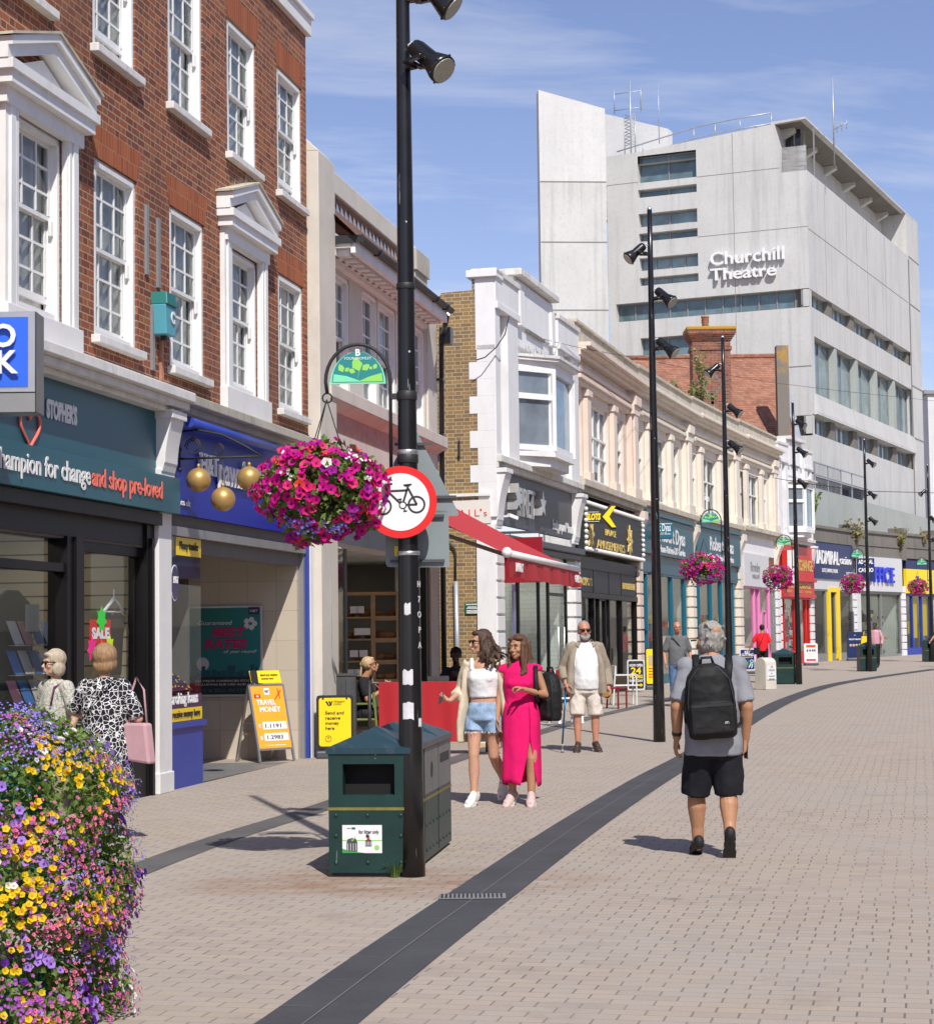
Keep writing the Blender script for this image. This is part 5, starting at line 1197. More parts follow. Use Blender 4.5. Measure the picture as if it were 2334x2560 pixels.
 # --- hardware shop, two bays
 for i, lab, sl in ((1,'petrol blue hardware shop front nearer the arcade','petrol blue hardware shop sign nearer the arcade'),(2,'petrol blue hardware shop front beside the pink framed shop','petrol blue hardware shop sign beside the grey sign')):
  F = CF[i]; L = F.L; t = front(F, lab, 'dyaspost', .05, L-.64, 3.3, (.12,.38,.62,.9), .3, 'clear', 'intlight')
  b = MB(); b.box(-.05,L-.6,-.05,.1,3.22,3.72); b.build('lower_fascia', M['dyas'], t, bev=.02)
  stock(t, L-.7, i, ('yellow','dyaspost','intwhite','signred'), .3, 1.9)
  s = fsign(F, sl, 'dyas', .02, L-.62, 3.75, 4.85, .16)
  c = MB(); c.box(0,L-.66,-.24,.02,1.1,1.2); c.build('cornice', M['dyas'], s)
  lettering('lettering', 'Robert Dyas', .62, M['wtxt'], s, (L*.5,-.165,.42), w=4.0, bold=.012); lettering('lettering', 'Home-Kitchen-DIY-Garden', .3, M['wtxt'], s, (L*.5,-.165,.1), w=4.0, bold=.004)
 F = CF[1]; q0 = F.p(*z8(1240,490),1.0)
 X = lambda x: at(x,1300,55.6).x
 p = thing('projecting_sign', 'teal projecting sign with white lettering, half hidden by the second lamp post', 'sign', (X(1612),55.6,at(1640,1348,55.6).z))
 w_, h_ = X(1681)-X(1612), at(1640,1308,55.6).z-at(1640,1348,55.6).z
 MB().box(0,w_,-.05,.05,0,h_).build('panel', M['dyaspost'], p, bev=.03); lettering('lettering', 'Robert Dyas', .3, M['wtxt'], p, (w_/2,-.055,h_*.5), w=w_*.82, bold=.005); lettering('lettering', 'Home-Kitchen-DIY-Garden', .1, M['wtxt'], p, (w_/2,-.055,h_*.26), w=w_*.82)
 # --- nail bar with a pink frame
 F = CF[3]; L = F.L
 t = front(F, 'nail bar shop front with a bright pink frame', 'pink', .15, L-1.7, 3.1, (0,.45,.62,1), .25, 'clear', 'intlight', doors=((.8,2.2),))
 s = fsign(F, 'light grey nail bar sign over the pink framed shop', 'ltgrey', .25, L-2.2, 3.05, 4.25, .12)
 lettering('lettering', 'Bromley', .5, M['grey'], s, (1.9,-.125,.55), w=1.7); lettering('lettering', 'NAILS & SPA', .22, M['grey'], s, (2.0,-.125,.3), w=1.3)
 MB().box(-.2,L-.88,-.02,.1,1.2,1.9).build('upper_panel', M['white'], s)
 w = front(F, 'narrow grey shop front with a lit display beside the pink frame', 'grey', L-1.65, L-.65, 3.1, (0,.5,1), .3, 'clear', 'intwhite')
 # --- gold exchange, red
 F = CF[4]; L = F.L
 t = front(F, 'bright red gold exchange shop front packed with goods', 'red', .35, L-.5, 2.75, (0,.12,.5,.88,1), .55, 'clear', 'intwhite')
 stock(t, L-.9, 9, ('navy','intwhite','signred','grey'), .6, 2.4, .5, 60)
 s = fsign(F, 'red gold exchange sign with gold capital letters', 'red', .2, L-.2, 2.75, 4.75, .18)
 b = MB(); b.box(0,L-.4,-.3,.0,.60,.7); b.box(0,L-.4,-.26,.0,-.05,.08); b.build('moulding', M['red'], s)
 lettering('lettering', 'GOLD EXCHANGE', .62, M['gold'], s, (L/2-.2,-.19,1.05), w=L-1.0, bold=.012); lettering('lettering', 'GOLD EXCHANGE', .25, M['gold'], s, (L/2-.2,-.19,.32), w=L-1.8, bold=.006); lettering('lettering', 'BUY - GOLD - CASH', .14, M['gold'], s, (L/2-.2,-.19,.14), w=L-1.6)
 bx = onf(F, 'projecting_sign', 'small red and white box sign fixed beside the gold exchange sign', 'sign', .1, .2, 3.2); MB().box(-.05,.05,-.22,0,0,1.3).build('panel', M['red'], bx); MB().box(-.06,.06,-.5,-.22,0,1.3).build('panel', M['white'], bx)
 # --- podium building: casino, shoe shop, yellow shop
 F5 = CF[5]; t = thing('podium_building', 'low dark concrete parapet building over the casino and shoe shops', 'building', (F5.A.x,F5.A.y,F5.zb), F5.rot())
 r0 = F5.rot()
 for i in (5,6,7):
  F = CF[i]; L = F.L
  def put(b, name, mat, bev=0):
   M_ = Matrix.Rotation(F.rot()-r0,4,'Z'); o = F.A-F5.A; c, s_ = math.cos(-r0), math.sin(-r0)
   b.v = [tuple(M_@Vector(v)+Vector((o.x*c-o.y*s_,o.x*s_+o.y*c,F.zb-F5.zb))) for v in b.v]; return b.build(name, mat, t, bev=bev)
  put(MB().box(0,L,-.05,.5,4.55,5.62), 'parapet', M['concdark']); put(MB().box(0,L,-.12,.55,5.62,5.74), 'parapet_coping', M['concdark']); put(MB().box(0,L,-.09,.0,5.05,5.12), 'parapet_rib', M['concdark'])
  put(MB().box(0,L,.1,.5,2.8,4.55), 'wall', M['concdark']); put(MB().box(L-.55,L-.02,-.2,.5,4.5,6.0), 'pier', M['concdark'])
  b = MB(); z = 0
  while z < 3.2: b.box(L-.5,L,-.1,.25,z+.025,z+.31); b.box(L-.45,L-.05,-.03,.25,z-.02 if z else 0,z+.03); z += .33
  put(b, 'quoin_pier', M['white'], .01)
 F = CF[5]; L = F.L
 t = front(F, 'casino shop front with a wide yellow door frame', 'grey', .1, L-.5, 3.1, (0,.32,.55,1), .35, 'clear', 'interior', doors=())
 b = MB(); b.box(2.0,2.25,-.1,.2,0,3.15); b.box(3.1,3.55,-.1,.2,0,3.15); b.box(2.25,3.1,-.1,.2,2.95,3.15); b.build('door_frame', M['yellow'], t); MB().quad((2.25,.04,0),(3.1,.04,0),(3.1,.04,2.95),(2.25,.04,2.95)).build('doorway', M['roomdark'], t)
 MB().box(0,L-.6,-.06,.1,3.05,3.5).build('header', M['ltgrey'], t)
 s = fsign(F, 'navy casino sign with raised white letters, beside the red sign', 'navysign', .15, L-.6, 3.5, 5.0, .12)
 a, c = F.p(*z7(215,900),.15)[0]-.15, F.p(*z7(415,930),.15)[0]-.15
 lettering('lettering', '/ADMIRAL', .82, M['wtxt'], s, ((a+c)/2,-.13,.62), w=c-a, bold=.006, ext=.02); a, c = F.p(*z7(420,900),.15)[0]-.15, F.p(*z7(520,930),.15)[0]-.15
 lettering('lettering', 'casino', .5, M['wtxt'], s, ((a+c)/2,-.13,.68), w=c-a, bold=.004, ext=.02); lettering('lettering', 'SLOTS | GAMING | ONLINE', .22, M['wtxt'], s, (L*.33,-.13,.28), w=2.2, bold=.004); lettering('lettering', 'SLOTS CASINO', .22, M['wtxt'], s, (L*.82,-.13,.2), w=1.4, bold=.004)
 X = lambda x: at(x,1400,84.5).x
 p = thing('projecting_sign', 'navy projecting casino sign with white capitals beside a lamp post', 'sign', (X(2141),84.5,at(2150,1453,84.5).z)); w_, h_ = X(2184)-X(2141), at(2160,1396,84.5).z-at(2160,1453,84.5).z
 MB().box(0,w_,-.06,.06,0,h_).build('panel', M['navysign'], p); lettering('lettering', 'ADMIRAL', .24, M['wtxt'], p, (w_/2,-.065,h_*.76), w=w_*.86, bold=.008); lettering('lettering', 'CASINO', .24, M['wtxt'], p, (w_/2,-.065,h_*.4), w=w_*.86, bold=.008); lettering('lettering', '*', .3, M['wtxt'], p, (w_/2,-.065,h_*.54), w=.12)
 F = CF[6]; L = F.L
 t = front(F, 'glass shoe shop front with pale green tiles inside', 'grey', .55, L-.5, 3.0, (0,.5,1), .15, 'clear', 'shoptile', 'shoptile'); stock(t, L-1, 4, ('blackmat','binggreen','oak'), .5, 2.0, .8, 40)
 MB().box(-.5,0,-.05,.2,0,3.0).build('side_panel', M['ltgrey'], t)
 s = fsign(F, 'light grey shoe shop sign with thick blue capital letters', 'ltgrey', .25, L-.5, 3.0, 4.55, .14)
 a, c = F.p(*z7(690,1040),.2)[0]-.25, F.p(*z7(900,1100),.2)[0]-.25
 lettering('lettering', 'OFFICE', .98, M['blueletter'], s, ((a+c)/2-.25,-.15,.42), w=c-a+.5, bold=.015, ext=.05)
 F = CF[7]; L = F.L
 t = front(F, 'blue framed shop front with yellow posters in the glass', 'bluepost', .05, L-.1, 2.9, (0,.22,.5,.78,1), .35, 'clear', 'intlight')
 for x0,x1,z0,z1 in ((.3,.46,.8,2.7),(.55,.75,.9,2.75),(.2,.3,1,1.6)): MB().box(x0*L,x1*L,.2,.23,z0,z1).build('poster', M['yellow'], t)
 s = fsign(F, 'yellow and blue shop sign at the far right of the row', 'yellow', .05, L-.1, 2.9, 4.05, .14); MB().box(0,L-.15,-.12,.02,1.16,1.55).build('upper_panel', M['navysign'], s)
 lettering('lettering', 'T', .6, M['blueletter'], s, (L*.3,-.145,.4), bold=.02)
M['bulb'] = paint('white_bulb', (.75,.74,.70), .25, .02, 2)
far_shops()
# ---------------------------------------------------------------- tiled house behind the terrace
def house():
 Y = 91.5; P = lambda x,y,Y_: at(x,y,Y_)
 a, b_ = P(1545,902,Y), P(1938,886,Y); t = thing('tiled_house', 'red clay tiled roof with a tall brick chimney behind the cream terrace', 'house', (a.x,Y,0))
 zr = (a.z+b_.z)/2; w = b_.x-a.x; e = P(1700,1160,86).z
 b = MB(); b.quad((0,-6,e),(w,-6,e),(w,0,zr),(0,0,zr)); b.quad((w,6,e),(0,6,e),(0,0,zr),(w,0,zr)); b.build('roof', M['rooftile'], t)
 b = MB(); b.tube([(0,0,zr+.02),(w,0,zr+.02)], .13, 8); b.build('ridge_tiles', M['rooftile'], t)
 b = MB(); b.poly([(0,-6,e),(0,0,zr-.02),(0,6,e)]); b.box(0,w,-5.8,5.8,0,e); b.build('wall', M['chimbrick'], t)
 b = MB(); b.prism([(w+.02,-6,e),(w+.3,-6,e),(w+.3,0,zr+.1),(w+.02,0,zr+.1)], (0,.25,.1)); b.build('lead_flashing', M['galv'], t)
 c0, c1 = P(1733,1000,85).x-a.x, P(1828,1000,85).x-a.x; y0 = 85-Y; zt = P(1780,820,85).z; zb = P(1780,1160,85).z
 b = MB(); d = c1-c0; b.box(c0,c1,y0,y0+1.2,zb-3,zt-.3); co = b.build('chimney', M['chimbrick'], t)
 b = MB(); b.box(c0-.06,c1+.06,y0-.06,y0+1.26,zt-.95,zt-.8); 
 for k in range(1,5): b.box(c0-.05*k,c1+.05*k,y0-.05*k,y0+1.2+.05*k,zt-.62+.08*k,zt-.54+.08*k)
 b.box(c0-.22,c1+.22,y0-.22,y0+1.42,zt-.25,zt-.08); b.build('corbelled_top', M['chimbrick'], co)
 b = MB(); b.box(c0-.26,c1+.26,y0-.26,y0+1.46,zt-.10,zt+.06); b.build('mossy_cap', M['lichen'], co, bev=.04)
 px = P(1766,800,85).x-a.x; b = MB(); b.lathe([(.17,0),(.14,.25),(.17,.28),(.16,.5),(.19,.52),(.19,.58),(.12,.58)], 14, (px,y0+.6,zt+.05)); b.build('chimney_pot', M['terra'], co)
 dm = MB(); cx = (c0+c1)/2
 for k in range(9):
  z = zt-1.9-k*.16; f = abs(4-k)/4; off = .42*(1-f)
  for sg in (-1,1): dm.box(cx+sg*off-.06,cx+sg*off+.06,y0-.006,y0+.01,z,z+.13)
 for k in range(6):
  z = zt-3.34-k*.16
  for sg in (-1,1): dm.box(cx+sg*(.09*k)-.06,cx+sg*(.09*k)+.06,y0-.006,y0+.01,z,z+.13)
 dm.build('diamond_brickwork', M['concdark'], co)
 g0, g1 = P(1943,1000,86).x, P(1973,1000,86).x; gt = P(1955,863,86).z
 g = thing('concrete_gable', 'tall lichen stained concrete gable end beside the tiled roof', 'wall', (g0,86,0)); MB().box(0,g1-g0,0,.5,0,gt).build('slab', M['gablelichen'], g)
def _lichen(name, base, k):
 m = MatB(name, .95); n = m.noise(1.8,6,.7); h = m.z.rng(*k)
 m.col(m.mix((n+h*.5).rng(.55,.75), base, (.42,.24,.04))); m.bump(m.noise(25,4,.7), .4, .02); return m.m
M['lichen'] = _lichen('lichen_covered_cap', (.22,.18,.10), (0,1,0,1)); M['gablelichen'] = _lichen('lichen_stained_concrete', (.19,.17,.145), (11.0,15.0,-.35,.45))
house()
def far_buildings():
 for lab, x0, x1, y, Y, m in (('pale grey building at the right edge beyond the theatre',2318,2420,985,150,'concpale'),):
  a, b_ = at(x0,y,Y), at(x1,y,Y); t = thing('distant_building', lab, 'building', (a.x,Y,0)); MB().box(0,b_.x-a.x+10,0,20,0,a.z).build('wall', M[m], t)
  for i in range(3): zz = a.z-1.6-i*3.4; MB().box(1.0,1.9,-.02,.05,zz-2,zz).build('window', M['darkglass'], t)
  MB().prism([(-.3,-.2,a.z),(12,-.2,a.z),(12,-.2,a.z-.4),(-.3,-.2,a.z+.3)], (0,20,0)).build('roof', M['grey'], t)
 for k, (Y0, Y1, m, h) in enumerate(((-16,-4,'redbrick',9.5),(-3.6,9,'stockbrick',11),(9.4,22,'redbrick',10),(22.4,37,'stone',9),(37.4,52,'chimbrick',10.5))):
  A = Vector((13+.25*Y1,Y1)); B = Vector((13+.25*Y0,Y0)); F = Fac(A,B); 
  t = thing('opposite_building', ['brick','yellow brick','red brick','stone','dark brick'][k]+' shop building on the near side of the street, '+['furthest back','beside the red one','in the middle','with a stone front','at the far end'][k], 'building', (A.x,A.y,F.zb), F.rot()); L = F.L
  H = [(1+i*2.4,2.2+i*2.4,z,z+1.7) for i in range(int((L-1.5)//2.4)) for z in (4.6,7.2)]
  b = MB(); b.wall(0,L,3.9,h,H,0,.15); b.box(0,L,.2,8,h-.3,h); b.quad((0,0,0),(0,8,0),(0,8,h),(0,0,h)); b.quad((L,8,0),(L,0,0),(L,0,h),(L,8,h)); b.build('wall', M[m], t)
  for q in H:
   w = MB(); w.box(q[0],q[1],.08,.14,q[2],q[2]+.1); w.box(q[0],q[1],.08,.14,q[3]-.1,q[3]); w.box(q[0],q[0]+.1,.08,.14,q[2]+.1,q[3]-.1); w.box(q[1]-.1,q[1],.08,.14,q[2]+.1,q[3]-.1); w.box((q[0]+q[1])/2-.03,(q[0]+q[1])/2+.03,.09,.13,q[2]+.1,q[3]-.1); w.box(q[0]+.1,q[1]-.1,.09,.13,(q[2]+q[3])/2-.03,(q[2]+q[3])/2+.03)
   o = w.build('window', M['whitewood'], t); MB().quad((q[0],.12,q[2]),(q[1],.12,q[2]),(q[1],.12,q[3]),(q[0],.12,q[3])).build('pane', M['darkglass'], o)
  MB().box(.2,L-.2,-.1,.1,3.0,3.9).build('fascia', M[('navysign','teal','white','wine','anth')[k]], t); MB().box(.2,L-.2,.0,.4,0,3.0).build('shop_front', M['darkglass'], t)
  for i in range(4): MB().box(.2+i*(L-.6)/3,.4+i*(L-.6)/3,-.06,0,0,3.0).build('pilaster', M['white'], t)
far_buildings()
# plants that have seeded themselves on ledges and parapets
def leaf_mb(b, p, s, r, mi=0):
 d = Vector((r.gauss(0,1),r.gauss(0,1),r.gauss(0,1))).normalized(); u = d.cross(Vector((r.gauss(0,1),r.gauss(0,1),r.gauss(0,1)))).normalized()
 p = Vector(p); w = s*.38; n = d.cross(u)*s*.12
 b.add([p, p+d*s*.5+u*w+n, p+d*s, p+d*s*.5-u*w+n], [(0,1,2),(0,2,3)], mi)
def weed(label, loc, h, spread, n, seed, dry=.4, group='weeds growing on the buildings'):
 t = thing('wild_plant', label, 'plant', loc, 0, group); r = random.Random(seed); st, lf = MB(), MB()
 for i in range(n):
  a = r.uniform(0,6.28); e = Vector((math.cos(a)*spread*r.random(), math.sin(a)*spread*.6*r.random(), h*r.uniform(.4,1))); m = e*.5+Vector((r.uniform(-.1,.1)*spread,0,.1*h))
  st.tube([(0,0,0),m,e],[.012*h,.008*h,.004*h],4)
  for k in range(14): f = r.uniform(.3,1); q = (m*(1-f)*2+e*(2*f-1)) if f > .5 else m*(2*f); leaf_mb(lf, q+Vector((r.uniform(-.05,.05),r.uniform(-.05,.05),r.uniform(-.05,.05)))*h, r.uniform(.06,.14)*h**.5*1.3, r, 0 if r.random() > dry else 1)
 st.build('stems', M['drystem'], t); structure(lf.build('leaves', [M['leaf'],M['dryleaf']], t), "stuff")
def leafmat(name, c, var=.35):
 m = MatB(name, .55, 0, .35); n = m.noise(7,3); m.col(m.mix(n.rng(.3,.7), tuple(v*(1-var) for v in c), tuple(v*(1+var) for v in c)))
 m.b.inputs['Transmission Weight'].default_value = 0
 tr = m.nt.nodes.new('ShaderNodeBsdfTranslucent'); tr.inputs[0].default_value = (c[0]*1.6,c[1]*1.7,c[2],1); mx = m.nt.nodes.new('ShaderNodeMixShader'); mx.inputs[0].default_value = .3
 o = m.nt.nodes['Material Output']; m.nt.links.new(m.b.outputs[0], mx.inputs[1]); m.nt.links.new(tr.outputs[0], mx.inputs[2]); m.nt.links.new(mx.outputs[0], o.inputs[0]); return m.m
M['leaf'] = leafmat('green_leaf', (.14,.225,.05)); M['dryleaf'] = leafmat('dry_leaf', (.33,.27,.14)); M['drystem'] = paint('dry_stem', (.20,.15,.08), .9)
def wx(x, y, Y): p = at(x,y,Y); return (p.x,p.y,p.z)
weed('straggly buddleia growing at the foot of the brick chimney', wx(1752,1030,70), 1.3, 1.1, 18, 1, .65)
weed('thin dry plant climbing the left side of the brick chimney', wx(1748,960,76.5), 1.6, .35, 8, 2, .6)
weed('leafy green shrub on the roof terrace beside the far white building', wx(2030,1310,86), 1.5, .6, 16, 3, .1)
weed('dry shrub hanging over the concrete parapet beside the fourth lamp post', wx(2140,1362,86.5), 1.3, .6, 12, 4, .75)
weed('dry shrub rooted on the parapet above the blue lettered shoe sign', wx(2252,1375,91.4), 1.1, .6, 11, 5, .75)
weed('small dry plant at the right end of the concrete parapet', wx(2308,1368,94), 1.0, .4, 8, 6, .7)
# ---------------------------------------------------------------- lamp posts, hoops, baskets
def scuffed(name, c, sc=11, th=.075, chip=(.45,.45,.44), rough=.28):
 m = MatB(name, rough); v = m.vor(sc); n = m.noise(2.2,4); f = (v < th)*(n > .52)
 st = m.noise(1,4,.6,m.vec(m.x*30,m.y*30,m.z*2)); f2 = (st > .70)
 m.col(m.mix(f.max(f2*.5), m.mix(m.noise(5,4).rng(.3,.7), tuple(q*.75 for q in c), tuple(q*1.3 for q in c)), chip)); return m.m
M['post'] = scuffed('scuffed_black_post_paint', (.010,.010,.011), 9, .07)
M['lens'] = paint('floodlight_lens', (.36,.36,.30), .15, .15, 40)
M['sticker'] = paint('torn_white_sticker', (.62,.62,.64), .6, .12, 20)
def flood(par, z, ang, tilt=40):
 """floodlight on a yoke; ang is its heading about the post"""
 M_ = Matrix.Rotation(R_(ang),3,'Z'); d = M_@Vector((math.cos(R_(tilt)),0,-math.sin(R_(tilt)))); a = M_@Vector((.17,0,.05)); a.z += z; side = M_@Vector((0,1,0))
 b = MB(); prof = [(.02,-.14),(.058,-.135),(.066,-.10),(.066,.05),(.09,.12),(.105,.165),(.105,.195),(.095,.20)]; b.lathe(prof, 18, a+d*.05, d)
 for k in range(6): t = k*math.pi/3; u = d.cross(side).normalized(); b.ball(a+d*.23+(u*math.cos(t)+side*math.sin(t))*.107, .01, 5)
 o = b.build('floodlight', M['black'], par)
 b = MB(); b.lathe([(.092,0),(.092,.01)], 20, a+d*.248, d); b.build('lens', M['lens'], o)
 b = MB(); p0 = M_@Vector((.03,0,0)); p0.z += z-.02; p1 = M_@Vector((.10,0,0)); p1.z += z-.02
 b.bar(p0,p1,.06,.05)
 for s in (-1,1): b.bar(p1+side*.09*s, a+d*.08+side*.09*s, .022, .04, up=side)
 b.bar(p1-side*.1,p1+side*.1,.05,.02); b.ball(a+d*.08+side*.1,.018,5); b.ball(a+d*.08-side*.1,.018,5); b.build('yoke', M['black'], o)
 b = MB(); q = M_@Vector((.03,0,.10)); q.z += z; b.tube([q,q+d*.03+Vector((0,0,.05)),a-d*.1+Vector((0,0,.03))],.009,5); b.build('cable', M['white'], o)
def lamp_post(label, x, y, heads, h=8.0):
 t = thing('lamp_post', label, 'lamp post', (x,y,gz(y)), 0, 'black lamp posts along the street')
 b = MB(); n = 10; b.tube([(0,0,-.02)]+[(0,0,h*i/n) for i in range(1,n+1)], [.092]+[.092-.055*(i/n)**.8 for i in range(1,n+1)], 20); b.build('post', M['post'], t)
 b = MB(); b.lathe([(.036,h),(.034,h+.03),(.012,h+.055)],14); b.build('cap', M['steel'], t)
 for z, a in heads: flood(t, z, a)
 return t
P1 = G(1030,2191); P2 = G(1648,1855); P3 = G(1825,1762); P4 = G(1997,1711); P5 = G(2174,1679); P6 = G(2331,1655)
LP1 = lamp_post('nearest black lamp post, carrying the no cycling sign and white stickers', P1.x, P1.y, ((5.66,-38),(6.15,-10)))
POST2 = ((7.35,-165),(6.66,-35),(5.9,-25))
lamp_post('second black lamp post, standing alone right of the man in the white shirt', P2.x, P2.y, POST2)
lamp_post('third black lamp post, rising behind the man with the backpack', P3.x, P3.y, ((7.3,-170),(6.4,-25),(5.6,-30)))
lamp_post('fourth black lamp post, beside the green bin and the milestone', P4.x, P4.y, ((7.4,-35),(6.6,-25),(5.7,-20)))
lamp_post('fifth black lamp post, in front of the navy casino sign', P5.x, P5.y, ((7.2,-35),(6.1,-25),(5.2,-20)))
lamp_post('sixth and farthest black lamp post, at the right edge', P6.x, P6.y, ((6.9,-170),(5.8,-60),(4.9,-30)))
def post_dress():
 t = LP1; r = lambda z: .092-.055*(z/8)**.8
 def band(z, h, mat): MB().lathe([(r(z)+.004,z),(r(z)+.006,z+.004),(r(z)+.006,z+h),(r(z)+.003,z+h+.004)],20).build('clamp_band', M[mat], t)
 for z, h, m in ((3.28,.06,'blackmat'),(2.90,.03,'steel'),(2.84,.06,'blackmat'),(2.20,.025,'steel'),(4.06,.04,'blackmat')): band(z,h,m)
 # old stickers stuck round the post: small curved patches
 for a0, z0, w, h in ((-98,1.83,.045,.075),(-100,1.36,.075,.10),(-99,1.13,.078,.115),(-35,1.05,.035,.06)):
  b = MB(); n = 6; rr = r(z0)+.0025
  pts = [(rr*math.cos(R_(a0)-w/rr/2+w/rr*i/n), rr*math.sin(R_(a0)-w/rr/2+w/rr*i/n)) for i in range(n+1)]; R2 = random.Random(int(z0*100))
  lo = [z0-h/2+R2.uniform(-.008,.008) for _ in pts]; hi = [z0+h/2+R2.uniform(-.008,.008) for _ in pts]
  b.add([(x,y,z) for (x,y),q in zip(pts,lo) for z in (q,)]+[(x,y,q) for (x,y),q in zip(pts,hi)], [(i,i+1,n+2+i,n+1+i) for i in range(n)], 0); b.build('sticker', M['sticker'], t)
 for i,ch in enumerate('H7OPA'):
  z = 1.98-i*.105; a = R_(-28); rr = r(z)+.003; o = lettering('number_letter', ch, .06, M['sticker'], t, (rr*math.cos(a),rr*math.sin(a),z), rz=a+math.pi/2, bold=.001, ext=.001)
post_dress()
def hoop_sign(label, x, y, z, r=.225):
 """bracket hoop with half-round sign; hangs left of the post"""
 t = thing('hanging_sign', label, 'hanging sign', (x,y,gz(y)+z), 0, 'half-round town signs on the lamp posts')
 b = MB(); pts = [(-.115,0,-.72),(-.115,0,.0)]+[(-.115-r+r*math.cos(math.pi*i/16), 0, .0+r*1.15*math.sin(math.pi*i/16)) for i in range(1,17)]+[(-.115-2*r+.01,0,-.08)]
 b.tube(pts,.0125,8)
 for zz in (-.11,-.66): b.bar((-.115,0,zz),(0,0,zz),.03,.04)
 b.tube([(-.115-2*r+.01+.033*math.cos(a*math.pi/8),0,-.115+.033*math.sin(a*math.pi/8)) for a in range(17)],.006,6,caps=False)
 b.build('hoop_bracket', M['iron'], t)
 c = -.115-r; s = r*.86; P_ = [(c+s*math.cos(math.pi*i/20), -.008, -.02+s*1.16*math.sin(math.pi*i/20)) for i in range(21)]
 b = MB(); b.prism(P_,(0,.012,0)); b.build('board', M['mint'], t)
 b = MB(); b.prism([(c+(q[0]-c)*.93,-.011,-.005+(q[2]+.02)*.93) for q in P_],(0,.002,0)); b.build('face', M['signteal'], t)
 b = MB()
 for cx,cz,k,a in ((c-.005,.115,1,.35),(c+.055,.095,.62,-.9),(c-.04,.07,.5,1.15),(c-.115,.09,.6,.4),(c-.075,.08,.4,-.9),(c+.12,.1,.42,-.5),(c+.09,.09,.3,.8)):
  l = .10*k; w = .038*k; d = Vector((-math.sin(a),0,math.cos(a))); u = Vector((d.z,0,-d.x)); q = Vector((cx,-.0125,cz)); b.poly([q-d*l*.5,q-d*.1*l+u*w,q+d*l*.25+u*w*.7,q+d*l*.55,q+d*l*.25-u*w*.7,q-d*.1*l-u*w])
 b.bar((c,-.0125,.02),(c+.012,-.0125,.08),.008,.002); b.build('leaf_emblem', M['lime'], t)
 b = MB(); b.poly([(c,-.0122,-.005),(c+s*.9,-.0122,-.005),(c+s*.86,-.0122,.055),(c+s*.4,-.0122,.03)]); b.build('field_stripe', M['lime'], t)
 b = MB(); b.poly([(c+.03,-.0124,-.005),(c-s*.9,-.0124,-.005),(c-s*.86,-.0124,.05),(c-s*.4,-.0124,.035)]); b.build('field_stripe', M['mint'], t)
 lettering('lettering', 'B', .065, M['wtxt'], t, (c,-.012,.178), bold=.002, ext=.001); lettering('lettering', 'YOUR BROMLEY', .026, M['wtxt'], t, (c,-.012,.15), ext=.001)
 return t
M['mint'] = paint('mint_border', sr(120,214,170), .5, .03, 2); M['signteal'] = paint('teal_sign_face', sr(28,128,128), .45, .04, 2); M['lime'] = paint('lime_green', sr(140,206,92), .5, .04, 2)
# flowers
def petal(name, c, c2=None, eye=None):
 m = MatB(name, .55, 0, .25); n = m.noise(14,2); k = m.mix(n.rng(.3,.7), tuple(v*.8 for v in c), tuple(min(1,v*1.15) for v in c)); m.col(k)
 tr = m.nt.nodes.new('ShaderNodeBsdfTranslucent'); tr.inputs[0].default_value = (*c,1); mx = m.nt.nodes.new('ShaderNodeMixShader'); mx.inputs[0].default_value = .35
 o = m.nt.nodes['Material Output']; m.nt.links.new(m.b.outputs[0], mx.inputs[1]); m.nt.links.new(tr.outputs[0], mx.inputs[2]); m.nt.links.new(mx.outputs[0], o.inputs[0]); return m.m
M['fmag'] = petal('magenta_petal', (.62,.006,.26)); M['fpink'] = petal('hot_pink_petal', (.80,.03,.20)); M['fpurp'] = petal('purple_petal', (.36,.01,.30)); M['fdark'] = petal('dark_throat', (.11,.002,.05))
M['fwhite'] = petal('white_petal', (.85,.85,.82)); M['forange'] = petal('orange_petal', (.85,.09,.03)); M['fyel'] = petal('yellow_petal', (.88,.60,.012)); M['fblue'] = petal('lobelia_petal', (.26,.20,.70)); M['flil'] = petal('lilac_petal', (.42,.24,.72)); M['fviol'] = petal('violet_petal', (.10,.015,.28)); M['frose'] = petal('rose_petal', (.80,.20,.34)); M['fverb'] = petal('verbena_petal', (.42,.10,.45)); M['feye'] = petal('flower_eye', (.55,.28,.02))
FM = ['fmag','fpink','fpurp','fdark','fwhite','forange','fyel','fblue','flil','fviol','frose','fverb','feye']; FI = {k:i for i,k in enumerate(FM)}; FMATS = [M[k] for k in FM]
def bloom(b, p, n, r, mi, eye, rn, lob=5, cup=.25):
 n = Vector(n).normalized(); u = n.cross(Vector((rn.gauss(0,1),rn.gauss(0,1),rn.gauss(0,1)))).normalized(); w = n.cross(u); p = Vector(p); vs = [p-n*r*.35]; k = lob*2; ph = rn.random()*6
 for i in range(k): a = 2*math.pi*i/k; rr = r*(1.0 if i%2 == 0 else .84)*rn.uniform(.9,1.08); vs.append(p+(u*math.cos(a)+w*math.sin(a))*rr+n*r*cup*rn.uniform(-.3,.6)*.6)
 vs += [p+(u*math.cos(2*math.pi*i/5)+w*math.sin(2*math.pi*i/5))*r*.27-n*r*.16 for i in range(5)]
 b.add(vs[:k+1], [(0,1+i,1+(i+1)%k) for i in range(k)], mi)
 b.add([p-n*r*.1]+[q+n*r*.03 for q in vs[k+1:]], [(0,1+i,1+(i+1)%5) for i in range(5)], eye)
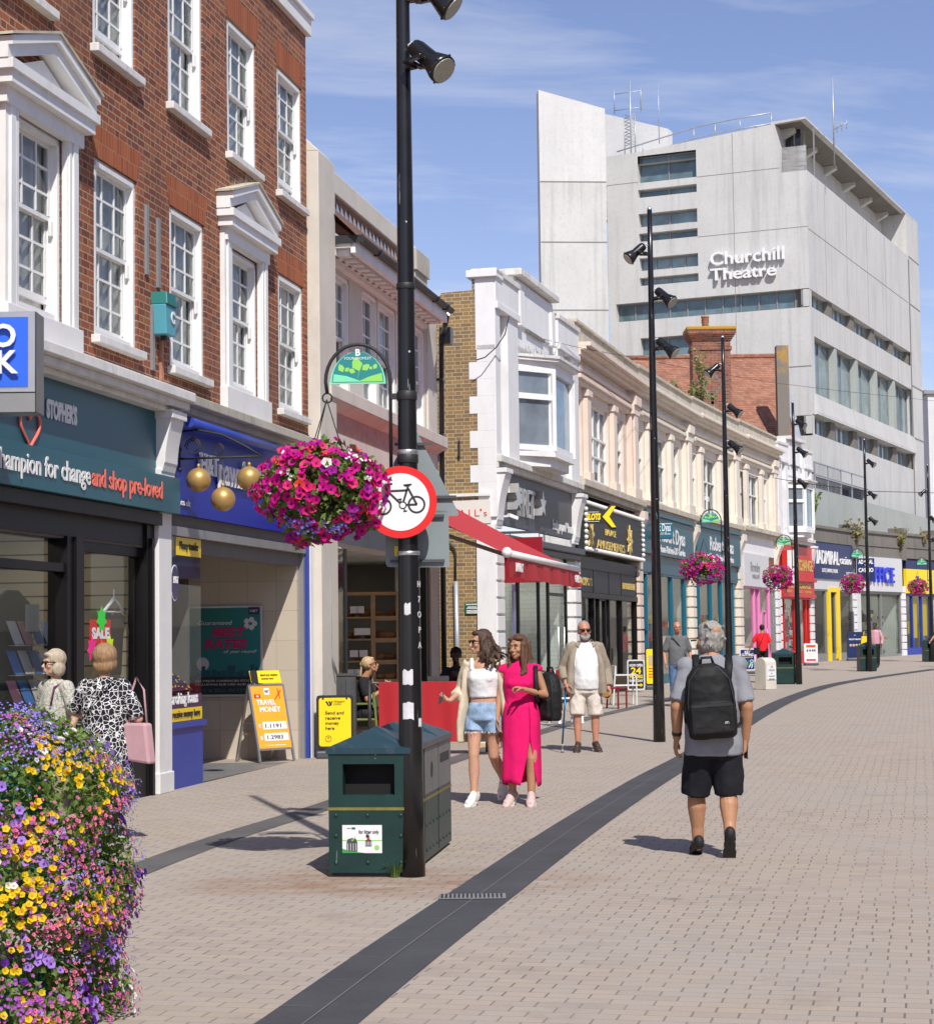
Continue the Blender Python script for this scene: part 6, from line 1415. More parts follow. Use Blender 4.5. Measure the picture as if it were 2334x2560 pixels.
def basket(label, x, y, z, n=330, nl=1500, seed=1, tall=1.0):
 t = thing('hanging_basket', label, 'flower basket', (x,y,z), 0, 'hanging flower baskets on the lamp posts'); r = random.Random(seed)
 b = MB()
 for i in range(3): b.tube([(math.cos(i*2.1)*.2,math.sin(i*2.1)*.2,.08),(.045,0,.60)],.004,4)
 b.build('chain', M['iron'], t)
 b = MB(); b.lathe([(.05,-.22),(.18,-.15),(.24,0),(.25,.06)],16); b.build('bowl', M['blackmat'], t)
 fl, lf = MB(), MB()
 def surf(d):
  q = noise.noise(Vector(d)*2.2+Vector((seed*3.1,0,0)))*.16+1; return Vector((d.x*.44*q, d.y*.40*q, d.z*(.31 if d.z > 0 else .36)*q-.02))
 for i in range(nl):
  d = Vector((r.gauss(0,1),r.gauss(0,1),r.gauss(0,1)+.1)).normalized(); leaf_mb(lf, surf(d)*r.uniform(.62,1.02), r.uniform(.035,.07), r, 0)
 k = 0
 while k < n:
  d = Vector((r.gauss(0,1),r.gauss(0,1),r.gauss(0,1)-.12)).normalized(); g = noise.noise(Vector(d)*2.6+Vector((7+seed,2,1)))
  if g > .28 and r.random() < .85: continue
  k += 1; p = surf(d)*r.uniform(.97,1.10); nn = d+Vector((r.gauss(0,.3),r.gauss(0,.3)-.25,r.gauss(0,.3)+.15)); h = noise.noise(Vector(d)*1.7+Vector((seed,5,9)))
  q = r.random(); c = 'fpink' if (h > .12 and q < .75) or q < .12 else ('fpurp' if q > .86 else 'fmag')
  if q > .978: c = 'forange' if d.z > -.1 else 'fpurp'
  if .94 < q < .955 and d.z > .2: c = 'fwhite'
  bloom(fl, p, nn, r.uniform(.030,.043), FI[c], FI['fdark'] if c != 'fwhite' else FI['fwhite'], r)
 for i in range(26):                                        # geranium clusters and lobelia trails
  if i < 7: d = Vector((r.uniform(-.7,.7),-.6,r.uniform(.1,.9))).normalized(); c = 'fwhite' if i%2 == 0 else 'forange'; m = 9
  else: d = Vector((r.uniform(-.6,.6),-.7,r.uniform(-.9,-.5))).normalized(); c = 'fblue'; m = 5
  for _ in range(m): bloom(fl, surf(d)*1.1+Vector((r.gauss(0,.022),r.gauss(0,.015),r.gauss(0,.022))), d+Vector((r.gauss(0,.4),-.3,r.gauss(0,.4))), .011, FI[c], FI[c], r)
 structure(lf.build('foliage', M['leaf'], t), "stuff"); structure(fl.build('blossoms', FMATS, t), "stuff")
 return t
hoop_sign('largest teal half-round leaf sign, on the nearest lamp post', P1.x, P1.y, 3.42)
BK1 = basket('largest hanging basket of magenta petunias, beside the no cycling sign', P1.x-.60, P1.y-.05, 2.70, 420, 2600, 1)
BK2 = basket('hanging basket of magenta petunias right of the second lamp post', P3.x-.55, P3.y, gz(P3.y)+3.0, 330, 900, 2)
for p, l1, l2 in ((P3,'teal half-round leaf sign above the hardware shop signs','') , (P4,'teal half-round leaf sign left of the red gold exchange sign','hanging basket of magenta petunias in front of the grey nail bar sign'),(P5,'teal half-round leaf sign by the navy casino sign','hanging basket of magenta petunias below the navy casino sign'),(P6,'teal half-round leaf sign over the yellow shop sign','hanging basket of magenta petunias in front of the yellow shop sign')):
 hoop_sign(l1, p.x, p.y, 3.98)
 if l2: copy_thing(BK2, (p.x-.52,p.y,gz(p.y)+3.08), p.y, l2)
def dead_plant():
 pass
# ---------------------------------------------------------------- road signs on the nearest post
def no_cycling():
 Y = P1.y-.115; z6 = Z(960,1100,5.76); px = Y/FPX
 c = at(1001,1255,Y); t = thing('road_sign', 'round no cycling sign, black bicycle on white inside a red ring', 'road sign', c)
 k = .99*px/1; r = 91*px*1.0
 b = MB(); b.lathe([(r,0),(r,.004)],56,(0,.0,0),(0,1,0)); b.build('plate', M['signred'], t)
 b = MB(); b.lathe([(r*.795,0),(r*.795,.002)],56,(0,-.0025,0),(0,1,0)); b.build('white_disc', M['signwhite'], t)
 b = MB(); b.box(-.2,.2,.004,.03,-.06,-.03); b.box(-.2,.2,.004,.03,.05,.08); b.build('rail', M['galv'], t)
 S_ = lambda x,y: ((x-236)/5.76*px, -.0045, -(y-893)/5.76*px)
 b = MB(); w = 14/5.76*px
 def ring(cx,cy,ro,ri):
  n = 36; vs = [S_(cx+q*math.cos(2*math.pi*i/n), cy+q*math.sin(2*math.pi*i/n)) for q in (ro,ri) for i in range(n)]; b.add(vs, [(i,(i+1)%n,n+(i+1)%n,n+i) for i in range(n)])
 ring(467,933,128,100); ring(-18,955,128,100); ring(268,940,57,40)
 def ln(p, q, ww=30): b.bar(S_(*p), S_(*q), ww/5.76*px, .001, up=(0,1,0))
 for p,q in (((60,735),(330,725)),((345,672),(275,900)),((350,700),(470,930)),((475,932),(310,935)),((60,745),(225,905)),((70,690),(20,905)),((70,700),(40,655))): ln(p,q)
 ln((28,640),(120,628),28); ln((280,650),(400,640),22); ln((300,662),(375,655),22); ln((225,850),(245,890),16); ln((200,855),(255,850),18); ln((285,990),(300,1025),16); ln((275,1030),(330,1024),18)
 b.build('bicycle_symbol', M['btxt'], t)
no_cycling()
def sign_backs():
 Y = P1.y+.125; px = Y/FPX
 def rnd(pts, r, n=5):
  out = []; m = len(pts)
  for i in range(m):
   a, p, c = Vector(pts[i-1]), Vector(pts[i]), Vector(pts[(i+1)%m]); u = (a-p).normalized(); v = (c-p).normalized(); A, B = p+u*r, p+v*r
   for k in range(n+1): f = k/n; out.append((A*(1-f)**2+p*2*f*(1-f)+B*f*f))
  return out
 for lab, pts, rails in (('grey back of a triangular road sign fixed behind the lamp post',[(1033,1062),(1150,1290),(915,1290)],(1243,1110)),('grey back of a rectangular road sign fixed behind the lamp post',[(963,1276),(1121,1276),(1123,1418),(964,1418)],(1290,1402))):
  q = [at(x,y,Y) for x,y in pts]; c = q[0]; c = sum(q, Vector())/len(q); t = thing('road_sign', lab, 'road sign', c)
  P_ = rnd([(p.x-c.x,0,p.z-c.z) for p in q], .035)
  b = MB(); b.prism(P_, (0,.004,0)); b.build('plate', M['signback'], t)
  for y in rails:
   z = at(1040,y,Y).z-c.z; w = (.30 if len(pts) == 3 and y == 1243 else .14 if len(pts) == 3 else .19)
   b = MB(); b.box(-w,w,-.022,-.001,z-.008,z+.008); b.box(-w,w,-.026,-.022,z-.012,z-.006); b.build('rail', M['anth'], t)
  if len(pts) == 4:
   b = MB(); b.box(-.16,-.115,-.003,0,-.12,-.05); b.build('sticker', M['yellow'], t)
sign_backs()
# ---------------------------------------------------------------- litter bins
def bin_unit(label, x, y, rz, w, d, units, big=False, h=.86):
 t = thing('litter_bin', label, 'litter bin', (x,y,gz(y)), rz, None if big else 'dark green litter bins')
 L = d*units; b = MB(); sl = (.10,w-.10,.56,.77)
 b.wall(0,w,0.03,h,[sl],0,.10); b.wall(0,w,0.03,h,[],L,0)
 for x0 in (0,w): b.quad((x0,0,.03),(x0,L,.03),(x0,L,h),(x0,0,h)) if x0 else b.quad((0,L,.03),(0,0,.03),(0,0,h),(0,L,h))
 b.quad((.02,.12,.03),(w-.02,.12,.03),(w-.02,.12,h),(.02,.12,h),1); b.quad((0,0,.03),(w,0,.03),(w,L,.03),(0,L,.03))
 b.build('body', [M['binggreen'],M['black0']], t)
 b = MB()
 for i in range(units):
  y0, y1 = i*d-.012, (i+1)*d+.012; x0, x1 = -.015, w+.015; pk = (w/2,(y0+y1)/2,h+.155); B = [(x0,y0,h+.02),(x1,y0,h+.02),(x1,y1,h+.02),(x0,y1,h+.02)]
  b.add(B+[pk]+[(x0,y0,h-.02),(x1,y0,h-.02),(x1,y1,h-.02),(x0,y1,h-.02)], [(0,1,4),(1,2,4),(2,3,4),(3,0,4),(5,6,1,0),(6,7,2,1),(7,8,3,2),(8,5,0,3),(8,7,6,5)])
 b.build('roof', M['binroof'], t)
 b = MB(); b.box(-.004,w+.004,-.004,L+.004,.455,.475); b.build('gold_band', M['bingold'], t)
 b = MB(); b.box(.02,w-.02,.02,L-.02,0,.03); b.build('plinth', M['blackmat'], t)
 if big:
  b = MB()
  for z in (.10,.28,.42):
   for x in (.05,.27,.5): b.ball((x,-.002,z),.014,6,sc=(1,.5,1))
  for i in range(12):
   for z in (.10,.28): b.ball((w+.002,.1+i*L/12.2,z),.012,6,sc=(.5,1,1))
  b.build('rivets', M['binggreen'], t)
  b = MB()
  for i in range(1,units): b.box(w,w+.004,i*d-.006,i*d+.006,.05,h-.03)
  b.build('seam', M['blackmat'], t)
  b = MB(); b.lathe([(.062,0),(.062,.004)],20,(w,d*1.5,.66),(1,0,0)); b.build('round_slot', M['roomdark'], t)
  b = MB(); b.box(w,w+.004,d*2.12,d*2.82,.68,.75); b.build('letter_slot', M['roomdark'], t)
  b = MB(); b.box(w,w+.003,d*1.03,L-.02,.50,.83); b.build('faded_panel', M['binfade'], t)
  # "for litter only" poster
  b = MB(); b.box(.095,.37,-.004,0,.165,.355); p = b.build('poster', M['signwhite'], t); X = lambda u: .095+.275*u; ZZ = lambda v: .165+.19*v
  lettering('lettering', 'for litter only', .034, M['btxt'], p, (X(.67),-.006,ZZ(.70)), w=.14, bold=.0006, ext=.0005)
  b = MB(); b.box(X(.12),X(.22),-.006,-.004,ZZ(.87),ZZ(.90)); b.build('small_print', M['grey'], p); b = MB(); b.box(X(.24),X(.33),-.006,-.004,ZZ(.85),ZZ(.92)); b.build('green_tag', M['noticegreen'], p)
  b = MB(); b.box(X(.0),X(1),-.0055,-.004,ZZ(.44),ZZ(.47)); b.build('green_strip', M['lime'], p); b = MB(); b.poly([(X(0),-.0062,ZZ(0)),(X(.6),-.0062,ZZ(0)),(X(.2),-.0062,ZZ(.07)),(X(0),-.0062,ZZ(.16))]); b.build('green_swoosh', M['dgreen'], p)
  for u0,u1,v0,v1 in ((.11,.38,.06,.54),(.58,.74,.25,.52)):
   b = MB(); b.box(X(u0),X(u1),-.007,-.005,ZZ(v0),ZZ(v0+(v1-v0)*.68)); b.poly([(X(u0),-.007,ZZ(v0+(v1-v0)*.7)),(X(u1),-.007,ZZ(v0+(v1-v0)*.7)),(X(u1)-.008,-.007,ZZ(v1-.04)),(X((u0+u1)/2),-.007,ZZ(v1)),(X(u0)+.008,-.007,ZZ(v1-.04))]); b.build('bin_picture', M['anth'], p)
   b = MB()
   for k in range(4): xx = X(u0+(u1-u0)*(k+.5)/4); b.box(xx-.002,xx+.002,-.0078,-.007,ZZ(v0+.02),ZZ(v0+(v1-v0)*.6))
   b.build('stripes', M['ltgrey'], p)
  b = MB(); b.bar((X(.23),-.009,ZZ(.48)),(X(.26),-.009,ZZ(.44)),.006,.001,up=(0,1,0)); b.bar((X(.26),-.009,ZZ(.44)),(X(.33),-.009,ZZ(.58)),.006,.001,up=(0,1,0)); b.build('tick', M['lime'], p)
  b = MB(); b.bar((X(.62),-.009,ZZ(.46)),(X(.70),-.009,ZZ(.58)),.004,.001,up=(0,1,0)); b.bar((X(.70),-.009,ZZ(.46)),(X(.62),-.009,ZZ(.58)),.004,.001,up=(0,1,0)); b.build('cross', M['signred'], p)
  b = MB(); b.lathe([(.017,0),(.017,.001)],20,(X(.87),-.006,ZZ(.2)),(0,1,0)); b.build('green_dot', M['lime'], p)
 return t
M['binggreen'] = scuffed('scuffed_green_bin_paint', sr(16,48,44), 10, .055, (.22,.27,.24), .42)
M['binroof'] = paint('blue_green_bin_roof', sr(30,58,68), .38, .16, 3, bump=.05, dirt=sr(84,96,98), dsc=4.5); M['binfade'] = paint('faded_grey_panel', sr(112,112,110), .5, .12, 5, dirt=sr(80,84,80), dsc=4); M['dgreen'] = paint('mid_green', sr(60,150,70), .5)
_q0, _q1 = G(827,2186), G(1024,2184); _ba = math.atan2(-.27,2.15)
bin_unit('large dark green triple litter bin behind the nearest lamp post', _q0.x, 13.56, _ba, .56, .71, 3, True)
for p, dx, l in ((P4,-.60,'dark green litter bin between the milestone and the fourth lamp post'),(P5,-.26,'dark green litter bin behind the fifth lamp post, in front of the shoe shop'),(P6,-.22,'dark green litter bin at the right edge by the sixth lamp post')):
 bin_unit(l, p.x+dx-.05, p.y+.12, 0, .58, .58, 1)
# tuft of grass at the foot of the post
def grass_tuft():
 t = thing('grass_tuft', 'small tuft of green grass at the foot of the nearest lamp post', 'grass', (P1.x-.11,P1.y-.06,gz(P1.y))); r = random.Random(11); b = MB()
 for i in range(60):
  a = r.uniform(0,6.28); h = r.uniform(.04,.16); d = Vector((math.cos(a),math.sin(a),0)); o = d*r.uniform(0,.035); p = [o, o+d*h*.25+Vector((0,0,h*.7)), o+d*h*.75+Vector((0,0,h*.8))]; u = Vector((-d.y,d.x,0))*.0035
  b.add([p[0]-u,p[0]+u,p[1]+u*.8,p[1]-u*.8,p[2]],[(0,1,2,3),(3,2,4)])
 b.build('blades', M['grassy'], t)
M['grassy'] = leafmat('grass_blade', (.15,.22,.05)); grass_tuft()
# ---------------------------------------------------------------- tiered flower planter in the near corner
def planter():
 cx, cy = -2.12, 8.75; t = thing('flower_planter', 'tall tiered planter overflowing with yellow, purple, pink and white flowers', 'planter', (cx,cy,gz(cy))); r = random.Random(21)
 b = MB()
 for z, rr in ((.0,.34),(.42,.30),(.84,.26)): b.lathe([(rr*.8,z),(rr,z+.05),(rr,z+.22),(rr*.94,z+.24)],28)
 b.build('tiers', M['alarmtop'], t)
 H = 1.33
 def rad(a, z): 
  k = (.56+.035*math.sin(z*math.pi/.22+.3)+.02*math.sin(a*5+z*4)) * (1 if z < .92 else math.sqrt(max(.02,1-((z-.92)/.43)**2)))
  return k+.13*noise.noise(Vector((a*2.1,z*3.6,1)))+.01
 def pt(a, z, f=1): q = rad(a,z)*f; return Vector((q*math.cos(a),q*math.sin(a),z))
 lf = MB()
 for i in range(15000):
  a = r.uniform(-2.75,.75); z = H*r.random()**.9; leaf_mb(lf, pt(a,z,r.uniform(.72,1.02)), r.uniform(.02,.042), r, 0 if r.random() < .93 else 1)
 st = MB()
 for i in range(160):
  a = r.uniform(-2.6,.6); z = r.uniform(.02,H); p = pt(a,z,.9); d = Vector((math.cos(a),math.sin(a),r.uniform(-.3,.9))).normalized(); e = p+d*r.uniform(.05,.17); st.tube([p,(p+e)/2+Vector((0,0,.02)),e],.0018,3)
 st.build('stems', M['leaf'], t); structure(lf.build('foliage', [M['leaf'],M['dryleaf']], t), "stuff")
 fl = MB(); sites = []
 kinds = ['yel']*11+['lob']*20+['lil']*15+['rose']*18+['white']*10+['verb']*18+['viol']*4+['pinkeye']*5
 for i,k in enumerate(kinds): sites.append((r.uniform(-2.75,.7), r.uniform(.0,H+.05), k))
 sites += [(-.75,1.18,'yel'),(-.55,1.05,'yel'),(-.95,.62,'yel'),(-1.0,.82,'yel'),(-1.3,1.28,'lob'),(-.2,.45,'rose'),(-.25,.92,'rose'),(-.9,1.27,'lob'),(-1.9,1.27,'lob'),(-1.6,1.0,'verb'),(-2.1,1.02,'verb'),(-2.0,.85,'lil'),(-1.25,.80,'verb')]
 dens = {'yel':38,'lob':85,'lil':15,'rose':60,'white':13,'verb':60,'viol':12,'pinkeye':12}
 for a0,z0,k in sites:
  for j in range(dens[k]):
   a = a0+r.gauss(0,.13); z = z0+r.gauss(0,.06)
   if not (0.015 < z < H+.05): continue
   zc = min(z,H-.005); p = pt(a,zc,r.uniform(.99,1.09)); d = Vector((math.cos(a),math.sin(a),.35+(1.2 if z > 1.2 else 0)+r.gauss(0,.2)))+Vector((r.gauss(0,.25),r.gauss(0,.25),0))
   if k == 'yel': bloom(fl,p,d,r.uniform(.013,.019),FI['fyel'],FI['feye'],r)
   elif k == 'lob':
    p += Vector((0,0,r.uniform(0,.03)))+d.normalized()*r.uniform(0,.05); bloom(fl,p,d,r.uniform(.005,.0075),FI['fblue'],FI['fwhite'],r,3)
   elif k == 'lil': bloom(fl,p,d,r.uniform(.016,.024),FI['flil'],FI['fviol'],r)
   elif k == 'rose': bloom(fl,p,d,r.uniform(.007,.012),FI['frose'],FI['fpurp'],r,3)
   elif k == 'white': bloom(fl,p,d,r.uniform(.013,.018),FI['fwhite'],FI['feye'],r)
   elif k == 'verb': bloom(fl,p,d,r.uniform(.007,.011),FI['fverb'],FI['flil'],r)
   elif k == 'viol': bloom(fl,p,d,r.uniform(.016,.022),FI['fviol'],FI['fdark'],r)
   else: bloom(fl,p,d,r.uniform(.013,.018),FI['frose'],FI['fdark'],r)
 structure(fl.build('blossoms', FMATS, t), "stuff")
planter()
# ---------------------------------------------------------------- A-boards
def board_frame(label, x, y, rz, w, h, face, frame='blackmat', base=True, cat='pavement sign', lean=0, group='signs standing on the pavement', radius=.05):
 t = thing('pavement_sign', label, cat, (x,y,gz(y)), rz, group); z0 = .12 if base else .05
 b = MB(); pts = [(-w/2,-.02,z0),(w/2,-.02,z0),(w/2,-.02,h),(-w/2,-.02,h)]
 def rr(pts, r, n=4):
  out = []
  for i in range(4):
   a,p,c = Vector(pts[i-1]),Vector(pts[i]),Vector(pts[(i+1)%4]); A = p+(a-p).normalized()*r; B = p+(c-p).normalized()*r
   for k in range(n+1): f = k/n; out.append(A*(1-f)**2+p*2*f*(1-f)+B*f*f)
  return out
 b.prism(rr(pts,radius),(0,.04,0)); b.build('frame', M[frame], t)
 m = .035; P_ = rr([(-w/2+m,-.024,z0+m),(w/2-m,-.024,z0+m),(w/2-m,-.024,h-m),(-w/2+m,-.024,h-m)],radius*.8); b = MB(); b.prism(P_,(0,.003,0)); f = b.build('poster', M[face], t)
 if base: b = MB(); b.box(-w/2+.0,w/2-.0,-.2,.2,0,.10); b.build('base', M['anth'], t, bev=.02)
 return t, f, (lambda u: -w/2+m+(w-2*m)*u), (lambda v: z0+m+(h-z0-2*m)*v)
def txt(par, s, x, z, w, h, mat='btxt', y=-.028, **k): return lettering('lettering', s, h*1.37, M[mat], par, (x,y,z), w=w, ext=.0008, **k)
def boards():
 # yellow money sign
 a, c = G(800,1890), G(888,1888); xm = (a.x+c.x)/2; t,f,X,ZZ = board_frame('yellow rounded pavement sign with black lettering in a black frame beside the blue post', xm, 26.55, R_(3), .50, .84, 'yellow')
 t.location.z = gz(26.5)
 b = MB(); p = lambda u,v: (X(u),-.027,ZZ(v))
 for du in (0,.09): b.poly([p(.20+du,.93),p(.26+du,.93),p(.32+du,.86),p(.29+du,.83)])
 b.poly([p(.30,.83),p(.34,.83),p(.45,.93),p(.40,.93)]); b.build('emblem', M['btxt'], f)
 txt(f,'Western',X(.64),ZZ(.905),.145,.030); txt(f,'Union',X(.58),ZZ(.855),.10,.030)
 for i,(s,w) in enumerate((('Send and',.25),('receive',.20),('money',.18),('here',.12))): txt(f,s,X(.20)+w/2,ZZ(.66-.105*i),w,.044,bold=.0008)
 b = MB(); b.tube([(X(.29)+.04*math.cos(q*math.pi/10),-.027,ZZ(.16)+.04*math.sin(q*math.pi/10)) for q in range(21)],.003,5,caps=False); b.bar((X(.29),-.027,ZZ(.16)-.022),(X(.29),-.027,ZZ(.16)+.022),.005,.001,up=(0,1,0)); b.bar((X(.29),-.027,ZZ(.16)+.022),(X(.29)-.014,-.027,ZZ(.16)+.006),.005,.001,up=(0,1,0)); b.bar((X(.29),-.027,ZZ(.16)+.022),(X(.29)+.014,-.027,ZZ(.16)+.006),.005,.001,up=(0,1,0)); b.build('arrow', M['btxt'], f)
 b = MB()
 for u in (.13,.87): b.box(X(u)-.012,X(u)+.012,-.03,-.02,ZZ(.97),ZZ(1.06))
 b.build('clips', M['blackmat'], t)
 # orange travel money A-board standing in the recess
 Y = 25.8; g0, g1 = at(655,1903,Y), at(731,1895,Y); tt = thing('pavement_sign', 'orange travel money board with exchange rates on a folding steel frame', 'pavement sign', ((g0.x+g1.x)/2,Y,gz(Y)+.014), R_(40), 'signs standing on the pavement')
 w, h = .54, 1.02; tl = R_(15); d = Vector((0,math.sin(tl),math.cos(tl))); n = Vector((0,-math.cos(tl),math.sin(tl))); O = Vector((0,0,0))
 def fp(u, v, o=0): return Vector(((u-.5)*w,0,0))+d*(v*h)+n*o
 b = MB(); b.bar(fp(0,0),fp(0,1),.03,.03); b.bar(fp(1,0),fp(1,1),.03,.03); b.bar(fp(0,1),fp(1,1),.035,.03); b.bar(fp(0,.16),fp(1,.16),.035,.03)
 b.build('front_frame', M['steel'], tt)
 b = MB(); e = lambda u: Vector(((u-.5)*w, 2*h*math.sin(tl)+.02, 0)); b.bar(fp(0,1),e(0),.03,.03); b.bar(fp(1,1),e(1),.03,.03); b.bar(fp(0,1)*.35+e(0)*.65,fp(1,1)*.35+e(1)*.65,.02,.02); b.bar(fp(0,.5),fp(0,1)*.5+e(0)*.5,.012); b.build('back_frame', M['steel'], tt)
 b = MB(); b.prism([fp(.03,.17,.008),fp(.97,.17,.008),fp(.97,.985,.008),fp(.03,.985,.008)], n*.006); f = b.build('poster', M['orange'], tt)
 def put(s, u, v, wu, hh, mat, o=.018, sh=0, bold=.001):
  b = text_mb(s, hh*1.37, bold, ext=.0006, shear=sh); x0, x1 = min(q[0] for q in b.v), max(q[0] for q in b.v); k = wu*w/(x1-x0)
  b.v = [tuple(fp(u,v,o)+Vector((q[0]*k,0,0))+d*q[2]-n*q[1]) for q in b.v]; return b.build('lettering', M[mat], f)
 def panel(u0,u1,v0,v1,mat,nm,o=.016): MB().prism([fp(u0,v0,o),fp(u1,v0,o),fp(u1,v1,o),fp(u0,v1,o)],n*.001).build(nm, M[mat], f)
 put('TRAVEL',.42,.74,.56,.072,'wtxt',bold=.003); put('MONEY',.50,.645,.62,.072,'wtxt',bold=.003)
 panel(.22,.92,.415,.515,'signwhite','rate_panel'); panel(.22,.92,.265,.365,'signwhite','rate_panel'); put('1.1191',.52,.437,.46,.052,'btxt'); put('1.2983',.52,.287,.46,.052,'btxt'); put('€',.13,.437,.09,.05,'wtxt'); put('$',.13,.287,.08,.05,'wtxt'); panel(.40,.56,.87,.96,'signwhite','badge'); put('H&T',.48,.90,.12,.035,'navy',o=.019); panel(.10,.28,.83,.88,'signred','tag'); put('0%',.19,.842,.08,.025,'wtxt',o=.019)
 put('Terms and conditions apply',.5,.20,.6,.014,'wtxt')
 b = MB(); b.bar(fp(.68,.80,.018),fp(.90,.93,.018),.012,.001,up=n); b.bar(fp(.84,.82,.018),fp(.80,.95,.018),.012,.001,up=n); b.build('aeroplane', M['signred'], f)
 b = MB(); b.prism([fp(.10,1.03,.0),fp(.98,1.03,.0),fp(.98,1.2,-.02),fp(.10,1.2,-.02)], n*.006); tp = b.build('topper', M['yellow'], tt); panel(.10,.30,1.03,1.2,'btxt','topper_end',.008); put('Send and receive',.64,1.13,.5,.022,'btxt',o=.006); put('money here',.58,1.08,.36,.022,'btxt',o=.006)
 # framed poster in the entrance
 F = Fac(BK.w(5.25,-2.6,0).xy, BK.w(5.25,.0,0).xy, BK.zb); z3 = Z(0,1300,2.2975); s1 = F.p(*z3(1512,700))[0]; s0 = s1-1.05; zt, zb = F.p(*z3(1350,492))[1], F.p(*z3(1350,1015))[1]
 t = thing('wall_poster', 'teal currency poster with pink and white lettering on the tiled entrance wall', 'poster', F.w(s0,.02,zb), F.rot()); w_, h_ = s1-s0, zt-zb
 MB().box(0,w_,-.02,.01,0,h_).build('frame', M['steel'], t, bev=.004); MB().box(.03,w_-.03,-.024,-.018,.03,h_-.03).build('sheet', M['posterteal'], t); MB().box(.03,w_-.03,-.027,-.022,.03,h_*.22).build('dark_panel', M['btxt'], t)
 q = lambda u,v: (w_*u, -.03, h_*v)
 def L_(s,u,v,wu,hv,mat,**k): lettering('lettering', s, h_*hv*1.37, M[mat], t, q(u,v), w=w_*wu, ext=.0008, **k)
 L_('Guaranteed',.36,.79,.46,.05,'wtxt',shear=.2); L_('BEST',.54,.665,.46,.095,'magenta',shear=.15,bold=.008); L_('RATES',.50,.535,.58,.095,'magenta',shear=.15,bold=.008); L_('all year round!',.70,.48,.44,.035,'wtxt',shear=.2)
 L_('ALL MAJOR CURRENCIES STOCKED',.52,.165,.84,.022,'wtxt'); L_('INCLUDING EUR USD AUD AED',.5,.125,.8,.022,'wtxt'); L_('BUY & SELL IN STORE',.5,.055,.8,.036,'posterteal')
 MB().box(w_*.82,w_*.96,-.03,-.026,h_*.90,h_*.98).build('badge', M['navy'], t); L_('H&T',.89,.925,.10,.03,'wtxt')
 b = MB(); r = random.Random(6); x = .06
 while x < .95: ww = r.uniform(.03,.07); b.box(w_*x,w_*(x+ww),-.029,-.024,h_*.22,h_*(.22+r.uniform(.04,.14))); x += ww+r.uniform(0,.02)
 b.build('skyline', M['dyas'], t); MB().lathe([(w_*.085,0),(w_*.085,.002)],24,(w_*.2,-.025,h_*.36),(0,-1,0)).build('moon', M['ltgrey'], t)
 for i in range(5): MB().lathe([(w_*.035,0),(w_*.035,.002)],16,(w_*(.84+.06*math.cos(i*1.257)),-.026,h_*(.80+.045*math.sin(i*1.257))),(0,-1,0)).build('coin', M['ltgrey'], t)
 # distant boards
 def far(label, x0, x1, ytop, yb, face, frame, rz=0, base=True):
  g = G((x0+x1)/2,yb); k = g.y/FPX; return board_frame(label, g.x, g.y, rz, (x1-x0)*k, (yb-ytop)*k, face, frame, base)
 t,f,X,ZZ = far('black board advertising opening hours with a big yellow number, beside the grey chair',1568,1612,1650,1730,'btxt','ltgrey',0,False)
 txt(f,'NOW OPEN',X(.5),ZZ(.80),.34,.07,'wtxt',bold=.003); txt(f,'24',X(.5),ZZ(.54),.26,.17,'yellow',bold=.006); txt(f,'HOURS',X(.5),ZZ(.38),.34,.09,'yellow',bold=.004); txt(f,'EVERY DAY',X(.5),ZZ(.25),.36,.06,'wtxt',bold=.003)
 b = MB(); b.bar((X(.08),-.028,ZZ(.13)),(X(.8),-.028,ZZ(.13)),.035,.002,up=(0,1,0)); b.poly([(X(.78),-.03,ZZ(.06)),(X(.95),-.03,ZZ(.13)),(X(.78),-.03,ZZ(.20))]); b.build('arrow', M['yellow'], f)
 t,f,X,ZZ = far('yellow pavement sign with a food picture, half behind the second lamp post',1613,1658,1620,1724,'yellow','blackmat')
 MB().box(X(.12),X(.88),-.027,-.024,ZZ(.52),ZZ(.82)).build('picture', M['oak'], f); txt(f,'DHL',X(.6),ZZ(.87),.16,.05,'signred',bold=.003)
 for i in range(4): MB().box(X(.14),X(.7-.08*i),-.027,-.024,ZZ(.42-.08*i),ZZ(.45-.08*i)).build('text_line', M['signred'], f)
 t,f,X,ZZ = far('blue key cutting board with white lettering in front of the hardware shop',1849,1888,1622,1685,'navysign','signwhite')
 txt(f,'KEY',X(.5),ZZ(.82),.2,.085,'wtxt',bold=.004); txt(f,'CUTTING',X(.5),ZZ(.68),.40,.085,'wtxt',bold=.004); txt(f,'AVAILABLE IN STORE',X(.5),ZZ(.58),.36,.04,'yellow',bold=.001); MB().box(X(.04),X(.96),-.027,-.024,ZZ(.12),ZZ(.48)).build('blue_panel', M['dyaspost'], f); txt(f,'FREE',X(.28),ZZ(.24),.2,.075,'yellow',y=-.031,bold=.003)
 b = MB(); b.tube([(X(.80)+.05*math.cos(q*math.pi/6),-.032,ZZ(.40)+.05*math.sin(q*math.pi/6)) for q in range(13)],.012,5,caps=False); b.bar((X(.78),-.032,ZZ(.34)),(X(.58),-.032,ZZ(.08)),.03,.004,up=(0,1,0)); b.bar((X(.86),-.032,ZZ(.28)),(X(.78),-.032,ZZ(.06)),.03,.004,up=(0,1,0)); b.build('keys', M['signwhite'], f)
 t,f,X,ZZ = far('white and red board with small device pictures beside the red shop front',2010,2044,1609,1664,'signwhite','signwhite')
 MB().box(X(.1),X(.9),-.027,-.024,ZZ(.82),ZZ(.96)).build('red_band', M['forangeband'], f); MB().box(X(.1),X(.9),-.027,-.024,ZZ(.04),ZZ(.14)).build('red_band', M['red'], f)
 for u in (.2,.42,.64,.82): MB().box(X(u)-.03,X(u)+.03,-.027,-.024,ZZ(.58),ZZ(.70)).build('device_picture', M['btxt'], f)
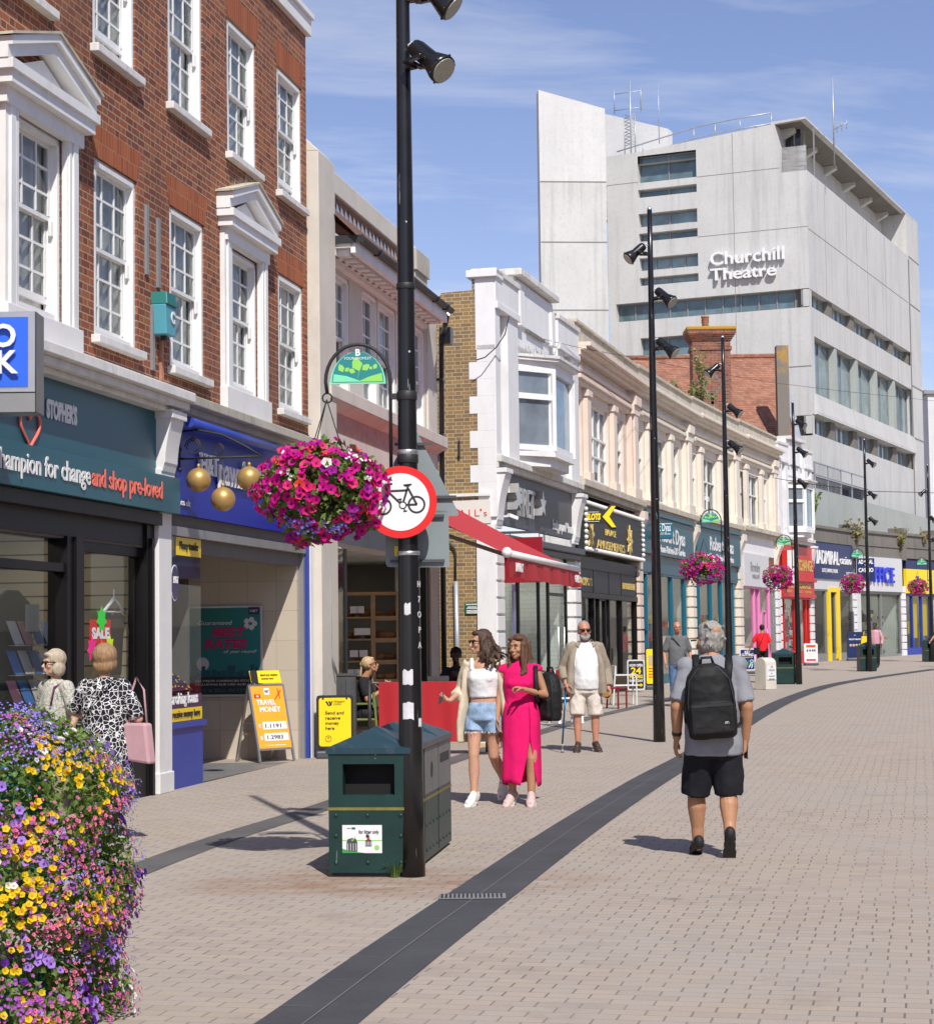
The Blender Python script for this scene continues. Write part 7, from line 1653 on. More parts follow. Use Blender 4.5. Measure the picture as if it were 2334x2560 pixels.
 for v in (.46,.38,.28): MB().box(X(.2),X(.8),-.027,-.024,ZZ(v),ZZ(v+.03)).build('text_line', M['ltgrey'], f)
 t,f,X,ZZ = far('black framed navy poster board outside the casino',2117,2158,1580,1652,'navysign','btxt')
 txt(f,'FREE SLOTS TOURNAMENT',X(.5),ZZ(.70),.5,.06,'wtxt',bold=.003); txt(f,'*',X(.5),ZZ(.84),.08,.08,'wtxt')
 for u in (.2,.4,.6,.8): MB().ball((X(u),-.02,ZZ(.48)),.06,6,sc=(1,.2,1)).build('picture', M['oak'], f)
M['forangeband'] = paint('orange_red_band', sr(232,70,30), .5); boards()
# ---------------------------------------------------------------- milestone, cabinet, cables, cafe things
def milestone():
 g = G(1914,1724); t = thing('milestone', 'old pale stone milestone with a white plaque, arched on top', 'milestone', (g.x,g.y,gz(g.y)), R_(-35)); w = .40
 b = MB(); P_ = [(-w/2,0,0),(w/2,0,0),(w/2,0,.68)]+[(w/2*math.cos(math.pi*i/10),0,.68+.16*math.sin(math.pi*i/10)) for i in range(1,10)]+[(-w/2,0,.68)]
 b.prism([(x,-.2,z) for x,y,z in P_],(0,.40,0)); b.build('stone', M['stone'], t, bev=.015)
 o = MB().box(.205,.215,-.17,.17,.26,.64).build('plaque', M['signwhite'], t)
 for i,(s,h,w_) in enumerate((('10',.07,.09),('MILES',.05,.22),('TO',.03,.07),('LONDON',.035,.22),('BRIDGE',.035,.2))): lettering('lettering', s, h*1.37, M['btxt'], t, (.217,0,.56-.075*i), rz=R_(90), w=w_, ext=.001)
 t.rotation_euler[2] = R_(-52)
milestone()
def cabinet():
 Y = 27.45; x0, x1 = at(824,1700,Y).x, at(888,1700,Y).x; t = thing('utility_cabinet', 'dark grey scuffed utility cabinet behind the yellow pavement sign', 'cabinet', (x0,Y,gz(Y))); h = at(850,1690,Y).z-gz(Y)
 MB().box(0,x1-x0,0,.3,0,h).build('case', M['cabgrey'], t, bev=.012); MB().box(-.012,x1-x0+.012,-.012,.31,h,h+.03).build('lid', M['cabgrey'], t); MB().box((x1-x0)*.62,(x1-x0)*.635,-.004,0,.05,h-.05).build('door_gap', M['btxt'], t)
 c = thing('conduit_pipe', 'grey conduit pipe running down the stone pier to the cabinet', 'pipe', (at(824,1500,27.2).x,27.2,gz(27)));
 z = lambda y: at(824,y,27.2).z-gz(27); b = MB(); b.tube([(0,0,z(1330)),(.01,0,z(1560)),(.015,.0,z(1640)),(.08,.1,z(1685))],.018,8); b.build('pipe', M['galv'], c)
M['cabgrey'] = scuffed('scuffed_grey_cabinet_paint', (.055,.056,.058), 7, .10, (.5,.5,.5), .6); cabinet()
def cables():
 def cable(label, pts, r): t = thing('overhead_cable', label, 'cable', (0,0,0)); MB().tube([at(*p) for p in pts], r, 4).build('wire', M['blackmat'], t)
 cable('thin black cable running from the white building across the street', [(1196,808,38.4),(1434,866,45),(1577,893,50),(1760,928,56),(1944,958,62),(2100,977,66),(2334,1002,72),(2500,1018,76)], .006)
 cable('thin cable crossing low in front of the theatre terrace wall', [(1900,1188,75),(2000,1207,76),(2170,1228,78),(2334,1232,80),(2480,1228,82)], .012)
 cable('loose cable hanging across the white building front', [(1272,790,38.2),(1262,835,38.15),(1240,868,38.1),(1212,893,38.05),(1190,900,38.05)], .012)
cables()
def barrier():
 Y = 27.0; x0, x1 = at(946,1700,Y).x, at(1205,1700,Y).x; t = thing('cafe_barrier', 'red cloth cafe barrier hung between black posts', 'barrier', (x0,Y,gz(Y))); w = x1-x0; zt, zb = at(1000,1705,Y).z-gz(Y), .17
 b = MB(); n = 60; vs = []
 for i in range(n+1): x = w*i/n; d = .012*math.sin(i*.55)+.02*math.sin(i*.21+1); vs += [(x,-.012,zt),(x,-.012+d*.3,zt-.06),(x,d,zt*.5),(x,d*1.3,zb)]
 b.add(vs, [(i*4+k,(i+1)*4+k,(i+1)*4+k+1,i*4+k+1) for i in range(n) for k in range(3)], 0, True); b.build('cloth', M['bannerred'], t)
 xp = at(923,1700,Y).x-x0
 for x in (xp, w+.06):
  b = MB(); b.tube([(x,0,.0),(x,0,zt)],.026,12); b.ball((x,0,zt),.027,8); b.lathe([(.17,0),(.17,.012),(.05,.03)],20,(x,0,0)); b.build('post', M['blackmat'], t)
 b = MB(); b.tube([(xp,0,zt-.01),(w+.06,0,zt-.01)],.011,8); b.tube([(xp,0,zb+.02),(w+.06,0,zb+.02)],.011,8); b.build('rail', M['steel'], t)
M['bannerred'] = paint('red_banner_cloth', sr(168,30,38), .85, .05, 2, bump=.15); barrier()
def chair(label, x, y, rz, mat, seat=.45, back=.85, arms=False, w=.44):
 t = thing('chair', label, 'chair', (x,y,gz(y)), rz, 'cafe chairs'); h = w/2
 MB().box(-h,h,-h,h,seat-.03,seat).build('seat', M[mat], t, bev=.01)
 b = MB(); b.box(-h,h,h-.03,h,back-.22,back); b.build('backrest', M[mat], t, bev=.01)
 for sx in (-1,1):
  MB().bar((sx*(h-.02),-h+.03,0),(sx*(h-.02),-h+.03,seat+(.2 if arms else 0)),.03).build('leg', M[mat], t); MB().bar((sx*(h-.02),h+.05,0),(sx*(h-.02),h-.015,back),.03).build('leg', M[mat], t)
  if arms: MB().box(sx*(h-.02)-.02,sx*(h-.02)+.02,-h,h,seat+.2,seat+.225).build('armrest', M[mat], t)
 return t
def cafe():
 g = G(1270,1800); p = lambda x,y: G(x,y)
 q = p(1390,1778); chair('dark red slatted cafe chair left of the man in the white shirt', q.x, q.y, R_(200), 'wine'); q = p(1350,1770); chair('dark red cafe chair pushed under the cafe table', q.x-.05, q.y, R_(150), 'wine')
 q = p(1535,1772); chair('dark red cafe chair right of the man in the white shirt', q.x, q.y, R_(60), 'wine'); q = p(1562,1762); chair('pale grey plastic armchair beside the black opening hours board', q.x, q.y, R_(95), 'ltgrey', .44, .86, True, .5)
 q = p(1372,1760); t = thing('cafe_table', 'small round cafe table outside the sandwich shop', 'table', (q.x,q.y,gz(q.y))); MB().lathe([(.34,.72),(.35,.73),(.34,.75)],24).build('table_top', M['wine'], t); MB().lathe([(.22,0),(.2,.02),(.03,.05),(.03,.72)],14).build('pedestal', M['blackmat'], t)
 q = p(1415,1808); t = thing('folding_stand', 'white folding stand leaning open behind the black backpack', 'stand', (q.x,q.y,gz(q.y)), R_(20))
 for sx in (-.22,.22): MB().bar((sx,-.22,0),(sx,.05,.95),.05,.03).build('leg', M['whitewood'], t); MB().bar((sx,.25,0),(sx,.0,.95),.05,.03).build('leg', M['whitewood'], t)
 MB().bar((-.22,-.1,.45),(.22,-.1,.45),.04,.03).build('crossbar', M['whitewood'], t)
 q = p(1228,1868); t = thing('price_board', 'low pale board on a timber foot behind the two women', 'board', (q.x-.05,q.y,gz(q.y))); MB().box(-.16,.16,-.02,.02,.06,.5).build('sheet', M['lightblue'], t); MB().box(-.18,.18,-.05,.05,0,.06).build('foot', M['oak'], t)
 chair('olive green framed cafe chair under the seated woman', -1.56, 28.35, R_(-95), 'olive', .45, .82, True, .46)
 chair('olive green framed cafe chair under the man at the laptop', -.18, 31.55, R_(0), 'olive', .45, .82, False, .44)
 t = thing('cafe_table', 'small cafe table carrying the laptop behind the red barrier', 'table', (-.42,30.85,gz(30.85))); MB().box(-.42,.42,-.3,.3,.71,.74).build('table_top', M['oak'], t, bev=.01); MB().lathe([(.24,0),(.2,.02),(.03,.05),(.03,.71)],14).build('pedestal', M['blackmat'], t)
 Y = 30.75; x0, x1 = at(1068,1690,Y).x, at(1122,1690,Y).x; zb = gz(30.85)+.745; l = thing('laptop', 'grey laptop open on the cafe table in front of the man', 'laptop', ((x0+x1)/2,Y,zb)); w = x1-x0; MB().prism([(-w/2,0,.012),(w/2,0,.012),(w/2,-.06,.24),(-w/2,-.06,.24)],(0,.012,0)).build('screen', M['laptopgrey'], l); MB().box(-w/2,w/2,0,.23,0,.014).build('keyboard', M['laptopgrey'], l); MB().ball((0,-.028,.125),.014,8,sc=(1,.25,1.1)).build('logo', M['btxt'], l)
 c = thing('paper_cup', 'clear drinking cup beside the laptop', 'cup', (x1+.10,Y+.05,zb)); MB().lathe([(.028,0),(.038,.12),(.036,.12)],14).build('cup', M['clear'], c)
M['lightblue'] = paint('pale_blue_sheet', (.55,.66,.72), .6); M['olive'] = paint('olive_green_paint', sr(112,124,62), .5); M['laptopgrey'] = paint('laptop_grey', (.30,.30,.31), .4, .04, 2, .4); cafe()
def charity_window():
 # goods behind the charity shop glass
 z = Z(0,1150,3.36); S_ = lambda x,y,o: BK.p(*z(x,y), o)
 s, zz = S_(895,1430,-.02); t = on_bk('sale_sign', 'red SALE sign with coloured paper stars in the shop door', 'sign', s, .0, 0); w = .55; h = .5; s_, zb = 0, S_(880,1540,0)[1]
 zt = S_(900,1340,0)[1]; MB().box(-.27,.27,.085,.09,zb,zt).build('sheet', M['red'], t); lettering('lettering','SALE',(zt-zb)*.55*1.1,M['wtxt'],t,(0,.083,zb+(zt-zb)*.22),w=.46,bold=.008,ext=.001)
 for dx,dz,m,r in ((-.23,-.05,'hotpaper',.13),(.02,-.08,'orangepaper',.12),(.24,-.03,'limepaper',.12),(.02,zt-zb+.0,'greenpaper',.14)): MB().prism(star((dx,.078,zb+dz),r,7,.62),(0,.002,0)).build('paper_star', M[m], t)
 # card rack
 c = on_bk('card_rack', 'wire rack of greeting cards in the charity shop window', 'card rack', -2.55, -.5, 0)
 b = MB(); b.tube([(0,0,.1),(0,0,1.9)],.02,8)
 for k in range(4):
  for x in (-.42,.42): b.tube([(x,-.1,.75+k*.28),(x,.1,.75+k*.28)],.006,4)
  b.tube([(-.5,-.12,.75+k*.28),(.5,-.12,.75+k*.28)],.006,4)
 b.build('wire_frame', M['steel'], c); r = random.Random(3); ms = ['signwhite','lightblue','frosecard','signwhite','skyblue','signwhite']
 for k in range(4):
  for i in range(4): x = -.38+i*.25; MB().prism([(x-.1,-.11,.76+k*.28),(x+.1,-.11,.76+k*.28),(x+.1,-.02,.98+k*.28),(x-.1,-.02,.98+k*.28)],(0,.004,0)).build('card', M[ms[r.randrange(6)]], c)
 MB().box(-.14,.14,-.08,-.06,1.72,1.98).build('leaflet', M['lightblue'], c)
 g = on_bk('blouse', 'beaded brown top on a white hanger behind the door glass', 'blouse', -.98, -.22, 1.62); b = MB(); b.tube([(-.28,0,.30),(0,0,.44),(.28,0,.30)],.018,6); b.tube([(0,0,.44),(0,0,.54)],.006,5); b.tube([(-.28,0,.30),(.28,0,.30)],.008,5); b.build('hanger', M['white'], g)
 b = MB(); b.prism([(-.35,.02,.25),(-.12,.02,.34),(0,.02,.26),(.12,.02,.34),(.35,.02,.25),(.32,.02,.05),(.26,.02,-.35),(-.26,.02,-.35),(-.32,.02,.05)],(0,.03,0)); b.build('cloth', M['browntop'], g)
 j = on_bk('jacket', 'dark green jacket hanging in the charity shop window', 'jacket', -2.85, -.48, 1.0); b = MB(); b.prism([(-.4,0,1.0),(-.12,0,1.12),(.12,0,1.12),(.4,0,1.0),(.5,0,.1),(.36,0,.1),(.32,0,-.2),(-.32,0,-.2),(-.36,0,.1),(-.5,0,.1)],(0,.12,0)); b.build('cloth', M['darkgreencloth'], j, bev=.03)
 h = on_bk('handbag', 'small black handbag on the beige slatted panel', 'bag', -.62, -1.0, 1.55); MB().box(-.14,.14,0,.1,0,.22).build('body', M['blackmat'], h, bev=.02); MB().tube([(-.09,.05,.22),(-.05,.05,.36),(.05,.05,.36),(.09,.05,.22)],.012,6).build('handle', M['blackmat'], h)
for k,c in (('hotpaper',(255,40,150)),('orangepaper',(255,110,30)),('limepaper',(214,240,40)),('greenpaper',(60,220,70)),('frosecard',(226,150,170)),('skyblue',(60,130,210)),('browntop',(84,70,58)),('darkgreencloth',(34,42,36))): M[k] = paint(k, sr(*c), .7, .05, 3)
charity_window()
# ---------------------------------------------------------------- people
def fuse(b, name, mat, par, vox=.008, sm=4, wr=0, wsc=(9,9,5), seed=0):
 """one continuous surface out of overlapping closed shapes"""
 me = bpy.data.meshes.new('t'); me.from_pydata(b.v, [], b.f); o = bpy.data.objects.new('t', me); COL.objects.link(o)
 m = o.modifiers.new('r','REMESH'); m.mode = 'VOXEL'; m.voxel_size = vox; m.use_smooth_shade = True
 s = o.modifiers.new('s','SMOOTH'); s.factor = .5; s.iterations = sm
 me2 = bpy.data.meshes.new_from_object(o.evaluated_get(bpy.context.evaluated_depsgraph_get())); bpy.data.objects.remove(o); bpy.data.meshes.remove(me)
 me2.name = name; me2.materials.clear(); me2.materials.append(mat)
 if wr:
  nn = [v.normal.copy() for v in me2.vertices]
  for v, n in zip(me2.vertices, nn):
   q = Vector((v.co.x*wsc[0],v.co.y*wsc[1],v.co.z*wsc[2]))+Vector((seed*3.7,0,seed)); a = noise.noise(q)+.5*noise.noise(q*2.1); v.co += n*wr*(1-2*abs(a))
 for p in me2.polygons: p.use_smooth = True
 r = bpy.data.objects.new(name, me2); COL.objects.link(r); r.parent = par; return r
def cap(b, p, q, r0, r1, n=12):
 p, q = Vector(p), Vector(q); d = q-p; L = d.length
 if L > 1e-6: b.tube([p,q],[r0,r1],n)
 b.ball(p,r0,8); b.ball(q,r1,8)
def chain(b, *pr):
 for (p,r0),(q,r1) in zip(pr[:-1],pr[1:]): cap(b,p,q,r0,r1)
def loft(b, rings, n=24, mi=0):                       # rings: (center, rx, ry[, yaw])
 vs = []
 for r in rings:
  c = Vector(r[0]); yw = r[3] if len(r) > 3 else 0
  for k in range(n): t = 2*math.pi*k/n; x, y = r[1]*math.cos(t), r[2]*math.sin(t); vs.append(c+Vector((x*math.cos(yw)-y*math.sin(yw), x*math.sin(yw)+y*math.cos(yw), 0)))
 m = len(rings); fs = [(i*n+k,i*n+(k+1)%n,(i+1)*n+(k+1)%n,(i+1)*n+k) for i in range(m-1) for k in range(n)]+[tuple(range(n-1,-1,-1)),tuple(range((m-1)*n,m*n))]
 b.add(vs, fs, mi, True)
def skin(name, c):
 m = MatB(name, .5, 0, .35); n = m.noise(11,5,.65); m.col(m.mix(n.rng(.3,.72), tuple(v*.82 for v in c), (min(1,c[0]*1.1),c[1]*1.02,c[2]*.98)))
 m.b.inputs['Subsurface Weight'].default_value = .12; m.b.inputs['Subsurface Radius'].default_value = (.02,.008,.004); m.b.inputs['Subsurface Scale'].default_value = .4; return m.m
def cloth(name, c, var=.12, sc=6, weave=160, rough=.9):
 m = MatB(name, rough, 0, .2); n = m.noise(sc,5,.6); m.col(m.mix(n.rng(.3,.7), tuple(v*(1-var) for v in c), tuple(min(1,v*(1+var)) for v in c)))
 m.bump(m.noise(8,5,.6)+m.noise(weave,2)*.12, .45, .02); return m.m
S_LT, S_TAN, S_RED, S_PALE, S_DARK = skin('fair_skin',(.53,.31,.21)), skin('tanned_skin',(.44,.235,.135)), skin('sunburnt_skin',(.50,.24,.16)), skin('pale_skin',(.56,.36,.27)), skin('dark_skin',(.06,.034,.024))
def hairmat(name, c, c2):
 m = MatB(name, .55, 0, .4); n = m.noise(1,6,.7,m.vec(m.x*70,m.y*70,m.z*9)); m.col(m.mix(n.rng(.3,.7), c, c2)); m.bump(n, .7, .01); return m.m
H_GREY, H_BRN, H_DKBRN, H_BLOND, H_BLACK, H_LTBRN, H_SAND = hairmat('grey_hair',(.20,.19,.17),(.42,.40,.37)), hairmat('brown_hair',(.055,.027,.016),(.15,.075,.04)), hairmat('dark_wavy_hair',(.022,.013,.009),(.10,.055,.03)), hairmat('blonde_hair',(.36,.24,.12),(.62,.46,.27)), hairmat('black_hair',(.01,.009,.008),(.03,.026,.022)), hairmat('light_brown_hair',(.22,.12,.06),(.40,.25,.13)), hairmat('sandy_grey_hair',(.34,.27,.19),(.56,.47,.36))
M['lens_dark'] = paint('dark_sunglass_lens', (.008,.006,.006), .35, .1, 3, spec=.25); M['eye_white'] = paint('eye_white', (.33,.29,.27), .4); M['iris'] = paint('dark_iris', (.03,.02,.015), .2); M['lip'] = paint('lips', (.36,.13,.11), .5)
LIP, BROWM = M['lip'], H_DKBRN
def rotm(yaw=0, pitch=0, roll=0): return Matrix.Rotation(R_(yaw),3,'Z')@Matrix.Rotation(R_(pitch),3,'X')@Matrix.Rotation(R_(roll),3,'Y')
class Head:
 def __init__(s, c, yaw=0, pitch=0, roll=0, k=1): s.c, s.R, s.k = Vector(c), rotm(yaw,pitch,roll), k
 def __call__(s, x, y, z): return s.c+s.R@(Vector((x,y,z))*s.k)
 def mesh(s, b, neck, nr=.056, fem=False):
  k = s.k; B = lambda x,y,z,r,sc=(1,1,1): b.ball(s(x,y,z), r*k, 12, sc=sc, rot=s.R)
  B(0,.014,.028,.098,(.80,.98,1.0)); B(0,-.028,-.03,.076,(.82 if not fem else .78,.84,1.16)); B(0,-.056,-.092,.034,(1.05 if not fem else .85,.85,.8)); B(0,-.04,-.075,.05,(1.05,.8,.7))
  for x in (-1,1): B(x*.040,-.066,-.028,.026,(.9,.8,.9)); B(x*.080,.012,-.012,.031,(.34,.68,1)); B(x*.03,-.084,.030,.018,(1.4,.6,.5))
  b.tube([s(0,-.090,.012),s(0,-.108,-.018),s(0,-.116,-.034)],[.009*k,.012*k,.016*k],8); B(0,-.110,-.035,.0165,(1.15,.8,.75)); B(0,-.097,-.064,.017,(1.3,.5,.45)); B(0,-.095,-.076,.016,(1.15,.5,.5))
  chain(b, (neck,nr*1.12), (s(0,.022,-.075),nr*.96))
 def face(s, par, glasses=None, lips=True, brow=None):
  k = s.k
  if glasses is None:
   for x in (-.031,.031):
    o = MB().ball(s(x,-.0915,.006),.0105*k,8,sc=(1.15,.5,.42),rot=s.R).build('eye', M['eye_white'], par); MB().ball(s(x,-.0975,.006),.0052*k,6,sc=(1,.5,.85),rot=s.R).build('iris', M['iris'], o)
  if lips: MB().ball(s(0,-.1025,-.069),.014*k,8,sc=(1.35,.45,.42),rot=s.R).build('lips', M['lip'], par)
  if brow:
   for x in (-1,1): MB().tube([s(x*.016,-.099,.028),s(x*.033,-.099,.034),s(x*.05,-.086,.027)],[.003*k,.0042*k,.002*k],5).build('eyebrow', brow, par)
  if glasses:
   b = MB()
   for x in (-1,1):
    if glasses == 'sun': b.ball(s(x*.034,-.098,.004),.027*k,10,sc=(1.0,.25,.78),rot=s.R); b.tube([s(x*.058,-.092,.012),s(x*.078,-.05,.012),s(x*.083,.015,.008)],[.006*k,.005*k,.004*k],5)
    else: b.tube([s(x*.034+.024*math.cos(q*math.pi/6),-.1,.004+.018*math.sin(q*math.pi/6)) for q in range(13)],.0022*k,4,caps=False); b.tube([s(x*.058,-.095,.008),s(x*.083,.015,.008)],.0025*k,4)
   b.tube([s(-.012,-.106,.010),s(.012,-.106,.010)],.0035*k,5); b.build('sunglasses' if glasses == 'sun' else 'spectacles', M['lens_dark'], par)
def hand(b, w, d, n, side, curl=.5, k=1.0, spread=.10):
 """w wrist, d direction of the fingers, n palm normal (where the fingers close), side +1/-1: which edge the thumb leaves"""
 w, d, n = Vector(w), Vector(d).normalized(), Vector(n); n = (n-d*n.dot(d)).normalized(); s = d.cross(n)*side
 for t in (-.022,-.007,.009,.024): chain(b, (w+d*.012*k+s*t*.6*k,.017*k), (w+d*.085*k+s*t*k*1.15,.0125*k))
 for i,(t,L) in enumerate(((.031,.070),(.0105,.079),(-.0105,.073),(-.031,.056))):
  p = w+d*.088*k+s*t*k; a = curl*(.55+.12*i); sp = s*t*spread*2; q = p; ang = a*.6; r = .0088
  for f in (.45,.31,.24): e = q+((d*math.cos(ang)+n*math.sin(ang))+sp).normalized()*L*f*k; chain(b,(q,r*k),(e,r*.9*k)); q = e; ang += a; r *= .9
 p = w+d*.022*k+s*.026*k+n*.006; q = p+(d*.55+s*.75+n*.35).normalized()*.042*k; e = q+(d*.8+s*.25+n*(.2+.4*curl)).normalized()*.032*k; f = e+(d*.9+n*.35*curl).normalized()*.022*k; chain(b,(p,.0145*k),(q,.011*k),(e,.0098*k),(f,.0085*k))
def arm(b, sh, el, wr, r=(.052,.043,.040,.028), hd=None, k=1):
 sh, el, wr = Vector(sh), Vector(el), Vector(wr); chain(b,(sh,r[0]),(sh*.5+el*.5,r[0]*.94),(el,r[1])); chain(b,(el,r[1]*.97),(el*.7+wr*.3,r[2]),(wr,r[3]))
 if hd: hand(b, wr, **hd)
def leg(b, hip, kn, an, toe, r=(.085,.055,.052,.036), calf=.008, foot=True):
 hip, kn, an, toe = map(Vector,(hip,kn,an,toe)); chain(b,(hip,r[0]),(hip*.5+kn*.5,r[0]*.82),(kn,r[1])); m = kn*.68+an*.32; chain(b,(kn,r[1]*.96),(m+Vector((0,.012,0)),r[2]+calf*.5),(kn*.3+an*.7,r[3]*1.12),(an,r[3]))
 if foot: f = (toe-an); chain(b,(an,r[3]),(an+Vector((0,0,-.03))-f*.12,.026),(an+f*.5+Vector((0,0,-.025)),.022),(toe,.018))
def shoe(par, an, toe, mat, sole, k=1, name='shoe', sandal=False):
 an, toe = Vector(an), Vector(toe); f = (toe-an); up = Vector((0,0,1)); side = f.cross(up).normalized(); n = side.cross(f).normalized()*(1 if side.cross(f).z > 0 else -1); L = f.length
 h = an-f*.30-n*.045; b = MB(); P = lambda u,z: h+f.normalized()*(u*.27*k)+n*z
 for u,w,z,hh in ((.07,.042,.046,.056),(.25,.043,.055,.064),(.45,.046,.048,.056),(.68,.051,.038,.042),(.88,.043,.030,.032)):
  b.ball(P(u,z),1,8,sc=(1,1,1)) if 0 else b.add(*_ell(P(u,z), f.normalized()*.062, side*w, n*hh))
 if not sandal: b.tube([an+up*.015,an-n*.03],[.042,.045],12)
 o = fuse(b, name, mat, par, .007, 3)
 s = MB(); m = 22; pts = []
 for i in range(m): t = 2*math.pi*i/m; u = .5+.53*math.cos(t); pts.append(P(u,0)+side*(.047-.010*math.cos(t+.4)*-1 if u > .5 else .038)*math.sin(t))
 s.prism([p-n*.004 for p in pts], n*.026); s.build('sole', sole, o); return o
def _ell(c, a, b_, d, n=10):
 vs, fs = [], []
 for i in range(n+1):
  th = math.pi*i/n
  for j in range(n): ph = 2*math.pi*j/n; rr = max(.03,math.sin(th)); vs.append(c+a*math.cos(th)+(b_*math.cos(ph)+d*math.sin(ph))*rr)
 fs = [(i*n+j,i*n+(j+1)%n,(i+1)*n+(j+1)%n,(i+1)*n+j) for i in range(n) for j in range(n)]+[tuple(range(n-1,-1,-1)),tuple(range(n*n,n*n+n))]; return vs, fs
def strands(b, roots, flow, n, r, seed, wav=.02, k=1):
 rn = random.Random(seed)
 for i in range(n):
  p = Vector(roots(rn)); L = flow(rn); pts = [p]; q = p.copy(); ph = rn.random()*6
  m = 7
  for j in range(m): t = (j+1)/m; q = p+L*t+Vector((math.sin(ph+t*7)*wav*t, math.cos(ph+t*6)*wav*t, 0)); pts.append(q)
  b.tube(pts,[r*(1-.55*j/m) for j in range(m+1)],5)
def torso(b, rings): loft(b, [((x,y,z),rx,ry) for z,rx,ry,x,y in rings])
def person(label, x, y, rz, group=None): return thing('person', label, 'person', (x,y,gz(y)), R_(rz), group)
C_GREYTEE, C_NAVY, C_WHITE, C_STONE, C_BEIGE, C_DENIM, C_CARD, C_PINK, C_BLACK, C_POLO, C_JEANS, C_RED, C_DKNAVY = cloth('grey_marl_cotton',(.25,.255,.285)), cloth('black_shorts_cloth',(.014,.015,.020)), cloth('white_cotton',(.76,.76,.78),.05), cloth('stone_linen',(.29,.245,.19)), cloth('pale_beige_cotton',(.62,.56,.50),.06), cloth('washed_denim',(.26,.37,.52),.35,14), cloth('cream_cardigan',(.58,.50,.38),.1), cloth('hot_pink_jersey',(.64,.008,.12),.12), cloth('black_nylon',(.014,.014,.015),.2,6,160,.6), cloth('grey_polo',(.13,.135,.14)), cloth('blue_jeans',(.09,.15,.28),.25,14), cloth('bright_red_cotton',(.72,.02,.03),.06), cloth('navy_cloth',(.02,.025,.045))
M['shoeblack'] = paint('black_trainer', (.013,.013,.014), .7, .2, 20, bump=.2); M['shoewhite'] = paint('white_trainer', (.70,.69,.67), .5, .06, 10); M['shoepink'] = paint('pale_pink_trainer', (.56,.42,.39), .7, .12, 16, bump=.2); M['leather'] = paint('dark_brown_leather', (.05,.03,.022), .45, .2, 10)
def backpack(label, loc, rz, w=.31, h=.48, d=.16, brand=True, rx=0):
 t = thing('backpack', label, 'backpack', loc, rz); b = MB(); t.rotation_euler[0] = rx
 loft(b, [((0,0,z),w/2*f,d/2*g) for z,f,g in ((0,.82,.80),(.02,.96,.96),(h*.3,1.02,1.05),(h*.62,1,1),(h*.85,.86,.86),(h*.95,.62,.62),(h,.3,.35))],28)
 for z in (.05,h*.3): b.box(-w*.42,w*.42,d*.28,d*.55,z,z+.06)
 b.box(-w*.43,w*.43,d*.3,d*.60,.04,h*.46)
 fuse(b,'bag_body',C_BLACK,t,.009,5,.004,(9,9,9),2)
 b = MB(); b.box(-w*.40,w*.40,d*.60,d*.63,h*.43,h*.47); b.tube([(-w*.44,d*.35,.06),(-w*.46,d*.35,h*.5),(-w*.40,d*.3,h*.78),(-w*.2,d*.25,h*.95),(w*.2,d*.25,h*.95),(w*.40,d*.3,h*.78),(w*.46,d*.35,h*.5),(w*.44,d*.35,.06)],.006,5); b.build('zip_and_flap', M['blackmat'], t)
 b = MB(); b.tube([(-.05,-.02,h-.01),(-.035,-.01,h+.045),(.035,-.01,h+.045),(.05,-.02,h-.01)],.011,6); b.build('grab_handle', C_BLACK, t)
 return t
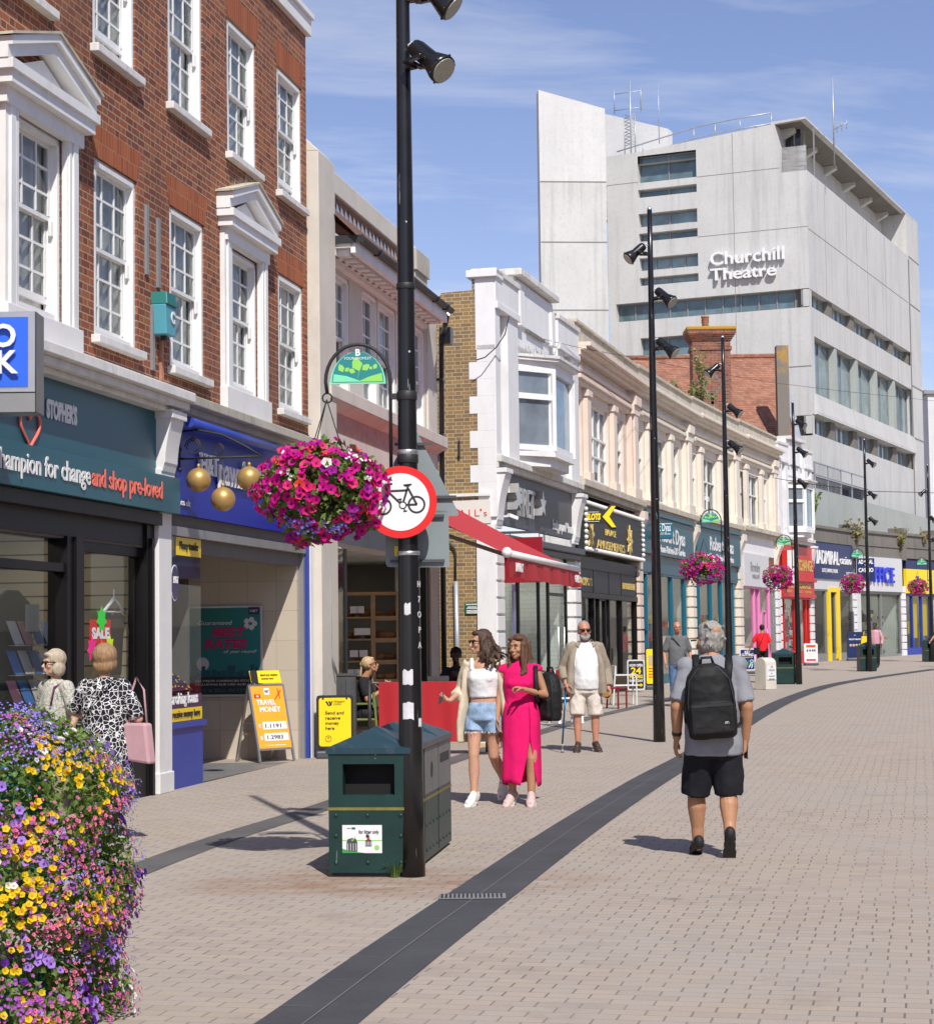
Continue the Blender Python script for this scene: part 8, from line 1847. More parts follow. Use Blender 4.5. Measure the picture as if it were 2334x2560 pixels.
# --- man with the backpack, walking away
def man_backpack():
 g = G(1788,2143); t = person('grey-haired man in a grey T-shirt and black shorts walking away, seen from behind', g.x, g.y, 178)
 b = MB(); H = Head((.012,-.035,1.575), 22, 4, 0, 1.12)
 aL, aR = dict(d=(.12,-.1,-1),n=(-1,-.15,0),side=-1,curl=.75,k=1.06), dict(d=(0,-.15,-1),n=(.9,-.35,0),side=1,curl=1.25,k=1.06)
 H.mesh(b,(0,.02,1.43),.064); torso(b,[(.82,.15,.11,0,0),(1.0,.165,.13,0,0),(1.2,.17,.12,0,0),(1.38,.16,.10,0,.01),(1.46,.07,.06,0,.015)])
 arm(b,(.185,.01,1.385),(.262,.045,1.10),(.262,-.04,.875),(.058,.050,.047,.032),aL); arm(b,(-.185,.01,1.385),(-.245,.05,1.10),(-.24,-.03,.86),(.058,.050,.047,.032),aR)
 LA, LT, RA, RT = (.115,-.12,.088),(.125,-.29,.028),(-.095,.14,.155),(-.10,.03,.02)
 leg(b,(.10,0,.90),(.125,-.10,.49),LA,LT,(.09,.064,.062,.042),.016); leg(b,(-.10,0,.90),(-.105,-.03,.48),RA,RT,(.09,.064,.062,.042),.016)
 fuse(b,'body',S_TAN,t,.0062,3)
 b = MB(); torso(b,[(.745,.205,.160,0,.01),(.80,.212,.168,0,.005),(1.0,.205,.165,0,0),(1.2,.200,.15,0,0),(1.34,.19,.125,0,.008),(1.43,.13,.095,0,.012),(1.475,.075,.068,0,.02)])
 b.tube([(.155,.01,1.395),(.205,.02,1.29),(.247,.04,1.14)],[.076,.072,.072],14); b.tube([(-.155,.01,1.395),(-.205,.022,1.29),(-.235,.044,1.13)],[.076,.072,.072],14); b.ball((.185,.01,1.395),.075,8); b.ball((-.185,.01,1.395),.075,8)
 fuse(b,'t_shirt',C_GREYTEE,t,.0095,4,.007,(8,8,5),1)
 b = MB(); loft(b,[((0,.0,.86),.19,.145),((0,.0,.78),.195,.155),((0,0,.72),.19,.15)])
 b.tube([(.085,0,.80),(.112,-.04,.62),(.128,-.085,.46)],[.118,.112,.106],18); b.tube([(-.085,0,.80),(-.105,-.012,.62),(-.112,-.026,.455)],[.118,.112,.106],18)
 fuse(b,'shorts',C_NAVY,t,.0095,3,.008,(8,8,5),4)
 b = MB(); q = lambda x,y,z,r,sc=(1,1,1): b.ball(H(x,y,z),r*1.06,12,sc=sc,rot=H.R)
 q(0,.032,.038,.104,(.84,.96,.99)); q(0,.062,-.012,.074,(.98,.72,1.0)); q(.045,.03,-.02,.056,(.75,.9,1)); q(-.045,.03,-.02,.056,(.75,.9,1)); q(0,-.02,.085,.062,(1,1.0,.7))
 strands(b, lambda r: H(r.uniform(-.07,.07),r.uniform(.0,.10),r.uniform(.0,.12)), lambda r: H.R@Vector((r.uniform(-.03,.03),r.uniform(.0,.05),r.uniform(-.07,.02))), 60, .009, 3, .01)
 fuse(b,'hair',H_GREY,t,.008,2,.005,(22,22,16),3)
 b = MB(); b.ball(H(.0,.112,.062),.036,10,sc=(1.0,.5,.9),rot=H.R); b.build('bald_patch', S_TAN, t)
 b = MB(); 
 for x in (1,): b.tube([H(.084,-.02,.01),H(.086,-.09,.012)],.006,5)
 b.tube([H(-.084,-.02,.01),H(-.086,-.09,.012)],.006,5); b.build('sunglasses', M['lens_dark'], t)
 shoe(t,LA,LT,M['shoeblack'],M['blackmat'],1.06); shoe(t,RA,RT,M['shoeblack'],M['blackmat'],1.06)
 b = MB(); b.lathe([(.037,-.014),(.037,.014)],16,(.2625,-.03,.905),Vector((0,-.35,-1))); b.build('wristband', M['blackmat'], t)
 b = MB()
 for sx in (-1,1): b.tube([(sx*.115,-.05,1.44),(sx*.12,.03,1.475),(sx*.115,.13,1.40),(sx*.10,.18,1.30)],[.028]*4,8,flat=.3,up=(0,0,1)); b.tube([(sx*.12,.15,.93),(sx*.205,.07,.99),(sx*.20,-.06,1.1)],.010,5)
 b.build('shoulder_strap', C_BLACK, t)
 bp = backpack('black backpack worn on the back of the man in the grey T-shirt', t.matrix_basis@Vector((.015,.21,.915)), R_(178), .36, .54, .19); bp.location.z = gz(g.y)+.875; bp.rotation_euler[1] = R_(4)
 lettering('lettering','Rockport',.034,M['wtxt'],bp,(-.075,.112,.105),rz=math.pi,w=.075,ext=.0006)
 ph = thing('phone', 'black phone held in the right hand of the man in grey', 'phone', Vector((g.x+.246,g.y+.055,gz(g.y)+.785)), R_(100)); MB().box(-.037,.037,-.005,.005,-.075,.075).build('case', M['blackmat'], ph, bev=.004)
man_backpack()
# --- man in the white T-shirt with a walking stick
def man_white():
 g = G(1466,1879); t = person('white-bearded man in sunglasses, open khaki shirt and white T-shirt facing the viewer', g.x, g.y, 4)
 b = MB(); H = Head((-.01,-.02,1.665), 4, -2, 0, 1.06); H.mesh(b,(0,.01,1.48),.06); torso(b,[(.9,.16,.12,0,0),(1.1,.17,.14,0,-.01),(1.3,.175,.13,0,0),(1.44,.16,.10,0,0),(1.52,.07,.06,0,.0)])
 wl, wr = (.31,-.06,.86), (-.285,-.10,.93)
 arm(b,(.205,.01,1.44),(.285,.05,1.14),wl,(.055,.045,.04,.03),dict(d=(.02,-.15,-1),n=(-.8,-.5,0),side=-1,curl=1.1,k=1.1)); arm(b,(-.205,.01,1.44),(-.285,.07,1.17),wr,(.055,.045,.04,.03),dict(d=(-.05,-.5,-.8),n=(.3,-.3,-.9),side=1,curl=1.4,k=1.05))
 LA, LT, RA, RT = (.125,-.03,.085),(.155,-.21,.025),(-.125,-.06,.085),(-.175,-.23,.025)
 leg(b,(.10,0,.93),(.125,-.02,.50),LA,LT,(.088,.058,.054,.038)); leg(b,(-.10,0,.93),(-.125,-.05,.50),RA,RT,(.088,.058,.054,.038)); fuse(b,'body',S_RED,t,.0065,3)
 b = MB(); torso(b,[(.86,.185,.16,0,-.015),(1.0,.182,.18,0,-.03),(1.15,.182,.18,0,-.03),(1.32,.19,.15,0,-.01),(1.44,.17,.11,0,0),(1.51,.085,.07,0,-.005)]); fuse(b,'t_shirt',C_WHITE,t,.009,4,.006,(8,8,4),2)
 # open overshirt: two front halves, back and sleeves
 b = MB(); b.ball((.165,.01,1.44),.075,8); b.ball((-.165,.01,1.44),.075,8); b.ball((.195,.01,1.425),.072,8); b.ball((-.195,.01,1.425),.072,8); b.tube([(.17,.02,1.46),(.235,.035,1.32),(.30,.06,1.13),(.315,.0,.99),(.318,-.045,.90)],[.085,.078,.072,.066,.060],14); b.tube([(-.17,.02,1.46),(-.235,.04,1.32),(-.30,.075,1.16),(-.297,-.02,1.04),(-.292,-.07,.99)],[.085,.078,.072,.066,.060],14)
 for sx in (-1,1): loft(b,[((sx*(.162+o),.0+oy,z),rx,ry,sx*.25) for z,o,oy,rx,ry in ((.80,.045,.0,.075,.15),(.95,.04,.0,.07,.16),(1.2,.02,.01,.065,.15),(1.40,-.02,.01,.07,.115),(1.50,-.075,.015,.045,.07))],18)
 loft(b,[((0,.10,z),rx,ry) for z,rx,ry in ((.80,.2,.06),(1.2,.2,.055),(1.44,.17,.05),(1.52,.09,.04))],18)
 for sx in (-1,1): b.prism([(sx*.05,-.075,1.53),(sx*.10,-.12,1.43),(sx*.15,-.085,1.47),(sx*.09,-.03,1.545)],(0,.02,.01))
 fuse(b,'overshirt',C_STONE,t,.009,3,.007,(7,7,4),5)
 MB().box(-.185,-.09,-.155,-.145,1.24,1.33).build('pocket', C_STONE, t) if 0 else None
 b = MB(); loft(b,[((0,0,.95),.18,.14),((0,0,.88),.19,.15),((0,0,.80),.185,.15)]); b.tube([(.085,0,.86),(.12,-.01,.66),(.13,-.02,.50)],[.115,.108,.10],18); b.tube([(-.085,0,.86),(-.12,-.02,.66),(-.13,-.05,.505)],[.115,.108,.10],18); fuse(b,'shorts',C_BEIGE,t,.0095,3,.008,(8,8,5),6)
 b = MB(); q = lambda x,y,z,r,sc=(1,1,1): b.ball(H(x,y,z),r*1.06,12,sc=sc,rot=H.R); q(0,.03,.045,.096,(.84,.96,.92)); q(.05,.03,0,.05,(.7,1,1)); q(-.05,.03,0,.05,(.7,1,1)); fuse(b,'hair',H_GREY,t,.009,2,.003,(22,22,16),3)
 b = MB(); q = lambda x,y,z,r,sc=(1,1,1): b.ball(H(x,y,z),r*1.06,12,sc=sc,rot=H.R); q(0,-.066,-.095,.045,(1.15,.85,.8)); q(.045,-.04,-.07,.034,(.8,1,1.1)); q(-.045,-.04,-.07,.034,(.8,1,1.1)); q(0,-.1,-.056,.016,(1.7,.5,.4)); fuse(b,'beard',H_GREY,t,.007,2,.002,(30,30,30),3); H.face(t,'sun')
 shoe(t,LA,LT,M['leather'],M['leather'],1.05,'sandal',True); shoe(t,RA,RT,M['leather'],M['leather'],1.05,'sandal',True)
 P = t.matrix_basis; w = P@Vector((-.30,-.19,.87)); s = thing('walking_stick', 'blue metal walking stick held in the right hand of the man in white', 'walking stick', (w.x,w.y,gz(w.y)), R_(4)); e = G(1415,1872)-Vector((w.x,w.y,gz(w.y)))
 e = Vector((-.06,-.02,0)); b = MB(); b.tube([(0,0,.86),e+Vector((0,0,.12))],.012,8); b.build('shaft', M['bluemetal'], s); b = MB(); b.tube([e+Vector((.006,0,.14)),e+Vector((0,0,.05))],.009,8); b.build('lower_tube', M['steel'], s); b = MB(); b.lathe([(.024,0),(.016,.05)],10,e); b.build('rubber_tip', M['grey'], s); b = MB(); b.tube([(0,.06,.88),(0,-.05,.885)],.014,8); b.build('handle', M['blackmat'], s)
 w = P@Vector((.275,-.13,.78)); k = thing('wallet', 'folded brown leather wallet held in the left hand of the man in white', 'wallet', w, R_(30)); MB().box(-.075,.075,-.015,.015,-.03,.035).build('leather', M['oakleather'], k, bev=.01)
M['bluemetal'] = paint('blue_anodised_metal', sr(20,90,130), .3, .05, 3, .6); M['oakleather'] = paint('tan_leather', (.30,.17,.05), .5, .2, 12); man_white()
# --- young woman in the white top
def girl():
 g = G(1212,2010); t = person('young woman with long wavy brown hair and sunglasses, white top and denim shorts', g.x, g.y-.05, -14); b = MB(); H = Head((-.02,-.02,1.565), -52, -1, 0, .96)
 H.mesh(b,(0,.01,1.40),.047,True); torso(b,[(.86,.15,.11,0,0),(.96,.135,.10,0,0),(1.04,.122,.092,0,0),(1.22,.145,.11,0,-.01),(1.34,.14,.09,0,0),(1.42,.06,.055,0,.005)])
 wr, wl = (-.285,-.20,1.01), (.255,.05,.86); arm(b,(-.165,.01,1.345),(-.235,.06,1.10),wr,(.043,.036,.032,.023),dict(d=(-.45,-.8,.15),n=(.3,-.1,.9),side=1,curl=.9,k=.95)); arm(b,(.165,.01,1.345),(.235,.07,1.10),wl,(.043,.036,.032,.023),dict(d=(0,0,-1),n=(-1,0,0),side=-1,curl=.5,k=.95))
 RA, RT, LA, LT = (-.075,-.13,.075),(-.10,-.31,.022),(.11,.36,.20),(.10,.24,.05); leg(b,(-.085,0,.86),(-.085,-.09,.47),RA,RT,(.084,.052,.050,.034),.012); leg(b,(.085,0,.86),(.085,.03,.47),LA,LT,(.084,.052,.050,.034),.012); fuse(b,'body',S_LT,t,.006,3)
 b = MB(); torso(b,[(1.035,.132,.104,0,-.005),(1.10,.136,.11,0,-.01),(1.22,.155,.132,0,-.018),(1.30,.15,.10,0,-.005),(1.325,.135,.085,0,.0)])
 for sx in (-1,1): b.tube([(sx*.095,-.08,1.30),(sx*.105,-.03,1.40),(sx*.10,.06,1.34)],[.022]*3,8); b.ball((sx*.065,-.085,1.225),.058,10)
 fuse(b,'crop_top',C_WHITE,t,.008,3,.003,(9,9,9),2)
 b = MB(); loft(b,[((0,0,.985),.135,.108),((0,0,.93),.155,.122),((0,0,.84),.172,.132),((0,0,.81),.168,.125)]); b.tube([(-.085,0,.83),(-.094,-.035,.70)],[.096,.091],18); b.tube([(.085,0,.83),(.094,.005,.70)],[.096,.090],18); o = fuse(b,'denim_shorts',C_DENIM,t,.0085,3,.004,(9,9,6),7)
 b = MB(); r = random.Random(5)
 for sx,yy in ((-.094,-.035),(.094,.005)):
  for i in range(50): a = r.uniform(0,6.28); p = Vector((sx+.09*math.cos(a),yy+.09*math.sin(a),.705)); b.tube([p,p+Vector((r.uniform(-.012,.012),r.uniform(-.012,.012),-r.uniform(.008,.028)))],.0022,3)
 b.build('frayed_hem', C_WHITE, o)
 b = MB(); b.tube([(-.14,.02,1.37),(-.205,.05,1.25),(-.245,.065,1.10),(-.268,-.06,1.05)],[.062,.058,.055,.05],14); b.tube([(.14,.02,1.37),(.205,.045,1.25),(.245,.07,1.09),(.255,.055,.93)],[.062,.058,.055,.05],14)
 for sx in (-1,1): loft(b,[((sx*(.155+o_),.03+oy,z),rx,ry,sx*.3) for z,o_,oy,rx,ry in ((.60,.06,.02,.035,.11),(.80,.055,.02,.04,.125),(1.05,.02,.02,.045,.11),(1.28,.0,.015,.05,.095),(1.40,-.05,.01,.035,.06))],16)
 loft(b,[((0,.10,z),rx,.03) for z,rx in ((.60,.19),(.9,.17),(1.3,.15),(1.41,.09))],16); fuse(b,'cardigan',C_CARD,t,.009,3,.006,(7,7,4),5)
 b = MB(); q = lambda x,y,z,r,sc=(1,1,1): b.ball(H(x,y,z),r*.96,12,sc=sc,rot=H.R); q(0,.030,.040,.104,(.87,.97,.97)); q(0,.055,-.03,.085,(1.05,.85,1.1)); q(.0,-.04,.092,.05,(1.1,.9,.55)); q(.075,.0,-.02,.04,(.6,1,1.5))
 strands(b, lambda r: H(r.uniform(-.085,.085),r.uniform(.01,.09),r.uniform(-.03,.07)), lambda r: Vector((r.uniform(.0,.13),r.uniform(-.03,.12),-r.uniform(.18,.33))), 80, .017, 8, .045)
 strands(b, lambda r: H(.08,r.uniform(-.03,.03),r.uniform(-.02,.05)), lambda r: Vector((r.uniform(.0,.10),r.uniform(-.06,.04),-r.uniform(.18,.30))), 20, .013, 9, .04)
 fuse(b,'hair',H_DKBRN,t,.008,1,.006,(26,26,9),3); H.face(t,'sun')
 shoe(t,RA,RT,M['shoewhite'],M['shoewhite'],.95); shoe(t,LA,LT,M['shoewhite'],M['shoewhite'],.95); s = MB(); s.prism(star((-.135,-.215,.062),.024,5,.42),(0,.003,0)); s.build('star', M['btxt'], t)
 w = t.matrix_basis@Vector((-.345,-.30,1.035)); ph = thing('phone', 'grey phone held out in the right hand of the woman in the white top', 'phone', w, R_(-40)); ph.rotation_euler = (R_(35),R_(-40),R_(-30)); MB().box(-.036,.036,-.075,.075,-.006,.006).build('case', M['cabgrey'], ph, bev=.004)
girl()
# --- woman in the pink dress
def pink_woman():
 g = G(1304,2012); t = person('woman in a long bright pink dress with a side slit, brown shoulder-length hair', g.x, g.y, -6); b = MB(); H = Head((-.015,-.03,1.515), -26, 1, 0, .95)
 H.mesh(b,(0,.01,1.36),.047,True); torso(b,[(.84,.15,.11,0,0),(1.0,.13,.10,0,0),(1.18,.145,.11,0,0),(1.30,.14,.09,0,0),(1.38,.06,.055,0,.005)])
 wr, wl = (-.225,-.03,.83), (.055,-.235,1.115); arm(b,(-.155,.01,1.305),(-.205,.04,1.06),wr,(.043,.036,.033,.024),dict(d=(.05,-.15,-1),n=(1,0,0),side=1,curl=.7,k=.93)); arm(b,(.155,.01,1.305),(.245,-.01,1.05),wl,(.043,.036,.033,.024),dict(d=(-.9,-.2,.12),n=(-.1,-.5,-1),side=1,curl=1.5,k=.93))
 RA, RT, LA, LT = (-.085,-.05,.078),(-.135,-.22,.024),(.10,-.10,.078),(.105,-.28,.024); leg(b,(-.085,0,.84),(-.085,-.04,.45),RA,RT,(.084,.054,.050,.036)); leg(b,(.085,0,.84),(.11,-.10,.45),LA,LT,(.088,.056,.052,.036)); fuse(b,'body',S_TAN,t,.006,3)
 b = MB(); torso(b,[(.80,.178,.142,0,0),(.92,.165,.128,0,0),(1.02,.148,.116,0,-.005),(1.17,.165,.135,0,-.015),(1.28,.165,.11,0,-.005),(1.345,.12,.08,0,0),(1.385,.062,.06,0,.004)])
 for sx in (-1,1): b.ball((sx*.065,-.088,1.165),.058,10); b.tube([(sx*.12,.01,1.31),(sx*.178,.012,1.30),(sx*.19,.012,1.285)],[.054,.05,.049],12)
 fuse(b,'dress_bodice',C_PINK,t,.008,4,.004,(7,7,6),2)
 # skirt: a sheet with a slit over the left leg
 b = MB(); n, m = 44, 16; sl = R_(-58); vs = []
 for i in range(m+1):
  f0 = i/m; z = .99-(.99-.20)*f0; f = max(0,(.84-z)/.64); wa = max(0,(z-.84)/.15); gap = .03+max(0,(f-.30)/.70)**1.1*.95; rx, ry = .183-.026*wa+.006*f, .147-.024*wa+.056*f; cx, cy = .005+.0*f, -.005-.025*f
  for j in range(n+1): a = sl+gap*.45+(2*math.pi-gap)*j/n; w = 1+.045*f*math.sin(a*5+f*3)+.02*math.sin(a*9)*(1-wa)+.02*noise.noise(Vector((a*2,z*7,3))); vs.append((cx+rx*w*math.cos(a),cy+ry*w*math.sin(a),z+.02*math.sin(a*2)*f))
 b.add(vs,[(i*(n+1)+j,(i+1)*(n+1)+j,(i+1)*(n+1)+j+1,i*(n+1)+j+1) for i in range(m) for j in range(n)],0,True); o = b.build('skirt', C_PINK, t); md = o.modifiers.new('t','SOLIDIFY'); md.thickness = .006
 b = MB(); q = lambda x,y,z,r,sc=(1,1,1): b.ball(H(x,y,z),r*.95,12,sc=sc,rot=H.R); q(0,.030,.040,.104,(.87,.97,.97)); q(0,.05,-.03,.085,(1.05,.85,1.1)); q(.03,-.035,.092,.05,(1.0,.9,.55)); q(-.045,-.025,.085,.045,(1,.9,.55))
 strands(b, lambda r: H(r.uniform(-.085,.085),r.uniform(.0,.09),r.uniform(-.03,.07)), lambda r: Vector((r.uniform(-.04,.05),r.uniform(-.02,.05),-r.uniform(.18,.27))), 60, .024, 8, .012)
 strands(b, lambda r: H(r.choice((-.082,.082)),r.uniform(-.04,.02),r.uniform(-.01,.05)), lambda r: Vector((r.uniform(-.02,.03),r.uniform(-.05,.0),-r.uniform(.2,.28))), 22, .018, 9, .012)
 fuse(b,'hair',H_BRN,t,.008,2,.004,(26,26,7),3); H.face(t,None,True,H_DKBRN)
 MB().ball(H(.083,.0,-.055),.009,6).build('earring', M['steel'], t)
 shoe(t,RA,RT,M['shoepink'],M['shoewhite'],.95); shoe(t,LA,LT,M['shoepink'],M['shoewhite'],.95)
 b = MB(); b.tube([(.17,-.115,.98),(.165,-.125,1.16),(.155,-.06,1.335),(.17,.05,1.32),(.21,.10,1.22)],[.022]*5,8,flat=.35,up=(0,-1,0)); b.build('bag_strap', C_BLACK, t)
 w = t.matrix_basis@Vector((.275,.10,.80)); bp = backpack('bulky black backpack hanging from the left shoulder of the woman in pink', w, R_(125), .29, .47, .20)
 b = MB()
 for i in range(3): b.tube([(.06,.155,.36),(.055+i*.012,.17,.31),(.05+i*.02,.165,.27-.02*i)],.007,5)
 b.build('keyring', M['steel'], bp)
pink_woman()
def simple(label, x, y, rz, k, top, bottom, skinm, hair, topz=(.86,1.44), legs='trousers', yaw=0, pitch=0, armsL=((.27,.04,1.12),(.27,-.06,.90)), armsR=((-.27,.04,1.12),(-.27,-.06,.90)), sleeve=.5, shoes='shoeblack', glasses=None, fem=False, fat=1.0, hairf=None, seat=None, beard=False, vox=.009):
 t = person(label, x, y, rz); t.scale = (k,k,k); b = MB(); H = Head((0,-.02,1.63), yaw, pitch, 0, 1); H.mesh(b,(0,.01,1.45),.055 if not fem else .048,fem)
 torso(b,[(.86,.15,.11,0,0),(1.0,.15,.115,0,0),(1.2,.155,.115,0,0),(1.38,.15,.09,0,0),(1.47,.06,.055,0,.005)]); hd = lambda s: dict(d=(0,-.2,-1),n=(-s,0,0),side=-s,curl=.8)
 for s,(e,w) in ((1,armsL),(-1,armsR)):
  d = (Vector(w)-Vector(e)).normalized(); arm(b,(s*.185,.01,1.39),e,w,(.05,.042,.038,.027),dict(d=d,n=(-s,-.2,-.3),side=-s,curl=.9))
 A = [((.10,0,.085),(.115,-.17,.026)),((-.10,-.04,.085),(-.115,-.21,.026))]
 hips = [((.095,0,.92),(.10,-.02,.50)),((-.095,0,.92),(-.10,-.03,.50))]
 if seat is not None: hips = [((.095,0,seat+.09),(.10,-.42,seat+.07)),((-.095,0,seat+.09),(-.10,-.42,seat+.07))]; A = [((.10,-.44,.085),(.11,-.61,.026)),((-.10,-.40,.085),(-.11,-.57,.026))]
 for (h,kn),(a,to) in zip(hips,A): leg(b,h,kn,a,to,(.085,.056,.052,.036))
 if seat is not None:
  dz = seat+.09-.92; nv = []
  # the upper body sits lower than when standing
  b.v = [(v[0],v[1],v[2]) for v in b.v]
 fuse(b,'body',skinm,t,vox,3); b = MB(); f = fat
 torso(b,[(topz[0],.175*f,.135*f,0,0),(1.0,.172*f,.14*f,0,-.01),(1.2,.178*f,.14*f,0,-.008),(1.37,.175,.11,0,0),(1.44,.12,.085,0,0),(1.475,.068,.062,0,.006)])
 for s,(e,w) in ((1,armsL),(-1,armsR)): e = Vector(e); p = Vector((s*.165,.01,1.40)); q = Vector((s*.185,.01,1.39)); z = q+(e-q)*min(1,sleeve*1.6); b.tube([p,q*.6+z*.4,z],[.072,.066,.066],12); b.ball(p,.07,8); (cap(b,e,e+(Vector(w)-e)*(sleeve-.62)*2.4,.058,.05) if sleeve > .65 else None)
 fuse(b,'top',top,t,vox,3,.005,(8,8,5),1)
 if legs != 'dress':
  b = MB(); hz = hips[0][0][2]; loft(b,[((0,hips[0][0][1],hz+.10),.165*f,.13),((0,0,hz-.06),.178*f,.145),((0,0,hz-.12),.17,.14)])
  for (h,kn),(a,to) in zip(hips,A): b.tube([h,kn],[.105,.08],16); b.ball(kn,.079,8); b.tube([kn,Vector(kn)*.1+Vector(a)*.9],[.078,.062],14)
  fuse(b,'trousers',bottom,t,vox,3,.006,(8,8,5),3)
  for a,to in A: shoe(t,a,to,M[shoes],M['shoewhite'])
 else:
  b = MB(); loft(b,[((0,0,1.05),.165*f,.13*f),((0,0,.9),.185*f,.15*f),((0,0,.7),.205*f,.175*f),((0,0,.44),.225*f,.2*f)]); fuse(b,'skirt',top,t,vox,3,.01,(8,8,3),3)
  for a,to in A: shoe(t,a,to,M[shoes],M['shoewhite'])
 b = MB(); q = lambda x,y,z,r,sc=(1,1,1): b.ball(H(x,y,z),r,12,sc=sc,rot=H.R)
 if hairf: hairf(b,q,H); fuse(b,'hair',hair,t,vox*.9,2,.003,(24,24,14),2)
 H.face(t,glasses,True,None); return t, H
def pattern(name, c0, c1, sc, thr=.5, c2=None):
 m = MatB(name, .9, 0, .2); v = m.vor(sc,'DISTANCE_TO_EDGE'); n = m.noise(sc*.8,3,.6,None,1.5); w = (n*8).op('SINE')
 k = m.mix((w > .05).max(v < .045), c0, c1)
 if c2: k = m.mix(m.vor(sc*1.4).rng(.12,.16,1,0), k, c2)
 m.col(k); m.bump(m.noise(8,4), .3, .02); return m.m
PAISLEY = pattern('black_white_paisley',(.016,.016,.026),(.74,.73,.72),22); FLORAL = pattern('small_floral_print',(.52,.49,.44),(.20,.26,.19),26,.5,(.45,.20,.22))
def hf_bob(b,q,H): q(0,.025,.045,.106,(.90,.98,.96)); q(.06,.02,-.05,.058,(.75,1.1,1.3)); q(-.06,.02,-.05,.058,(.75,1.1,1.3)); q(0,.065,-.05,.07,(1.15,.7,1.1)); q(0,-.05,.085,.05,(1.2,.8,.6))
def hf_full(b,q,H): q(0,.03,.045,.118,(.98,.98,.96)); q(0,.06,-.05,.085,(1.2,.8,.9)); q(.065,.02,-.03,.06,(.8,1.1,1.1)); q(-.065,.02,-.03,.06,(.8,1.1,1.1)); q(0,-.045,.09,.06,(1.1,.8,.6))
def hf_pony(b,q,H):
 q(0,.03,.04,.102,(.85,.97,.98)); q(0,-.03,.085,.05,(1.1,1,.6)); q(0,.115,.045,.035); strands(b,lambda r: H(r.uniform(-.015,.015),.12,.045),lambda r: Vector((r.uniform(-.02,.02),0,0))+H.R@Vector((0,.06,-.17)),22,.014,4,.012)
def hf_short(b,q,H): q(0,.035,.03,.098,(.86,.93,.92))
def hf_cap(b,q,H): q(0,.025,.045,.104,(.86,1.0,.9)); q(0,-.10,.05,.05,(1.1,1.1,.22))
def hf_bun(b,q,H): q(0,.03,.04,.103,(.86,.97,.98)); q(0,.10,.06,.05)
def others():
 p = at(138,1640,17.0); t,H = simple('older woman with a grey-blonde bob and dark sunglasses in a floral blouse', p.x, 17.0, -42, .885, FLORAL, C_STONE, S_PALE, H_SAND, yaw=-12, glasses='sun', fem=True, hairf=hf_bob, sleeve=.55)
 b = MB(); b.tube([(.10,-.13,1.2),(.12,-.10,1.40),(.13,.02,1.455),(.12,.12,1.3)],[.013]*4,6,flat=.4); b.build('purple_strap', M['fviolcloth'], t)
 p = at(262,1640,16.1); t,H = simple('woman with short light brown hair in a black and white paisley dress, seen from behind', p.x, 16.1, 172, .905, PAISLEY, PAISLEY, S_PALE, H_LTBRN, legs='dress', fem=True, hairf=hf_full, sleeve=.6, fat=1.22, armsR=((-.315,-.0,1.10),(-.24,-.20,1.06)), armsL=((.33,-.06,1.17),(.24,-.26,1.10)))
 b = MB(); b.tube([(.10,.14,1.47),(.0,.19,1.3),(-.12,.185,1.10)],[.011]*3,6,flat=.4); b = MB(); b.tube([(-.13,.10,1.47),(.02,.175,1.30),(.17,.165,1.08)],[.010]*3,6,flat=.4); b.build('crossbody_strap', C_BLACK, t)
 w = t.matrix_basis@Vector((-.325,.04,.70)); bg = thing('tote_bag', 'pale pink leather tote bag hanging from the arm of the woman in the paisley dress', 'bag', w, R_(150)); b = MB(); b.prism([(-.15,-.05,0),(.15,-.05,.03),(.115,-.04,.33),(-.115,-.04,.33)],(0,.10,0)); b.build('body', M['pinkleather'], bg, bev=.02)
 b = MB(); b.tube([(-.09,0,.32),(-.06,.0,.60),(.02,.0,.70),(.08,0,.55),(.09,0,.32)],[.012]*5,6,flat=.5); b.build('handle', M['pinkleather'], bg)
 # seated people at the cafe
 Y = 28.35; p = at(892,1680,Y); t,H = seated('blonde woman with a ponytail and sunglasses sitting side-on, looking at her phone', -1.52, Y, 84, .97, cloth('black_cotton',(.02,.02,.022)), C_BLACK, S_TAN, H_BLOND, hf_pony, glasses='sun', pitch=14)
 b = MB(); b.tube([H(.078,-.01,-.03),H(.075,-.03,-.12),(.06,-.12,1.02),(.02,-.26,.86)],.0035,4); b.ball(H(.083,.0,-.02),.01,5); b.build('earphones', M['wtxt'], t)
 w = t.matrix_basis@Vector((.0,-.39,.985)); ph = thing('phone', 'phone with a pink cover held by the seated blonde woman', 'phone', w, R_(84)); ph.rotation_euler[0] = R_(-60); MB().box(-.036,.036,-.005,.005,-.075,.075).build('case', M['pinkleather'], ph, bev=.004)
 seated('man in a black cap and dark jacket sitting behind a laptop in the shade', -.20, 31.5, -4, 1.04, C_DKNAVY, C_BLACK, S_DARK, C_BLACK, hf_cap, pitch=10)
 # further along the street
 p = at(1694,1700,42); t,H = simple('bald man in glasses, grey polo shirt and jeans walking towards the viewer', p.x, 42, 6, 1.03, C_POLO, C_JEANS, S_RED, H_GREY, glasses='clear', sleeve=.55, fat=1.12, vox=.011)
 b = MB(); b.tube([(-.14,-.08,1.46),(0,-.155,1.28),(.16,-.12,1.02)],[.015]*3,6,flat=.4); b.build('bag_strap', C_BLACK, t); b = MB(); b.box(.10,.27,-.19,-.10,.74,1.0); b.build('shoulder_bag', C_BLACK, t, bev=.02)
 p = at(1906,1660,64); t,H = simple('woman in a red T-shirt and black trousers walking away, bag strap across her back', p.x, 64, 175, .95, C_RED, C_BLACK, S_TAN, H_BLACK, fem=True, hairf=hf_bun, sleeve=.55, fat=1.1, vox=.012, armsL=((.33,.02,1.14),(.42,-.02,.95)))
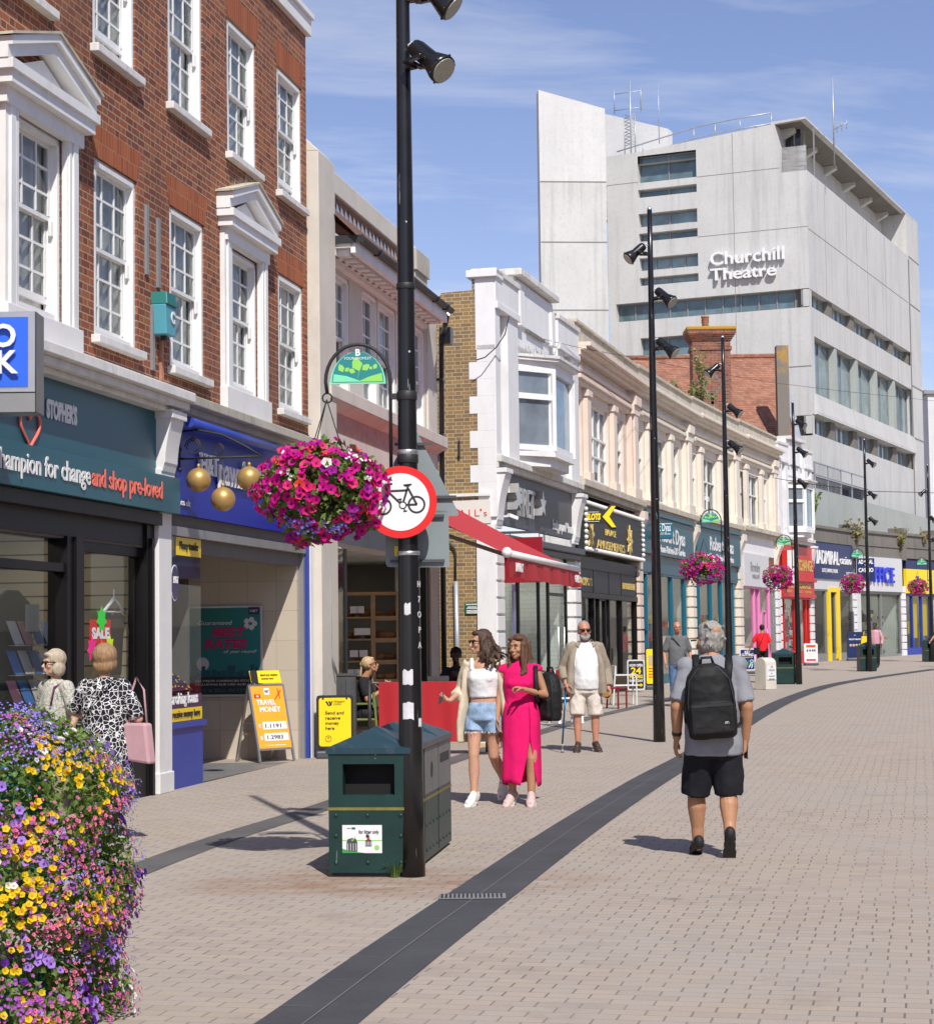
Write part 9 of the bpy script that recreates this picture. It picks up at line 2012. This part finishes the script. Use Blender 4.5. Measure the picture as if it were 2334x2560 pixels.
 b = MB(); b.tube([(-.10,.08,1.47),(0,.155,1.28),(.13,.15,1.0)],[.013]*3,6,flat=.4); b.build('bag_strap', C_BLACK, t); b = MB(); b.box(.10,.30,.06,.16,.74,.98); b.build('shoulder_bag', C_BLACK, t, bev=.02)
 p = at(2188,1640,72); t,H = simple('dark-haired woman in a pink jacket standing behind the bin by the shoe shop', p.x, 72, -30, .95, M['pinkcloth'], C_BLACK, S_DARK, H_BLACK, fem=True, hairf=hf_bun, sleeve=.95, vox=.013)
 w = t.matrix_basis@Vector((-.36,-.05,.75)); y_ = thing('tote_bag', 'bright yellow bag carried by the woman in the pink jacket', 'bag', w, R_(-20)); b = MB(); b.prism([(-.2,-.06,0),(.2,-.06,0),(.14,-.05,.45),(-.14,-.05,.45)],(0,.12,0)); b.build('body', M['yellow'], y_, bev=.02); b = MB(); b.tube([(-.08,0,.44),(-.06,0,.62),(.06,0,.62),(.08,0,.44)],.012,6); b.build('handle', M['yellow'], y_)
 p = at(2352,1640,72); simple('person in a dark top mostly cut off by the right edge of the picture', p.x, 72, -60, .98, C_DKNAVY, C_BLACK, S_RED, H_BLACK, hairf=hf_short, sleeve=.5, vox=.014, armsR=((-.30,-.05,1.15),(-.30,-.22,.98)))
def seated(label, x, y, rz, k, top, bottom, skinm, hair, hf, glasses=None, pitch=0):
 t = person(label, x, y, rz); t.scale = (k,k,k); sz = .46; b = MB(); H = Head((0,-.10,1.245), 0, -pitch, 0, 1); H.mesh(b,(0,-.02,1.06),.05,True)
 torso(b,[(sz+.02,.16,.13,0,0),(.62,.15,.12,0,.0),(.82,.15,.115,0,.0),(.98,.145,.09,0,-.01),(1.07,.06,.055,0,-.015)])
 for s in (1,-1): arm(b,(s*.175,-.01,1.0),(s*.22,-.09,.74),(s*.06,-.33,.90),(.048,.041,.037,.026),dict(d=(-s*.35,-.7,.6),n=(-s*.6,-.3,.6),side=-s,curl=.9))
 for s in (1,-1): leg(b,(s*.09,0,sz+.08),(s*.10,-.42,sz+.06),(s*.10,-.43,.09),(s*.11,-.60,.03),(.085,.056,.052,.036))
 fuse(b,'body',skinm,t,.008,3); b = MB(); torso(b,[(.50,.18,.15,0,0),(.65,.172,.14,0,0),(.82,.172,.135,0,-.005),(.97,.168,.11,0,-.012),(1.04,.11,.08,0,-.016),(1.075,.066,.06,0,-.012)])
 for s in (1,-1): b.tube([(s*.15,-.01,1.01),(s*.195,-.04,.91),(s*.212,-.075,.80)],[.07,.066,.066],12); b.ball((s*.155,-.01,1.0),.07,8)
 fuse(b,'top',top,t,.009,3,.005,(8,8,5),1); b = MB(); loft(b,[((0,0,sz-.0),.18,.15),((0,0,.56),.175,.145),((0,0,.6),.165,.13)])
 for s in (1,-1): b.tube([(s*.09,0,sz+.08),(s*.10,-.42,sz+.06)],[.105,.08],16); b.ball((s*.10,-.42,sz+.06),.079,8); b.tube([(s*.10,-.42,sz+.06),(s*.10,-.43,.14)],[.078,.062],14)
 fuse(b,'trousers',bottom,t,.009,3,.005,(8,8,5),3)
 for s in (1,-1): shoe(t,(s*.10,-.43,.09),(s*.11,-.60,.03),M['shoeblack'],M['shoewhite'])
 b = MB(); q = lambda x,y,z,r,sc=(1,1,1): b.ball(H(x,y,z),r,12,sc=sc,rot=H.R); hf(b,q,H); fuse(b,'hair' if hf is not hf_cap else 'cap',hair,t,.008,2,.003,(24,24,14),2); H.face(t,glasses,True,None); return t, H
M['pinkleather'] = paint('pale_pink_leather', (.55,.33,.36), .5, .08, 5, bump=.1); M['fviolcloth'] = cloth('purple_strap_cloth',(.16,.05,.12)); M['pinkcloth'] = cloth('dusty_pink_cloth',(.55,.30,.34))
others()
